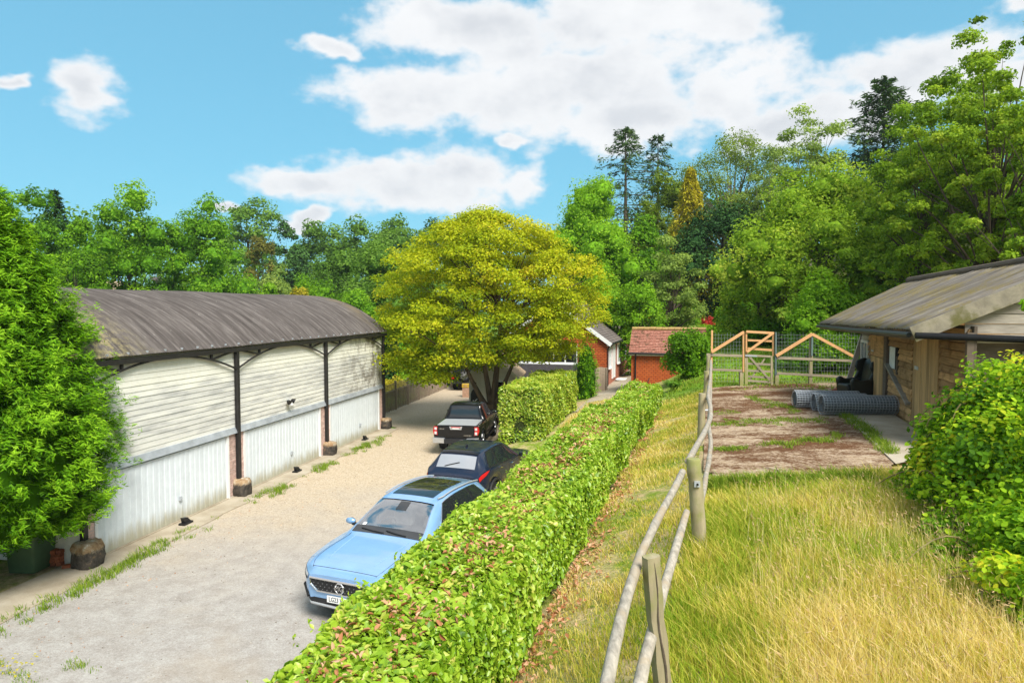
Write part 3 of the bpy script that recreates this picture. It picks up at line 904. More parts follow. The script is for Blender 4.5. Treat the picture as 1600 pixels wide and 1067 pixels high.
for (a, b) in ((0.45, 1.35), (4.4, 5.5), (7.9, 9.0)):
    w = window(cot, 'x', a, b, 0.78, 2.05, -0.03, 1)
    for c in w.children:
        if c.name.startswith('pane'): c.data.materials.clear(); c.data.materials.append(M_BLINDGLASS)
d = MB().box(2.2, 3.15, -0.06, -0.005, 0.02, 2.0).build('door', M_WHITE, cot)
MB().box(2.1, 2.18, -0.08, 0.0, 0.0, 2.08).box(3.17, 3.25, -0.08, 0.0, 0.0, 2.08).box(2.18, 3.17, -0.08, 0.0, 2.01, 2.08).build('door_frame', M_WHITE, cot)
MB().tube([(3.02, -0.06, 1.0), (3.02, -0.12, 1.0), (2.90, -0.12, 1.0)], 0.015, 6).build('handle', M_GALV, d)
M_LAMP = plain('lamp_glass', (0.9, 0.72, 0.45), 0.2, 0, 0.5, 0.05)
lp = thing('wall_lamp', 'small round wall lamp under the cottage eave above the side door', 'lamp', cot.matrix_basis @ Vector((3.9, -0.14, 2.14)))
MB().lathe([(0.0, -0.10), (0.09, -0.05), (0.11, 0.0), (0.09, 0.06), (0.0, 0.09)], seg=14).build('globe', M_LAMP, lp, 60)
MB().box(-0.03, 0.03, 0.02, 0.12, -0.03, 0.03).build('bracket', M_BLACK, lp)
q = cot.matrix_basis @ Vector((3.3, -0.55, 0))
mt = thing('doormat', 'pale mat lying on the path before the cottage side door', 'mat', (q.x, q.y, gz(q.x, q.y) + 0.03), math.pi / 2 - HA)
MB().prism(rrect(0.6, 0.42, 0.15, 0), (0, 0, 0.03)).build('mat', M_WHITE, mt)

# low gate of boards beside the cottage corner
M_GATEWOOD = timber('silvered_boards', (0.30, 0.235, 0.17))
q = on(945, 606, 1.05)
gt = thing('garden_gate', 'grey wooden gate with a sloping top beside the cottage corner', 'gate', (q.x, q.y - 0.2, gz(q.x, q.y) - 0.05), math.pi / 2 + 0.35)
for i in range(6):
    y = i * 0.155
    MB().prism([(0, y, 0), (0, y + 0.148, 0), (0, y + 0.148, 1.25 + 0.03 * (5 - abs(i - 1))), (0, y, 1.25 + 0.03 * (5 - abs(i - 1.5)))], (0.025, 0, 0)).build('plank', M_GATEWOOD, gt)
MB().box(0.03, 0.07, 0.0, 0.93, 0.2, 0.29).box(0.03, 0.07, 0.0, 0.93, 0.95, 1.04).build('ledge', M_GATEWOOD, gt)
MB().box(-0.04, 0.08, -0.12, -0.01, -0.1, 1.35).build('post', M_GATEWOOD, gt)

# white timber porch building with a bottle sign, left of the maple trunk
q = on(733, 630, 0.0)
q = at(733, 640, 36.5)
por = thing('white_outbuilding', 'small cream boarded outbuilding with a gable roof behind the maple trunk', 'outbuilding', (q.x, q.y, 0.0), -0.10)
PW, PD, PH = 2.5, 3.4, 2.0
PRH = 3.0
mb = MB(); mb.prism([(0, 0, 0), (PW, 0, 0), (PW, 0, PH), (PW * 0.5, 0, PRH), (0, 0, PH)], (0, 0.1, 0)); mb.build('front_wall', M_CREAMWOOD, por)
MB().box(0, 0.1, 0.102, PD, 0, PH - 0.003).box(PW - 0.1, PW, 0.102, PD, 0, PH - 0.003).build('side_wall', M_CREAMWOOD, por)
for i in range(10):
    MB().box(0.004, 0.022 + 0, -0.0, 0.001, 0, 0.001)
cb_me = MB().box(-0.022, 0.022, -0.028, -0.001, 0, 1.0).mesh('batten')
for i in range(10):
    x = 0.12 + i * 0.25; zt_ = PH + (PRH - PH) * (1 - abs(x - PW / 2) / (PW / 2)) - 0.06
    if 1.35 < x < 2.2: continue
    o = obj('batten', cb_me, M_CREAMWOOD, por); o.location = (x, 0, 0.02); o.scale.z = zt_
th = (PRH - PH) / (PW / 2)
M_TANROOF = timber('tan_roof_boards', (0.36, 0.27, 0.18), (2, 6, 2))
for sgn in (-1, 1):
    xe = -0.28 if sgn < 0 else PW + 0.28
    p_ = [(xe, -0.3, PH - 0.28 * th), (PW / 2, -0.3, PRH), (PW / 2, PD + 0.2, PRH), (xe, PD + 0.2, PH - 0.28 * th)]
    MB().prism(p_, (0, 0, 0.07)).build('roof', M_TANROOF, por)
    MB().beam((xe, -0.32, PH - 0.28 * th + 0.0), (PW / 2, -0.32, PRH), 0.04, 0.16).build('barge_board', M_CREAMWOOD, por)
f = MB().box(1.35, 2.15, -0.05, 0.0, 0.62, 0.70).box(1.35, 2.15, -0.05, 0.0, 1.62, 1.70).box(1.35, 1.43, -0.05, 0, 0.70, 1.62).box(2.07, 2.15, -0.05, 0, 0.70, 1.62).build('window', M_WHITE, por)
MB().box(1.43, 2.07, -0.03, -0.005, 0.70, 1.62).build('pane', M_GLASS, f)
MB().box(1.28, 2.22, -0.10, -0.0, 0.54, 0.62).build('sill', M_WHITE, f)
# flat bottle-shaped sign hung on its front
q2 = por.matrix_basis @ Vector((0.33, -0.06, 0))
sg = thing('bottle_sign', 'black bottle-shaped sign with a pale mark hanging on the cream outbuilding', 'sign', (q2.x, q2.y, 0.0), -0.10)
prof = [(0.0, 0.30), (0.21, 0.30), (0.23, 0.34), (0.23, 0.95), (0.19, 1.10), (0.07, 1.24), (0.055, 1.50), (0.075, 1.52), (0.075, 1.58), (0.0, 1.58)]
poly = [(x, 0, z) for x, z in prof] + [(-x, 0, z) for x, z in prof[::-1] if x > 0]
MB().prism(poly, (0, 0.035, 0)).build('panel', M_BLACK, sg)
mk = MB().beam((-0.12, -0.004, 0.62), (-0.03, -0.004, 0.55), 0.008, 0.05).beam((-0.03, -0.004, 0.55), (0.12, -0.004, 0.70), 0.008, 0.045).beam((-0.06, -0.004, 0.50), (0.10, -0.004, 0.53), 0.008, 0.06)
mk.build('emblem', M_WHITE, sg)
# brown post box / planter beside the parked 4x4
q = on(728, 620, 0.0)
pl_ = thing('brick_pier', 'short tan pier with a yellow cap beside the parked black off-roader', 'pier', (q.x, q.y, 0.0), 0.0)
MB().box(-0.21, 0.21, -0.2, 0.2, 0, 0.62).build('shaft', M_TAN, pl_)
M_YEL = plain('yellow_ochre', (0.58, 0.36, 0.03), 0.6)
MB().box(-0.235, 0.235, -0.225, 0.225, 0.622, 0.82).build('cap', M_YEL, pl_)
MB().box(-0.10, 0.10, -0.235, -0.226, 0.69, 0.76).build('plate', M_TAN, pl_)

# ------------------------------------------------------------------ brick outhouse with a clay tile roof
OG = 1.2
q = at(986, 600, 35.0)
oh = thing('brick_outhouse', 'small red brick outhouse with a mossy clay tile roof behind the hedge end', 'outhouse', (q.x, q.y, OG), -HA)
OW, OD, OWH = 3.55, 2.6, 5.6 - 69 / 1066.7 * 35 - OG
ORH = OWH + 1.10
# local X runs right along the front wall, Y away
MB().box(0, OW, 0, 0.2, -0.6, OWH).build('front_wall', M_TILEHANG, oh)
MB().box(0, OW, OD - 0.2, OD, -0.6, OWH).build('back_wall', M_REDBRICK, oh)
for x in (0.0, OW - 0.2):
    mb = MB(); mb.prism([(x, 0.202, -0.6), (x, OD - 0.202, -0.6), (x, OD - 0.202, OWH), (x, OD / 2, ORH - 0.1), (x, 0.202, OWH)], (0.2, 0, 0)); mb.build('end_wall', M_REDBRICK, oh)
t = Nt('clay_roof_tile')
P = t.coord('Object'); n1 = t.noise(P, 3.2, 6, 0.65); n2 = t.noise(P, 12, 5, 0.65)
c = t.ramp(n2, [(0.25, (0.20, 0.075, 0.05)), (0.5, (0.45, 0.19, 0.135)), (0.78, (0.60, 0.33, 0.26))])
c = t.mix(t.range(n1, 0.50, 0.66, 0, 0.85), c, (0.13, 0.085, 0.045))
n4 = t.noise(P, 28, 3, 0.7); c = t.mix(0.7, c, t.ramp(n4, [(0.35, 0.35), (0.65, 1.0)]), 'MULTIPLY')
M_CLAY = t.done(c, 0.85, 0, 0.2)
mb = MB(); rg = random.Random(21)
sl = math.hypot(OD / 2 + 0.18, 1.16); ang = math.atan2(1.16, OD / 2 + 0.18)
for side in (0, 1):
    for i in range(15):
        x = -0.12
        while x < OW + 0.1:
            w = 0.165; lift = rg.uniform(0, 0.022)
            a = i / 15 * sl; b = a + sl / 15 * 1.25
            def pt(u, xx, h):
                y = -0.18 + u * math.cos(ang) - h * math.sin(ang); z = OWH - 0.10 + u * math.sin(ang) + h * math.cos(ang)
                return (xx, y if side == 0 else OD - y, z)
            mb.hexa([pt(a, x + .003, .0), pt(a, x + w - .003, 0), pt(b, x + w - .003, 0), pt(b, x + .003, 0),
                     pt(a, x + .003, .035 + lift), pt(a, x + w - .003, .035 + lift), pt(b, x + w - .003, .012), pt(b, x + .003, .012)])
            x += w
mb.build('roof_tiles', M_CLAY, oh, kind='stuff')
M_MOSSY = plain('mossy_ridge', (0.33, 0.22, 0.09), 0.9, 0, 0.1, 0.4)
rt = MB().tube([(0, 0, 0), (0.31, 0, 0)], 0.095, 8).mesh('ridge_tile')
for i in range(12):
    o = obj('ridge_tile', rt, M_CLAY if i > 2 else M_MOSSY, oh); o.location = (-0.1 + i * 0.315, OD / 2, ORH + 0.03 + random.uniform(-.008, .008))
MB().tube([(-0.15, -0.22, OWH - 0.08), (OW + 0.15, -0.22, OWH - 0.10)], 0.05, 8).build('gutter', M_BLACK, oh)
MB().box(-0.1, OW + 0.1, -0.16, -0.002, OWH - 0.20, OWH - 0.13).build('fascia', M_GREYWHITE, oh)
MB().tube([(0.22, -0.20, OWH - 0.12), (0.22, -0.06, OWH - 0.30), (0.22, -0.06, -0.5)], 0.04, 8).build('downpipe', M_BLACK, oh)
# trowel-like iron rake leaning on the wall with a slab heap
rk = thing('iron_rake', 'thin dark iron rod leaning against the outhouse wall', 'rake', oh.matrix_basis @ Vector((0.55, -0.35, -0.35)), -HA)
MB().tube([(0, 0, 0), (0.38, 0.30, 1.15)], 0.02, 6).build('shaft', M_BLACKMETAL, rk)
MB().beam((0.05, 0.10, 0.52), (0.45, 0.12, 0.55), 0.03, 0.03).build('crosspiece', M_BLACKMETAL, rk)

# ------------------------------------------------------------------ cream house among the far trees on the left
q = at(141, 452, 72)
fh = thing('distant_house', 'brown roofed pale house half hidden by trees beyond the barn', 'house', (q.x, q.y, 0), 0.35)
MB().box(-2.2, 2.2, 0, 4, 0, 6.9).build('wall', plain('stone_wall', (0.40, 0.37, 0.33), 0.9), fh)
mb = MB(); mb.prism([(-2.5, -0.4, 6.8), (-2.5, 4.4, 6.8), (-2.5, 2, 8.4)], (5, 0, 0)); mb.build('roof', M_TANROOF, fh)
for x in (-1.5, 0.6):
    w = MB().box(x, x + 1.0, -0.05, 0.0, 4.0, 5.4).build('window', M_WHITE, fh); MB().box(x + 0.08, x + 0.92, -0.06, -0.052, 4.08, 5.32).build('pane', M_GLASS, w)
# ------------------------------------------------------------------ timber stable shed on the right
M_SHEDWOOD = timber('brown_stable_boards', (0.42, 0.245, 0.105), (1.2, 1.2, 16), 0.5, 0.8, 0.30, (0.24, 0.13, 0.05))
M_SHEDGREY = timber('silver_weathered_boards', (0.33, 0.29, 0.235), (2.0, 2.0, 14), 0.3, 0.85, 0.15)
M_VERT = timber('upright_stable_boards', (0.46, 0.29, 0.13), (10, 10, 0.8), 0.45, 0.8, 0.28)
M_GUTTER = plain('matt_black_gutter', (0.010, 0.011, 0.013), 0.8, 0, 0.15, 0.2)
M_GABLEOLD = timber('lichened_barge_board', (0.25, 0.22, 0.165), (3, 3, 3), 0.4, 0.9, 0.1, (0.13, 0.12, 0.045))
M_DARKWOOD = timber('dark_old_timber', (0.13, 0.10, 0.075), (2, 2, 10), 0.3, 0.85, 0.15)
t = Nt('weathered_shed_roof')
P = t.coord('World'); Pr = t.coord('Object', (5.0, 0.5, 0.5))
n1 = t.noise(Pr, 1.8, 7, 0.65); n2 = t.noise(P, 1.1, 6, 0.62); n3 = t.noise(P, 16, 4, 0.6)
c = t.ramp(n1, [(0.28, (0.085, 0.070, 0.056)), (0.5, (0.165, 0.142, 0.118)), (0.72, (0.26, 0.235, 0.20))])
mossf = t.math('MULTIPLY', t.range(n2, 0.42, 0.60), t.range(n3, 0.35, 0.6, 0.3, 1.0))
c = t.mix(t.math('MULTIPLY', mossf, 0.75), c, (0.19, 0.145, 0.035))
t.bump(n3, 0.4, 0.02)
M_SHEDROOF = t.done(c, 0.9, 0, 0.15)

SG = 2.80
A = on(1345, 612, SG); B = on(1440, 668, SG)
ang = math.atan2(B.y - A.y, B.x - A.x)
shed = thing('stable_shed', 'old timber stable with a mossy sheet roof beside the bramble bank', 'shed', (A.x, A.y, SG), ang)
SL = 10.1                                        # length of the front wall; local X comes towards the camera, +Y goes inside
EZ = 2.32
eF, eN = local(shed, at(1280, 506, 22.8)), local(shed, at(1425, 517, 13.2))
rF, rN = local(shed, at(1420, 441, 21.8)), local(shed, at(1759, 385, 12.4))
oF = Vector((rF.x + (rF.x - eF.x) * 0.1, rF.y + 2.6, eF.z + 0.1)); oN = Vector((rN.x + 0.3, rN.y + 2.9, eN.z + 0.1))
def lerp(a, b, f): return a + (b - a) * f
# near slope: overlapping corrugated sheets, each its own piece
NSH = 11
nrm = (rF - eF).cross(eN - eF).normalized()
if nrm.z < 0: nrm = -nrm
for k in range(NSH):
    f0, f1 = k / NSH, (k + 1.06) / NSH
    f1 = min(f1, 1.0)
    rows = []
    n_ = 18
    for j in range(9):
        v = j / 8
        r = []
        for i in range(n_ + 1):
            f_ = f0 + (f1 - f0) * i / n_
            p_ = lerp(lerp(eF, eN, f_), lerp(rF, rN, f_), v)
            wv = 0.022 * math.cos(i / n_ * 2 * math.pi * 5.5) + 0.010 * (k % 2) + 0.012 * math.sin(k * 2.1 + v * 3)
            r.append(p_ + nrm * (wv + 0.02))
        rows.append(r)
    o = MB().grid(rows).build('roof_sheet', M_SHEDROOF, shed, 60)
    s_ = o.modifiers.new('thickness', 'SOLIDIFY'); s_.thickness = 0.012
MB().hexa([rF, rN, oN, oF] + [p_ + Vector((0, 0, 0.04)) for p_ in (rF, rN, oN, oF)]).build('rear_roof', M_SHEDROOF, shed)
MB().tube([rF + Vector((0, 0, 0.06)), lerp(rF, rN, .5) + Vector((0, 0, 0.04)), rN + Vector((0, 0, 0.06))], 0.10, 8).build('ridge', M_DARKWOOD, shed)
# eave board, barge board, gable boards
dn = Vector((0, 0, -1))
MB().beam(eF + dn * 0.09 + Vector((0, .04, 0)), eN + dn * 0.09 + Vector((0, .04, 0)), 0.04, 0.16).build('eave_board', M_DARKWOOD, shed)
MB().tube([eF + Vector((0, -0.05, -0.08)), lerp(eF, eN, .5) + Vector((0, -0.05, -0.10)), eN + Vector((0, -0.05, -0.08))], 0.05, 8).build('gutter', M_BLACK, shed)
bb0, bb1 = eN + Vector((0.06, 0.0, -0.07)), rN + Vector((0.06, 0.0, -0.07))
MB().beam(bb0, bb1, 0.05, 0.30, nrm).build('barge_board', M_GABLEOLD, shed)
for k in range(7):                               # rafters under the overhang
    f_ = (k + 0.4) / 7
    e_, r_ = lerp(eF, eN, f_), lerp(rF, rN, f_)
    MB().beam(lerp(e_, r_, 0.03) - nrm * 0.07, lerp(e_, r_, 0.75) - nrm * 0.07, 0.05, 0.09, nrm).build('rafter', M_DARKWOOD, shed)
# near gable: boards between the slopes, set in from the barge board
gx = eN.x - 0.10
def slope_y(z):                                  # y of the roof underside on the near gable at height z
    f_ = (z - (eN.z - 0.10)) / (rN.z - eN.z); return eN.y + (rN.y - eN.y) * f_
gb = 0.19
for k in range(9):
    z0 = EZ - 0.02 + k * gb; z1 = z0 + gb - 0.008
    ya0, ya1 = max(-0.05, slope_y(z0)), max(-0.05, slope_y(z1)); y1 = rN.y + 0.4; y0 = ya1
    if y1 - y0 < 0.2 or z0 > rN.z - 0.1: continue
    gxf = lambda y_: gx + (rN.x - eN.x) * (y_ - eN.y) / (rN.y - eN.y)
    for (a, b) in ((y0, min(y0 + 1.9 + 0.3 * (k % 2), y1)), (min(y0 + 1.906 + 0.3 * (k % 2), y1), y1)):
        if b - a > 0.05:
            aa = ya0 if a == y0 else a
            MB().hexa([(gxf(aa) + 0.02, aa, z0), (gxf(b) + 0.02, b, z0), (gxf(b) - 0.02, b, z0), (gxf(aa) - 0.02, aa, z0), (gxf(a) + 0.005, a, z1), (gxf(b) + 0.005, b, z1), (gxf(b) - 0.02, b, z1), (gxf(a) - 0.02, a, z1)]).build('gable_board', M_SHEDGREY, shed)
for k in range(12):
    z0 = 0.08 + k * gb; z1 = z0 + gb - 0.008
    if z1 > EZ - 0.2: break
    MB().hexa([(gx - 0.01, 0.9, z0), (gx - 0.01, rN.y + 0.4, z0), (gx - 0.06, rN.y + 0.4, z0), (gx - 0.06, 0.9, z0), (gx - 0.03, 0.9, z1), (gx - 0.03, rN.y + .4, z1), (gx - 0.06, rN.y + .4, z1), (gx - 0.06, 0.9, z1)]).build('gable_board', M_SHEDGREY, shed)
MB().box(gx - 0.10, gx - 0.065, 0.0, rN.y + 0.5, 0, EZ - 0.05).build('gable_backing', M_DARKWOOD, shed)
MB().beam((gx + 0.03, 0.02, EZ - 0.12), (gx + 0.03, rN.y + 0.4, EZ - 0.10), 0.07, 0.16).build('tie_beam', M_SHEDGREY, shed)
MB().tube([(gx + 0.16, -0.95, EZ - 0.06), (gx + 0.16, 1.55, EZ - 0.14)], 0.065, 10).build('gutter', M_GUTTER, shed, 40)
MB().tube([(gx + 0.16, 0.9, EZ - 0.12), (gx + 0.16, 0.95, EZ - 0.30), (gx + 0.14, 1.7, EZ - 0.62), (gx + 0.14, 2.6, EZ - 0.80)], 0.055, 10).build('downpipe', M_GUTTER, shed, 40)
# front wall with its doors, windows and boards
wp = 0.165
MB().box(0.0, SL, 0.05, 0.10, -0.25, EZ + 0.12).build('backing_wall', M_DARKWOOD, shed)
def q_of(px, py=560):                            # where a line of sight meets the wall plane
    o_ = Vector((0, 0, CAM_H)); d_ = ray(px, py)
    o2 = local(shed, o_); d2 = local(shed, o_ + d_) - o2
    return (o2 + d2 * (-o2.y / d2.y)).x
X_WIN0, X_WIN1 = q_of(1347), q_of(1357)
X_V0, X_V1 = q_of(1362), q_of(1385)
X_D0, X_D1 = q_of(1389), q_of(1427)
X_E0, X_E1 = q_of(1429), q_of(1458)
def hboards(x0, x1, z0, z1, m, name='board', proud=0.0):
    z = z0
    while z < z1 - 0.03:
        zz = min(z1, z + wp)
        j = random.uniform(-0.003, 0.003)
        MB().hexa([(x0, -0.040 - proud + j, z), (x1, -0.040 - proud + j, z), (x1, 0.045 - proud, z), (x0, 0.045 - proud, z),
                   (x0, 0.0 - proud + j, zz - 0.022), (x1, 0.0 - proud + j, zz - 0.022), (x1, 0.045 - proud, zz - 0.022), (x0, 0.045 - proud, zz - 0.022)]).build(name, m, shed)
        z = zz
hboards(0.0, X_V0 - 0.02, -0.2, 0.95, M_SHEDWOOD)
hboards(X_WIN1 + 0.05, X_V0 - 0.02, 0.95, EZ + 0.08, M_SHEDWOOD)
hboards(0.0, X_WIN0 - 0.03, 0.95, EZ + 0.08, M_SHEDGREY)
hboards(X_WIN0 - 0.03, X_WIN1 + 0.05, 1.75, EZ + 0.08, M_SHEDGREY)
w = MB().box(X_WIN0 - 0.03, X_WIN1 + 0.05, -0.05, 0.04, 0.95, 1.03).box(X_WIN0 - .03, X_WIN1 + .05, -0.05, 0.04, 1.66, 1.74).box(X_WIN0 - .03, X_WIN0 + .05, -0.05, .04, 1.03, 1.66).box(X_WIN1 - .03, X_WIN1 + .05, -0.05, .04, 1.03, 1.66).box((X_WIN0 + X_WIN1) / 2 - .02, (X_WIN0 + X_WIN1) / 2 + .02, -0.04, .04, 1.03, 1.66).build('window', M_GREYWHITE, shed)
M_PALEGLASS = plain('dusty_glass', (0.20, 0.23, 0.25), 0.15, 0, 0.5, 0.2)
MB().box(X_WIN0 + .05, X_WIN1 - .03, -0.01, 0.0, 1.03, 1.66).build('pane', M_PALEGLASS, w)
def vboards(x0, x1, z0, z1, n, m, name, parent, proud=0.03):
    for i in range(n):
        a = x0 + (x1 - x0) * i / n; b = x0 + (x1 - x0) * (i + 1) / n
        MB().box(a + 0.004, b - 0.004, -proud - 0.005 + random.uniform(-.003, .003), 0.03, z0, z1).build(name, m, parent)
dr = MB().box(X_V0, X_V1, 0.031, 0.045, -0.18, EZ + 0.05).build('door', M_DARKWOOD, shed)
vboards(X_V0, X_V1, -0.18, 1.32, 6, M_VERT, 'door_board', dr)
vboards(X_V0, X_V1, 1.34, EZ + 0.05, 6, M_SHEDWOOD, 'door_board', dr)
MB().box(X_V0 + .1, X_V0 + 0.42, -0.045, -0.036, 1.45, 1.50).build('hinge', M_GALV, dr)
MB().box(X_V1 - 0.02, X_D0 + 0.02, -0.075, 0.05, -0.2, EZ + 0.1).build('door_post', M_DARKWOOD, shed)
# stable door: open upper half showing white inside, boards and a brace on the lower half
dr = MB().box(X_D0, X_D1, 0.031, 0.045, -0.2, 1.1).build('stable_door', M_DARKWOOD, shed)
z = -0.18
while z < 1.10:
    MB().hexa([(X_D0, -0.03, z), (X_D1, -0.03, z), (X_D1, 0.03, z), (X_D0, 0.03, z), (X_D0, -0.008, z + wp - .022), (X_D1, -0.008, z + wp - .022), (X_D1, 0.03, z + wp - .022), (X_D0, 0.03, z + wp - .022)]).build('door_board', M_SHEDWOOD, dr); z += wp
MB().beam((X_D0 + 0.05, -0.05, 1.22), (X_D1 - 0.10, -0.05, 0.42), 0.05, 0.14, (0, 1, 0)).build('brace', M_SHEDGREY, dr)
hx = (X_D0 + X_D1) / 2
M_PALE = plain('pale_board', (0.70, 0.72, 0.70), 0.6)
MB().box(X_D0 + 0.10, X_D0 + 0.70, -0.012, 0.04, 1.14, 1.72).build('hatch_panel', M_PALE, shed)
MB().box(X_D0 + 0.72, X_D0 + 0.98, -0.008, 0.04, 1.14, 1.72).build('hatch_opening', M_DARK, shed)  # solid dark panel standing in for the shade inside the hatch
MB().box(X_D0 + 0.99, X_D0 + 1.10, -0.05, 0.04, 1.02, 1.50).build('hatch_post', M_DARKWOOD, shed)
hboards(X_D0 + 0.02, X_D1, 1.74, EZ + 0.08, M_SHEDWOOD)
hboards(X_D0 + 1.12, X_D1, 1.10, 1.74, M_SHEDWOOD)
dr = MB().box(X_E0, X_E1 + 0.5, 0.031, 0.045, -0.2, EZ).build('door', M_DARKWOOD, shed)
vboards(X_E0, X_E1 + 0.5, -0.2, EZ + 0.05, 9, M_VERT, 'door_board', dr)
MB().box(X_E0 + .2, X_E0 + .5, -0.05, -0.037, 1.32, 1.40).build('latch', M_GALV, dr)
hboards(X_E1 + 0.52, SL - 0.12, -0.2, EZ + 0.08, M_SHEDWOOD)
MB().box(SL - 0.11, SL, -0.06, 0.05, -0.25, EZ).build('corner_post', M_DARKWOOD, shed)
MB().box(-0.06, 0.0, -0.05, 0.10, -0.25, EZ).build('corner_post', M_DARKWOOD, shed)
MB().box(-0.04, 0.0, 0.10, 4.6, -0.2, EZ).build('far_wall', M_SHEDWOOD, shed)

# ------------------------------------------------------------------ rolls of wire netting on the slab
M_WIRE = plain('galvanised_wire', (0.46, 0.49, 0.52), 0.45, 0.55, 0.5, 0.25, 20)
M_WIREIN = plain('netting_layers', (0.17, 0.185, 0.20), 0.7, 0.3, 0.4, 0.3, 30)
def wire_roll(label, p, rotz, length, rad, seed):
    rg = random.Random(seed)
    r = thing('wire_netting_roll', label, 'wire roll', p, rotz, 'rolls of wire netting on the slab')
    mb = MB()
    n = int(length / 0.075)
    for i in range(n + 1):                       # hoops
        x = length * i / n
        pts = [(x + rg.uniform(-.006, .006), rad * (1 + rg.uniform(-.012, .012)) * math.cos(a), rad + rad * math.sin(a)) for a in np.linspace(0, 2 * math.pi, 19)]
        mb.tube(pts, 0.0065, 4, False)
    mb.build('hoop_wires', M_WIRE, r, kind='stuff')
    mb = MB()
    for k in range(22):
        a = 2 * math.pi * k / 22 + rg.uniform(-.05, .05)
        mb.tube([(length * j / 6, (rad + .004) * math.cos(a + .02 * rg.uniform(-1, 1)), rad + (rad + .004) * math.sin(a + .02 * rg.uniform(-1, 1))) for j in range(7)], 0.0065, 4, False)
    mb.build('line_wires', M_WIRE, r, kind='stuff')
    # wound layers inside, open at both ends as a spiral
    rows = []
    for x in (0.01, length - 0.01):
        rows.append([(x, (rad * 0.96 - 0.055 * a / (2 * math.pi)) * math.cos(a), rad + (rad * 0.96 - 0.055 * a / (2 * math.pi)) * math.sin(a)) for a in np.linspace(0, 6.5 * math.pi, 90)])
    o = MB().grid(rows).build('wound_layers', M_WIREIN, r)
    s_ = o.modifiers.new('thickness', 'SOLIDIFY'); s_.thickness = 0.018
    return r
def roll_at(pxl, pyl, pxr, pyr, d, rad, label, seed):
    a, b = at(pxl, pyl, d), at(pxr, pyr, d - 0.15)
    z = gz(a.x, a.y) + 0.05
    wire_roll(label, (a.x, a.y, z), math.atan2(b.y - a.y, b.x - a.x), (b - a).length, rad, seed)
roll_at(1283, 645, 1397, 647, 18.05, 0.255, 'nearest and longest roll of grey wire netting lying before the shed', 1)
roll_at(1271, 640, 1352, 640, 18.75, 0.235, 'middle roll of grey wire netting lying behind the longest one', 2)
roll_at(1241, 634, 1340, 634, 19.4, 0.235, 'farthest roll of wire netting, sticking out to the left of the others', 3)

# ------------------------------------------------------------------ discarded wing armchair and a leaning plank
M_CHAIR = plain('dark_green_hide', (0.018, 0.021, 0.016), 0.42, 0, 0.45, 0.3, 4)
p = on(1338, 617, 2.82)
ac = thing('wing_armchair', 'dark winged armchair left out against the stable wall', 'armchair', (p.x - 0.12, p.y - 0.55, gz(p.x, p.y) + 0.03), 0.12)
# local -X is where the sitter faces (towards the fence)
def pad(mb_pts, d, name, bev=0.07, m=None):
    o = MB().prism(mb_pts, d).build(name, m or M_CHAIR, ac)
    o.data.polygons.foreach_set('use_smooth', [True] * len(o.data.polygons))
    b = o.modifiers.new('bevel', 'BEVEL'); b.width = bev; b.segments = 4; b.limit_method = 'ANGLE'; b.angle_limit = math.radians(25)
    return o
pad([(-0.62, -0.28, 0.16), (0.20, -0.28, 0.16), (0.20, -0.28, 0.46), (-0.66, -0.28, 0.48)], (0, 0.56, 0), 'seat')
pad([(0.08, -0.30, 0.30), (0.34, -0.30, 0.16), (0.52, -0.30, 1.18), (0.36, -0.30, 1.26), (0.24, -0.30, 1.14)], (0, 0.60, 0), 'backrest', 0.08)
for y in (-0.44, 0.29):
    pad([(-0.54, y, 0.14), (0.22, y, 0.14), (0.24, y, 0.62), (0.0, y, 0.64), (-0.32, y, 0.60), (-0.50, y, 0.70), (-0.62, y, 0.60), (-0.58, y, 0.4)], (0, 0.15, 0), 'armrest', 0.06)
    pad([(-0.02, y + 0.03, 0.62), (0.30, y + 0.03, 0.55), (0.50, y + 0.03, 1.18), (0.32, y + 0.03, 1.26), (0.05, y + 0.03, 1.16), (0.00, y + 0.03, 0.98), (0.10, y + 0.03, 0.84)], (0, 0.11, 0), 'wing', 0.05)
for x, y in ((-0.5, -0.34), (-0.5, 0.34), (0.26, -0.3), (0.26, 0.3)):
    MB().lathe([(0.0, 0.0), (0.02, 0.0), (0.035, 0.10), (0.045, 0.16)], (x, y, 0), seg=10).build('leg', M_DARKWOOD, ac)
p2 = on(1322, 612, 2.82)
pk = thing('leaning_plank', 'pale weathered plank leaning on the stable corner behind the armchair', 'plank', (p2.x + 0.1, p2.y + 0.3, gz(p2.x, p2.y)), 0.0)
M_PALEWOOD = timber('pale_weathered_timber', (0.44, 0.40, 0.35), (2, 2, 12), 0.25)
MB().beam((0, 0, 0), (0.62, 0.10, 1.95), 0.16, 0.05, (0, 1, 0)).build('board', M_PALEWOOD, pk)
MB().lathe([(0.0, -0.03), (0.02, -0.03), (0.02, 0.0)], (0.60, 0.07, 1.88), 'y', 8).build('peg', M_DARK, pk)
p3 = on(1302, 612, 2.82)
o = thing('clay_pot', 'small rust red pot lying in front of the armchair', 'pot', (p3.x, p3.y - 0.2, gz(p3.x, p3.y) + 0.13), 0.4)
MB().lathe([(0.0, -0.12), (0.08, -0.12), (0.12, 0.08), (0.14, 0.08), (0.14, 0.13), (0.115, 0.13), (0.07, -0.09), (0.0, -0.09)], axis='x', seg=16).build('body', plain('terracotta', (0.33, 0.10, 0.04), 0.8), o, 40)

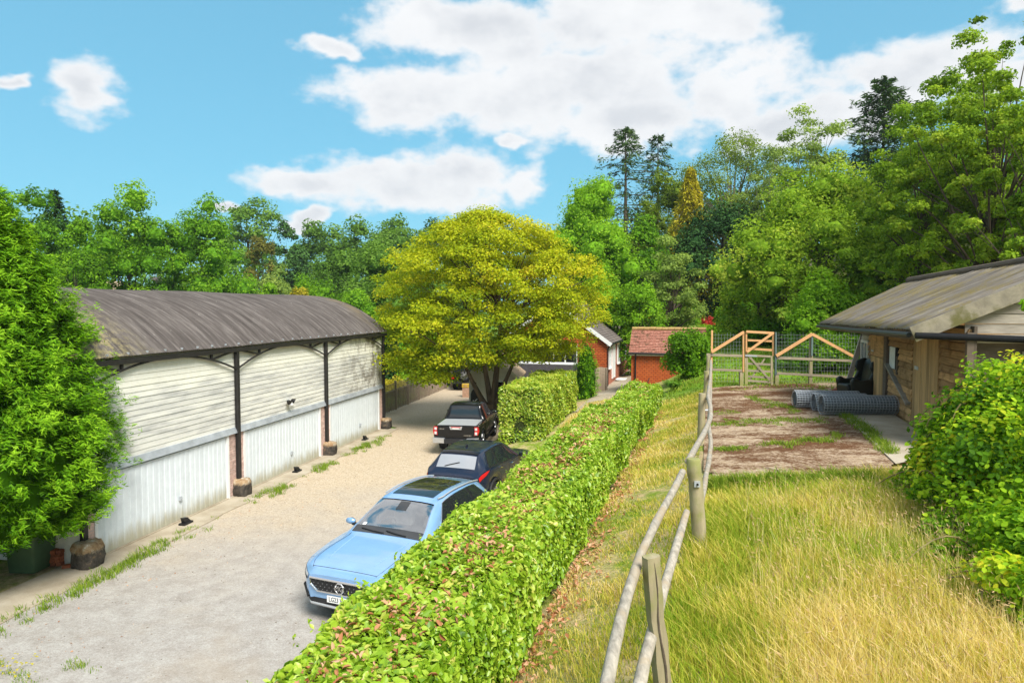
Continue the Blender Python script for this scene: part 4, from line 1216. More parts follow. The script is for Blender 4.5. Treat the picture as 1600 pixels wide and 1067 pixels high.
# ------------------------------------------------------------------ post and rail fence along the bank
M_FPOST = timber('green_grey_post', (0.33, 0.28, 0.175), (7, 7, 0.9), 0.28, 0.85, 0.08, (0.25, 0.25, 0.09), 0.6)
M_RAIL = timber('silvered_rail', (0.34, 0.305, 0.25), (14, 5, 14), 0.5, 0.85, 0.06, (0.36, 0.29, 0.2), 0.5)
M_OLDRAIL = timber('old_grey_rail', (0.28, 0.235, 0.165), (2, 12, 12), 0.3, 0.85, 0.1)
M_NEWWOOD = timber('fresh_orange_timber', (0.60, 0.33, 0.145), (6, 6, 6), 0.18, 0.7, 0.08)
M_BLUEPOST = timber('blue_green_treated_post', (0.12, 0.17, 0.16), (7, 7, 1), 0.25)
fen = thing('post_and_rail_fence', 'weathered post and rail fence running up the grassy bank from the camera', 'fence', (0, 0, 0))
def wob_tube(p, q, r0, r1, n, amp, seed, segs=10, sq=False):
    rg = np.random.default_rng(seed)
    pts, rs = [], []
    for i in range(n + 1):
        f_ = i / n
        pts.append(lerp(Vector(p), Vector(q), f_) + Vector(tuple(rg.normal(0, amp, 3))))
        rs.append((r0 + (r1 - r0) * f_) * (1 + rg.normal(0, 0.03)))
    return pts, rs
fpA = (on(1016, 868, 3.75), Vector((1.20, 5.05, 2.30)))
B_top, B_bot = on(1084, 717, 3.75), Vector((2.37, 8.36, 2.30))
C_top = on(1097.5, 615, 3.72); D_top = on(1104, 580, 3.72); E_top = on(1107, 553, 3.72)
# nearest post: split and square, leaning
def split_post(top, bot, w, h, seed):
    rg = np.random.default_rng(seed)
    mb = MB(); n = 9
    ax = (Vector(bot) - Vector(top)).normalized()
    sx = Vector((1, 0.25, 0)); sx = (sx - ax * sx.dot(ax)).normalized(); sy = ax.cross(sx)
    sect = [(-1, -0.8), (-0.2, -1.0), (0.75, -0.85), (1, -0.1), (0.9, 0.8), (0.0, 1.0), (-0.85, 0.85), (-1.05, 0.1)]
    rows = []
    for i in range(n + 1):
        c = lerp(Vector(top), Vector(bot), i / n) + Vector(tuple(rg.normal(0, .003, 3)))
        rows.append([c + sx * (a * w / 2 * (1 + rg.normal(0, .03))) + sy * (b * h / 2 * (1 + rg.normal(0, .03))) for a, b in sect])
    for r in rows: r.append(r[0])
    mb.grid(rows); mb.add(rows[0][:-1] + [], [tuple(range(8))])
    return mb
pA = split_post(fpA[0], fpA[1], 0.118, 0.10, 3).build('post', M_FPOST, fen, 28, label='split square post, nearest to the camera')
vA = Vector(fpA[0]); axA = (Vector(fpA[1]) - vA).normalized()
crk = [vA + axA * u + Vector((0.012 + 0.010 * math.sin(u * 9), -0.0525, 0.0)) for u in np.linspace(0.03, 1.15, 12)]
MB().tube(crk, [0.002 + 0.0045 * math.sin(math.pi * k / 11) + (0.004 if k > 6 else 0) for k in range(12)], 5).build('split', M_DARKWOOD, pA)
pts, rs = wob_tube(B_top, B_bot, 0.086, 0.092, 10, 0.003, 8)
MB().tube([pts[0] + Vector((0, 0, 0.012))] + pts, [0.076] + rs, 14).build('post', M_FPOST, fen, 40, label='round post with a metal bolt plate')
pb = lerp(B_top, B_bot, 0.20) + Vector((-0.005, -0.092, 0))
o = MB().box(-0.035, 0.035, -0.014, 0.008, -0.035, 0.035).build('bolt_plate', M_GALV, fen); o.location = pb
MB().lathe([(0.0, -0.034), (0.013, -0.034), (0.013, -0.012), (0.0, -0.012)], axis='y', seg=8).build('bolt', M_DARK, o)
for tp, seed in ((C_top, 4), (D_top, 5), (E_top, 6)):
    b_ = Vector((tp.x - 0.02, tp.y, gz(tp.x, tp.y) - 0.25))
    pts, rs = wob_tube(tp, b_, 0.075, 0.08, 6, 0.004, seed)
    MB().tube(pts, rs, 10).build('post', M_FPOST, fen, 40)
# rails: (start, end) on the hedge side of the near posts, on the pen side of the far ones
near0 = on(930, 1180, 3.62); 
def rail(pts_, r, seed):
    K = [Vector(p) for p in pts_]; K = [K[0] * 2 - K[1]] + K + [K[-1] * 2 - K[-2]]
    rg = np.random.default_rng(seed); pts, rs = [], []
    for i in range(1, len(K) - 2):                 # a smooth curve through the given points
        for u in np.linspace(0, 1, 9)[:-1 if i < len(K) - 3 else None]:
            a, b, c, d = K[i - 1:i + 3]
            p = (b * 2 + (c - a) * u + (a * 2 - b * 5 + c * 4 - d) * u * u + (b * 3 - a - c * 3 + d) * u ** 3) * 0.5
            pts.append(p + Vector(tuple(rg.normal(0, .0025, 3)))); rs.append(r * (1 + rg.normal(0, .04)))
    MB().tube(pts, rs, 9).build('rail', M_RAIL, fen, 50)
A_ = Vector(fpA[0]); offL = Vector((-0.11, 0.02, 0))
gA, gB = 2.62, 2.62
rail([Vector((0.10, 1.9, 3.62)), A_ + offL + Vector((0.0, 0, -0.13)), B_top + Vector((-0.13, 0, -0.16))], 0.040, 3)
rail([Vector((0.08, 1.9, 3.10)), A_ + offL + Vector((0.13, 0, -0.62)), B_top + Vector((-0.08, 0, -0.66))], 0.045, 13)
rail([B_top + Vector((-0.05, 0.09, -0.05)), on(1107, 662, 3.62), on(1110, 636, 3.64), C_top + Vector((0.13, 0, -0.05)), on(1110, 588, 3.62), on(1111, 558, 3.66)], 0.043, 23)
rail([B_top + Vector((0.10, 0.05, -0.62)), on(1108, 716, 3.02), on(1110.5, 690, 3.05), C_top + Vector((0.15, 0, -0.62)), on(1110, 625, 3.05), on(1111, 590, 3.1)], 0.040, 33)
for h in (0.12, 0.36):
    MB().lathe([(0.0, -0.05), (0.02, -0.05), (0.022, 0.07), (0.0, 0.07)], (C_top.x + 0.07, C_top.y, C_top.z - h), 'x', 8).build('peg', M_GALV, fen)

# ------------------------------------------------------------------ far pen fence with its gate and extra braces
PD = 24.9
def pf(px, py, d=PD): return at(px, py, d)
pen_f = thing('pen_fence', 'grey rail fence with new orange braces and netting across the far end of the pen', 'fence', (0, 0, 0))
def upright(px, ytop, w, m, name='post', d=PD, label=None):
    tp = pf(px, ytop, d); b_ = Vector((tp.x, tp.y, gz(tp.x, tp.y) - 0.2))
    return MB().beam(b_, tp, w, w, (0, 1, 0)).build(name, m, pen_f, label=label)
upright(1112.5, 516, 0.06, M_NEWWOOD, label='thin new upright at the corner')
upright(1158.5, 579, 0.13, M_FPOST)
MB().beam(pf(1161.3, 581, PD - .06), pf(1161.3, 517.5, PD - .06), 0.055, 0.07, (0, 1, 0)).build('upright', M_NEWWOOD, pen_f)
upright(1213.3, 584, 0.13, M_FPOST)
MB().beam(pf(1211.8, 586, PD - .08), pf(1212.2, 519, PD - .08), 0.06, 0.07, (0, 1, 0)).build('upright', M_BLUEPOST, pen_f)
upright(1267.5, 524, 0.11, M_FPOST)
MB().beam(pf(1268.5, 556, PD - .09), pf(1269, 522, PD - .09), 0.06, 0.05, (0, 1, 0)).build('upright', M_BLUEPOST, pen_f)
def rail2(a, b, h, m, name='rail', dz=0.06):
    return MB().beam(pf(*a, PD - dz), pf(*b, PD - dz), 0.04, h, (0, 0, 1)).build(name, m, pen_f)
rail2((1104, 554), (1160, 556), 0.09, M_OLDRAIL); rail2((1108, 577), (1159, 579), 0.085, M_OLDRAIL)
rail2((1213, 559), (1340, 564), 0.09, M_OLDRAIL); rail2((1214, 583), (1340, 590), 0.085, M_OLDRAIL)
rail2((1112, 550), (1162, 519), 0.10, M_NEWWOOD, 'brace', .12)
rail2((1213, 556), (1269, 522), 0.11, M_NEWWOOD, 'brace', .13); rail2((1269, 522), (1336, 558), 0.10, M_NEWWOOD, 'brace', .12)
mb = MB()
for i in range(49):
    px = 1113 + i * (1340 - 1113) / 48
    if 1162 < px < 1212: continue
    tp = pf(px, 521 + 2 * math.sin(px), PD - .02); b_ = pf(px, 597, PD - .02); mb.beam(b_, tp, .004, .004)
for k in range(14):
    y = 523 + k * 5.6
    mb.beam(pf(1113, y, PD - .02), pf(1160, y, PD - .02), .004, .004); mb.beam(pf(1213, y, PD - .02), pf(1340, y + 1, PD - .02), .004, .004)
mb.build('netting', M_WIRE, pen_f, kind='stuff')
pg = pf(1166, 600)
gate = thing('pen_gate', 'wooden field gate with a new orange frame built up above it', 'gate', (pg.x, pg.y, gz(pg.x, pg.y)))
def gl(px, py, dz=0.0): return local(gate, at(px, py, PD + dz))
def gbeam(a, b, w, h, m, name, dz=0.0, up=(0, 0, 1)): return MB().beam(gl(*a, dz), gl(*b, dz), w, h, up).build(name, m, gate)
gbeam((1166, 600), (1166, 553), 0.05, 0.11, M_FPOST, 'stile', 0, (1, 0, 0)); gbeam((1206, 602), (1206, 556), 0.05, 0.09, M_FPOST, 'stile', 0, (1, 0, 0))
for a, b in ((555, 557), (568, 569.5), (579, 580.5), (588, 590), (594.5, 597)):
    gbeam((1168, a), (1204, b), 0.03, 0.075, M_OLDRAIL, 'bar')
gbeam((1170, 556), (1203, 594), 0.03, 0.07, M_OLDRAIL, 'brace', -0.04); gbeam((1171, 595), (1195, 560), 0.03, 0.05, M_OLDRAIL, 'brace', 0.04)
gbeam((1164.5, 555.5), (1183, 556.5), 0.015, 0.05, M_GALV, 'hinge', -0.06)
gbeam((1166, 553), (1166, 518), 0.05, 0.055, M_NEWWOOD, 'upright', 0, (1, 0, 0)); gbeam((1208, 556), (1208, 519), 0.05, 0.06, M_NEWWOOD, 'upright', 0, (1, 0, 0))
gbeam((1166, 518), (1209, 520.5), 0.04, 0.085, M_NEWWOOD, 'top_bar', -0.05); gbeam((1168, 531.5), (1206, 533), 0.03, 0.07, M_NEWWOOD, 'bar', -0.03); gbeam((1168, 544.5), (1206, 547), 0.03, 0.08, M_NEWWOOD, 'bar', -0.03)
gbeam((1167, 550), (1207, 521), 0.03, 0.085, M_NEWWOOD, 'brace', -0.09)

# ------------------------------------------------------------------ close boarded fence with trellis beyond the barn
M_FENCE = timber('grey_brown_fence_slats', (0.31, 0.245, 0.185), (3, 3, 3), 0.25, 0.85, 0.08)
fp0, fp1 = on(597, 649, 0), on(697, 606.5, 0)
vec = Vector((fp1.x - fp0.x, fp1.y - fp0.y, 0)); FL = vec.length
pf_ = thing('panel_fence', 'grey brown slatted panel fence with trellis tops along the gravel drive', 'fence', (fp0.x, fp0.y, 0), math.atan2(vec.y, vec.x))
NPN = 6; pl = FL / NPN
mb = MB(); ns = 7
for i in range(ns):                              # woven slats held by upright battens
    x = pl * (i + 0.5) / ns; mb.box(x - 0.022, x + 0.022, -0.045, -0.012, 0.02, 1.08)
bat_me = mb.mesh('battens')
mb = MB(); rg = random.Random(2)
for k in range(13):
    z = 0.05 + k * 0.078; j = rg.uniform(-.004, .004)
    n = 14; rows = [[(pl * i / n, 0.012 * math.sin(i * math.pi / 2 + k * math.pi) + j, zz) for i in range(n + 1)] for zz in (z, z + 0.070)]
    mb.grid(rows)
slat_me = mb.mesh('woven_slats')
mb = MB()
for i in range(13):
    mb.box(pl * i / 12 - 0.011, pl * i / 12 + 0.011, -0.02, 0.0, 1.12, 1.48)
for z in (1.14, 1.25, 1.36, 1.46): mb.box(0, pl, -0.001, 0.018, z, z + 0.022)
tre_me = mb.mesh('trellis')
fpost_me = MB().box(-0.05, 0.05, -0.06, 0.05, -0.1, 1.60).mesh('post')
for i in range(NPN):
    o = obj('slats', slat_me, M_FENCE, pf_, kind='stuff'); o.location = (pl * i, 0, 0)
    obj('battens', bat_me, M_FENCE, pf_).location = (pl * i, 0, 0)
    o = MB().box(0, pl, -0.035, 0.03, 1.08, 1.115).build('capping', M_FENCE, pf_); o.location = (pl * i, 0, 0)
    if i < 4: obj('trellis', tre_me, M_FENCE, pf_).location = (pl * i, 0, 0)
for i in range(NPN + 1):
    o = obj('post', fpost_me, M_GATEWOOD, pf_); o.location = (pl * i, 0, 0)
    if i > 4: o.scale.z = 0.8
# tall boards behind the off-roader
q = at(703, 600, 47)
bf = thing('board_fence', 'short run of pale horizontal boards beside the parked off-roader', 'fence', (q.x, q.y, 0), 0.1)
for i in range(11): MB().box(0, 1.1, -0.02, 0.02, 0.05 + i * 0.15, 0.18 + i * 0.15).build('board', M_FENCE, bf)
MB().box(1.11, 1.2, -0.05, 0.05, 0, 1.8).build('post', M_GATEWOOD, bf)
# ------------------------------------------------------------------ vehicles
M_TYRE = plain('tyre_rubber', (0.016, 0.016, 0.017), 0.85, 0, 0.2, 0.2)
M_ALLOY = plain('alloy', (0.55, 0.56, 0.57), 0.3, 0.8, 0.5, 0.05)
M_CHROME = plain('chrome', (0.75, 0.76, 0.78), 0.12, 1.0, 0.5, 0.02)
M_CARGLASS = plain('car_glass', (0.016, 0.019, 0.021), 0.03, 0, 0.75, 0.05)
M_SCREEN = plain('windscreen_glass', (0.27, 0.275, 0.285), 0.03, 0, 0.9, 0.15, 1.2)
t = Nt('reflecting_windscreen')
gl_ = t.new('ShaderNodeBsdfGlossy'); gl_.inputs['Roughness'].default_value = 0.02; gl_.inputs['Color'].default_value = (0.92, 0.94, 0.96, 1)
tp_ = t.new('ShaderNodeBsdfTransparent'); tp_.inputs[0].default_value = (0.80, 0.84, 0.84, 1)
lw_ = t.new('ShaderNodeLayerWeight'); lw_.inputs[0].default_value = 0.45
mx_ = t.new('ShaderNodeMixShader'); t.link(t.range(lw_.outputs['Facing'], 0.0, 1.0, 0.34, 0.95), mx_.inputs[0])
t.link(tp_.outputs[0], mx_.inputs[1]); t.link(gl_.outputs[0], mx_.inputs[2]); t.link(mx_.outputs[0], t.out.inputs[0])
M_SEETHROUGH = t.m
M_SEAT = plain('pale_grey_seat', (0.34, 0.33, 0.32), 0.8, 0, 0.2, 0.15)
M_DASH = plain('dark_dashboard', (0.05, 0.05, 0.052), 0.6, 0, 0.3, 0.2)
M_SCREENBAND = plain('dark_screen_band', (0.03, 0.032, 0.035), 0.06, 0, 0.7, 0.05)
M_REARGLASS = plain('rear_screen_glass', (0.30, 0.31, 0.335), 0.04, 0, 0.9, 0.06, 1.0)
M_TRIM = plain('dark_plastic_trim', (0.02, 0.02, 0.021), 0.6, 0, 0.3, 0.15)
M_LENS = plain('clear_lamp', (0.62, 0.64, 0.66), 0.08, 0.2, 0.8, 0.25, 14)
M_REDLENS = plain('red_lamp', (0.50, 0.012, 0.014), 0.1, 0, 0.7, 0.12)
M_PLATE = plain('white_plate', (0.80, 0.80, 0.78), 0.4, 0, 0.4, 0.02)
M_YPLATE = plain('yellow_plate', (0.78, 0.60, 0.06), 0.4, 0, 0.4, 0.02)
M_SILVER = plain('satin_silver', (0.50, 0.51, 0.52), 0.35, 0.5, 0.5, 0.05)
def carpaint(name, col, rough=0.22, metal=0.0, coat=0.9, spec=0.5):
    t = Nt(name)
    n = t.noise(t.coord('Object'), 3.0, 5, 0.6)
    c = t.ramp(n, [(0.3, tuple(x * 0.94 for x in col)), (0.7, tuple(min(1, x * 1.05) for x in col))])
    m = t.done(c, rough, metal, spec); t.b.inputs['Coat Weight'].default_value = coat; t.b.inputs['Coat Roughness'].default_value = 0.04
    return m
M_BLUE = carpaint('pale_blue_paint', (0.27, 0.47, 0.76), 0.24, 0.45, 1.0)
M_NAVY = carpaint('dark_navy_paint', (0.010, 0.016, 0.036), 0.2, 0, 0.5, 0.3)
M_BLACKP = carpaint('black_paint', (0.006, 0.0065, 0.008), 0.2, 0, 0.35, 0.25)

def pch(t_, pts):
    """Smooth interpolation through (t, value) points without overshoot."""
    xs = [p[0] for p in pts]; ys = [p[1] for p in pts]; n = len(xs)
    if t_ <= xs[0]: return ys[0]
    if t_ >= xs[-1]: return ys[-1]
    dl = [(ys[i + 1] - ys[i]) / (xs[i + 1] - xs[i]) for i in range(n - 1)]
    m = [dl[0]] + [0 if dl[i - 1] * dl[i] <= 0 else 2 * dl[i - 1] * dl[i] / (dl[i - 1] + dl[i]) for i in range(1, n - 1)] + [dl[-1]]
    i = max(k for k in range(n - 1) if xs[k] <= t_)
    h = xs[i + 1] - xs[i]; u = (t_ - xs[i]) / h
    return ((2 * u ** 3 - 3 * u ** 2 + 1) * ys[i] + (u ** 3 - 2 * u ** 2 + u) * h * m[i] + (-2 * u ** 3 + 3 * u ** 2) * ys[i + 1] + (u ** 3 - u ** 2) * h * m[i + 1])

class Car:
    """Body skinned over cross-sections along the length; t runs from the nose (0) to the tail (L)."""
    def __init__(self, L, w, zb, belt, top, wt, wheels, R, crown=0.05):
        self.L, self.w, self.zb, self.beltp, self.top, self.wtp, self.wheels, self.R, self.crown = L, w, zb, belt, top, wt, wheels, R, crown
    def W(self, t_): return pch(t_, self.w)
    def belt(self, t_): return pch(t_, self.beltp)
    def bottom(self, t_):
        z = pch(t_, self.zb)
        for tw in self.wheels:
            r = self.R + 0.065
            if abs(t_ - tw) < r: z = max(z, self.R * 0.98 + math.sqrt(r * r - (t_ - tw) ** 2))
        return z
    def half(self, t_):
        w, zb, zs, zt = self.W(t_), self.bottom(t_), self.belt(t_), pch(t_, self.top)
        wt = w * pch(t_, self.wtp)
        zt = max(zt, zs + 0.015)
        k = min(1, (zt - zs) / 0.45)
        cr = self.crown * (0.35 + 0.65 * k)
        ze = max(zs + 0.006, zt - cr)
        zl = max(zb, min(zs - 0.05, zb + 0.5 * (zs - zb)))
        bul = 1.0
        pts = [(w * 0.90, min(zb, zs - 0.09)), (w * 0.975, zb + 0.22 * (zs - zb)), (w * bul, zb + 0.55 * (zs - zb)), (w * 0.995, zb + 0.85 * (zs - zb)), (w * 0.965, zs)]
        for f_ in (0.35, 0.7):
            pts.append((w * 0.955 + (wt - w * 0.955) * (f_ ** 1.15), zs + (ze - zs) * f_))
        pts += [(wt, ze), (wt * 0.93, ze + (zt - ze) * 0.45), (wt * 0.75, ze + (zt - ze) * 0.72), (wt * 0.45, ze + (zt - ze) * 0.93), (0, zt)]
        return pts
    def y(self, t_): return self.L / 2 - t_
    def side(self, t_, r, sgn):                  # r 0 at the belt line, 1 at the roof edge
        p = self.half(t_)[4:8]; f_ = min(max(r, 0), 1) * 3; i = min(2, int(f_)); u = f_ - i
        return Vector((sgn * (p[i][0] + (p[i + 1][0] - p[i][0]) * u), self.y(t_), p[i][1] + (p[i + 1][1] - p[i][1]) * u))
    def flank(self, t_, r, sgn):                 # r 0 at the sill, 1 at the belt line
        p = self.half(t_)[0:5]; f_ = min(max(r, 0), 1) * 4; i = min(3, int(f_)); u = f_ - i
        return Vector((sgn * (p[i][0] + (p[i + 1][0] - p[i][0]) * u), self.y(t_), p[i][1] + (p[i + 1][1] - p[i][1]) * u))
    def over(self, t_, q):                       # q -1..1 across the bonnet, roof or screens
        p = self.half(t_)[7:]; a = abs(q); x = a * p[0][0]
        for i in range(len(p) - 1):
            if p[i + 1][0] <= x <= p[i][0] + 1e-6:
                u = (p[i][0] - x) / max(1e-6, p[i][0] - p[i + 1][0]); z = p[i][1] + (p[i + 1][1] - p[i][1]) * u; break
        return Vector((math.copysign(x, q), self.y(t_), z))
    def body(self, root, m, step=0.05, open_=None):
        ts = sorted(set([0.0, self.L] + [round(x, 3) for x in np.arange(step, self.L - 0.01, step)] + [0.012, 0.03, self.L - 0.012, self.L - 0.03] + [tw + s * (self.R + 0.06) for tw in self.wheels for s in (-1, 1)]))
        rows = []
        for t_ in ts:
            h = self.half(t_)
            r = [Vector((-x, self.y(t_), z)) for x, z in h] + [Vector((x, self.y(t_), z)) for x, z in h[-2::-1]]
            rows.append(r)
        mb = MB()
        if open_ is None: mb.grid(rows)
        else:                                    # leave the windscreen opening out of the skin
            nc = len(rows[0]); mb.v = [tuple(p) for r in rows for p in r]
            for i in range(len(rows) - 1):
                for j in range(nc - 1):
                    if open_[0] <= ts[i] and ts[i + 1] <= open_[1] + 1e-6 and 8 <= j < nc - 9: continue
                    mb.f.append((i * nc + j, i * nc + j + 1, (i + 1) * nc + j + 1, (i + 1) * nc + j))
        for r in (rows[0], rows[-1]): mb.add(r, [tuple(range(len(r)))])
        o = mb.build('body', m, root, 32)
        wmin = self.W(self.L / 2)
        MB().box(-wmin * 0.80, wmin * 0.80, -self.L / 2 + 0.25, self.L / 2 - 0.25, self.zb[len(self.zb) // 2][1] - 0.02, self.belt(self.L / 2) - 0.12).build('underbody', M_TRIM, root)
        return o
    def patch(self, fn, us, vs, lift, name, m, parent, t_of=None):
        """A pane lying on the surface fn(u, v), raised a little along the normal."""
        rows = []
        for u in us:
            r = []
            for v in vs:
                a = v if not callable(u) else v
                p = fn(u, v); e = 1e-3
                n = (fn(u + e, v) - p).cross(fn(u, v + e) - p)
                if n.length > 0: n.normalize()
                c = Vector((0, p.y, 0.7)); 
                if n.dot(p - c) < 0: n = -n
                r.append(p + n * lift)
            rows.append(r)
        o = MB().grid(rows).build(name, m, parent, 60)
        return o
    def quadpatch(self, fn, corners, lift, name, m, parent, nu=14, nv=6):
        """corners: four (u, v) pairs, mapped bilinearly on the surface."""
        a, b, c, d = [np.array(x, float) for x in corners]
        def g(u, v):
            k = a * (1 - u) * (1 - v) + b * u * (1 - v) + c * u * v + d * (1 - u) * v
            return fn(k[0], k[1])
        return self.patch(g, np.linspace(0, 1, nu + 1) * 0.999, np.linspace(0, 1, nv + 1) * 0.999, lift, name, m, parent)
    def strip(self, fn, pts, wd, m, name, parent, lift=0.006, hgt=0.012):
        P_ = []
        for (u, v) in pts:
            p = fn(u, v); e = 1e-3; n = (fn(u + e, v) - p).cross(fn(u, v + e) - p)
            if n.length > 0: n.normalize()
            if n.dot(p - Vector((0, p.y, 0.7))) < 0: n = -n
            P_.append(p + n * lift)
        return MB().tube(P_, wd, 5).build(name, m, parent)
def wheel(root, car, tw, sgn, R, m_rim=None, spokes=10, wid=0.22, out=0.0):
    x = car.W(tw) * 0.985 + out
    o = MB().lathe([(R * 0.62, -wid), (R * 0.93, -wid), (R, -wid * 0.85), (R, -wid * 0.15), (R * 0.94, 0.0), (R * 0.70, 0.005), (R * 0.66, -0.012)], axis='x', seg=32).build('wheel', M_TYRE, root, 40)
    o.location = (sgn * x, car.y(tw), R); o.rotation_euler.z = 0 if sgn > 0 else math.pi
    MB().lathe([(R * 0.66, -0.012), (R * 0.62, -0.02), (R * 0.60, -0.07), (0.02, -0.08), (0.0, -0.08)], axis='x', seg=28).build('rim_well', M_TRIM, o, 40)
    mb = MB()
    for k in range(spokes):
        a = 2 * math.pi * k / spokes + (0.12 if k % 2 else -0.12)
        mb.beam((-0.02, 0.05 * math.cos(a), 0.05 * math.sin(a)), (-0.018, R * 0.64 * math.cos(a), R * 0.64 * math.sin(a)), R * 0.085, 0.03, (1, 0, 0))
    mb.lathe([(0.0, 0.0), (0.05, 0.0), (0.06, -0.03)], axis='x', seg=14)
    mb.lathe([(R * 0.61, -0.022), (R * 0.655, -0.004), (R * 0.68, -0.012)], axis='x', seg=28)
    mb.build('rim', m_rim or M_ALLOY, o, 30)
    mb = MB()
    a_ = np.linspace(math.radians(-18), math.radians(198), 22)
    return o
def arch_trim(root, car, tw, sgn, R, m=None):
    r0, r1 = R + 0.045, R + 0.105
    rows = []
    for a in np.linspace(math.radians(2), math.radians(178), 22):
        t_ = tw - math.cos(a) * r1
        w = car.W(tw) * 1.0
        rows.append([Vector((sgn * (w - 0.10), car.y(tw) + math.cos(a) * r0, R * 0.98 + math.sin(a) * r0)), Vector((sgn * (w + 0.015), car.y(tw) + math.cos(a) * r0, R * 0.98 + math.sin(a) * r0)),
                     Vector((sgn * (w + 0.012), car.y(tw) + math.cos(a) * r1, R * 0.98 + math.sin(a) * r1)), Vector((sgn * (w - 0.02), car.y(tw) + math.cos(a) * (r1 + .01), R * 0.98 + math.sin(a) * (r1 + .01)))])
    MB().grid(rows).build('wheel_arch', m or M_TRIM, root, 40)
    # dark lining of the wheel housing
    rows = [[Vector((sgn * xx, car.y(tw) + math.cos(a) * (r0 + .01), R * 0.98 + math.sin(a) * (r0 + .01))) for xx in (car.W(tw) * 0.45, car.W(tw) - 0.06)] for a in np.linspace(0, math.pi, 12)]
    MB().grid(rows).build('wheel_housing', M_TRIM, root)
def mirror(root, car, t_, sgn, m):
    b = car.side(t_, 0.08, sgn)
    h = MB().lathe([(0.0, -0.02), (0.06, -0.01), (0.095, 0.05), (0.10, 0.10), (0.085, 0.16), (0.05, 0.19), (0.0, 0.20)], axis='x', seg=16).build('mirror', m, root, 60)
    h.location = b + Vector((sgn * 0.06, 0.02, 0.07)); h.scale = (sgn * 0.95, 0.62, 0.62)
    g = MB().lathe([(0.0, 0.0), (0.075, 0.0), (0.08, 0.006)], axis='y', seg=16).build('mirror_glass', M_CARGLASS, h, 40); g.location = (0.10, -0.10, 0.0)
    MB().beam(b + Vector((sgn * -0.03, 0.02, 0.0)), b + Vector((sgn * 0.10, 0.02, 0.03)), 0.06, 0.05).build('mirror_arm', M_TRIM, root)

def suv_windows(car, root, tc, th, tre, trg, rear_m, screen_m, b_pillar, c_pillar, m_frame, t_last=None, d_pillar=None):
    """tc cowl, th header, tre end of the roof, trg foot of the rear screen."""
    car.patch(car.over, np.linspace(tc + 0.03, th - 0.03, 14), np.linspace(-0.955, 0.955, 17), 0.006, 'windscreen', screen_m, root)
    ws = [('window', tc + 0.42, th + 0.20, b_pillar - 0.05, b_pillar - 0.03), ('window', b_pillar + 0.04, b_pillar + 0.06, c_pillar - 0.04, c_pillar - 0.10)]
    if d_pillar: ws.append(('window', c_pillar + 0.05, c_pillar, d_pillar - 0.02, d_pillar - 0.30))
    for sgn in (-1, 1):
        fn = lambda u, v: car.side(u, v, sgn)
        car.quadpatch(fn, [(ws[0][1] - .02, .07), (ws[-1][3] + .02, .07), (ws[-1][4] + .02, .92), (ws[0][2] - .03, .92)], 0.004, 'pillar_trim', M_BLACK, root, 24, 8)
        for (nm, b0, t0, b1, t1) in ws:
            car.quadpatch(fn, [(b0, 0.10), (b1, 0.10), (t1, 0.88), (t0, 0.88)], 0.007, nm, M_CARGLASS, root)
        last = ws[-1]
        loop = [(ws[0][1] - 0.04, 0.05)] + [(ws[0][1] + (last[3] - ws[0][1]) * k / 12, 0.05) for k in range(13)]
        car.strip(fn, loop, 0.010, m_frame, 'window_trim', root)
        up = [(ws[0][1] - 0.04, 0.05), ((ws[0][1] + ws[0][2]) / 2, 0.50), (ws[0][2] - 0.02, 0.92)] + [(ws[0][2] + (last[4] - ws[0][2]) * k / 10, 0.94) for k in range(1, 11)] + [((last[3] + last[4]) / 2 + 0.04, 0.5), (last[3] + 0.02, 0.06)]
        car.strip(fn, up, 0.009, m_frame, 'window_trim', root)
    car.patch(car.over, np.linspace(tre + 0.05, trg - 0.02, 10), np.linspace(-0.90, 0.90, 15), 0.006, 'rear_window', rear_m, root)

# ---- pale blue family car facing the camera
L1 = 4.72
blue = Car(L1, [(0, .66), (.06, .76), (.18, .86), (.45, .93), (1.0, .965), (2.2, .97), (3.7, .965), (4.3, .92), (4.62, .82), (4.72, .74)],
           [(0, .36), (.1, .30), (.4, .25), (1.6, .24), (3, .24), (4.4, .30), (4.72, .42)],
           [(0, .80), (.12, .89), (.5, .97), (1.1, 1.035), (1.5, 1.06), (2.6, 1.08), (3.6, 1.14), (4.2, 1.16), (4.55, 1.04), (4.72, .90)],
           [(0, .83), (.10, .925), (.30, 1.0), (.8, 1.065), (1.22, 1.11), (1.33, 1.14), (2.12, 1.57), (2.35, 1.635), (2.9, 1.675), (3.4, 1.66), (3.95, 1.60), (4.12, 1.56), (4.52, 1.18), (4.62, 1.06), (4.72, .93)],
           [(0, .86), (.6, .84), (1.2, .80), (1.4, .80), (2.1, .655), (2.4, .64), (3.3, .63), (4.0, .60), (4.5, .70), (4.72, .80)], (0.98, 3.74), 0.36)
fc = on(540, 912, 0.72)
hd = math.radians(22.5)
ax = Vector((math.sin(hd), math.cos(hd), 0))
bc = Vector((fc.x, fc.y, 0)) + ax * (L1 / 2 - 0.02)
car1_scale = 1.05
car1 = thing('parked_car', 'pale blue family car with a dark roof window, parked facing the camera', 'car', (bc.x, bc.y, 0.006), math.pi - hd, 'cars parked on the drive')
car1.scale = (car1_scale,) * 3
blue.body(car1, M_BLUE, open_=(1.35, 2.15))
suv_windows(blue, car1, 1.33, 2.14, 4.08, 4.52, M_CARGLASS, M_SEETHROUGH, 2.55, 3.45, M_CHROME, d_pillar=4.12)
blue.patch(blue.over, np.linspace(1.335, 1.50, 4), np.linspace(-0.94, 0.94, 15), 0.009, 'screen_band', M_SCREENBAND, car1)
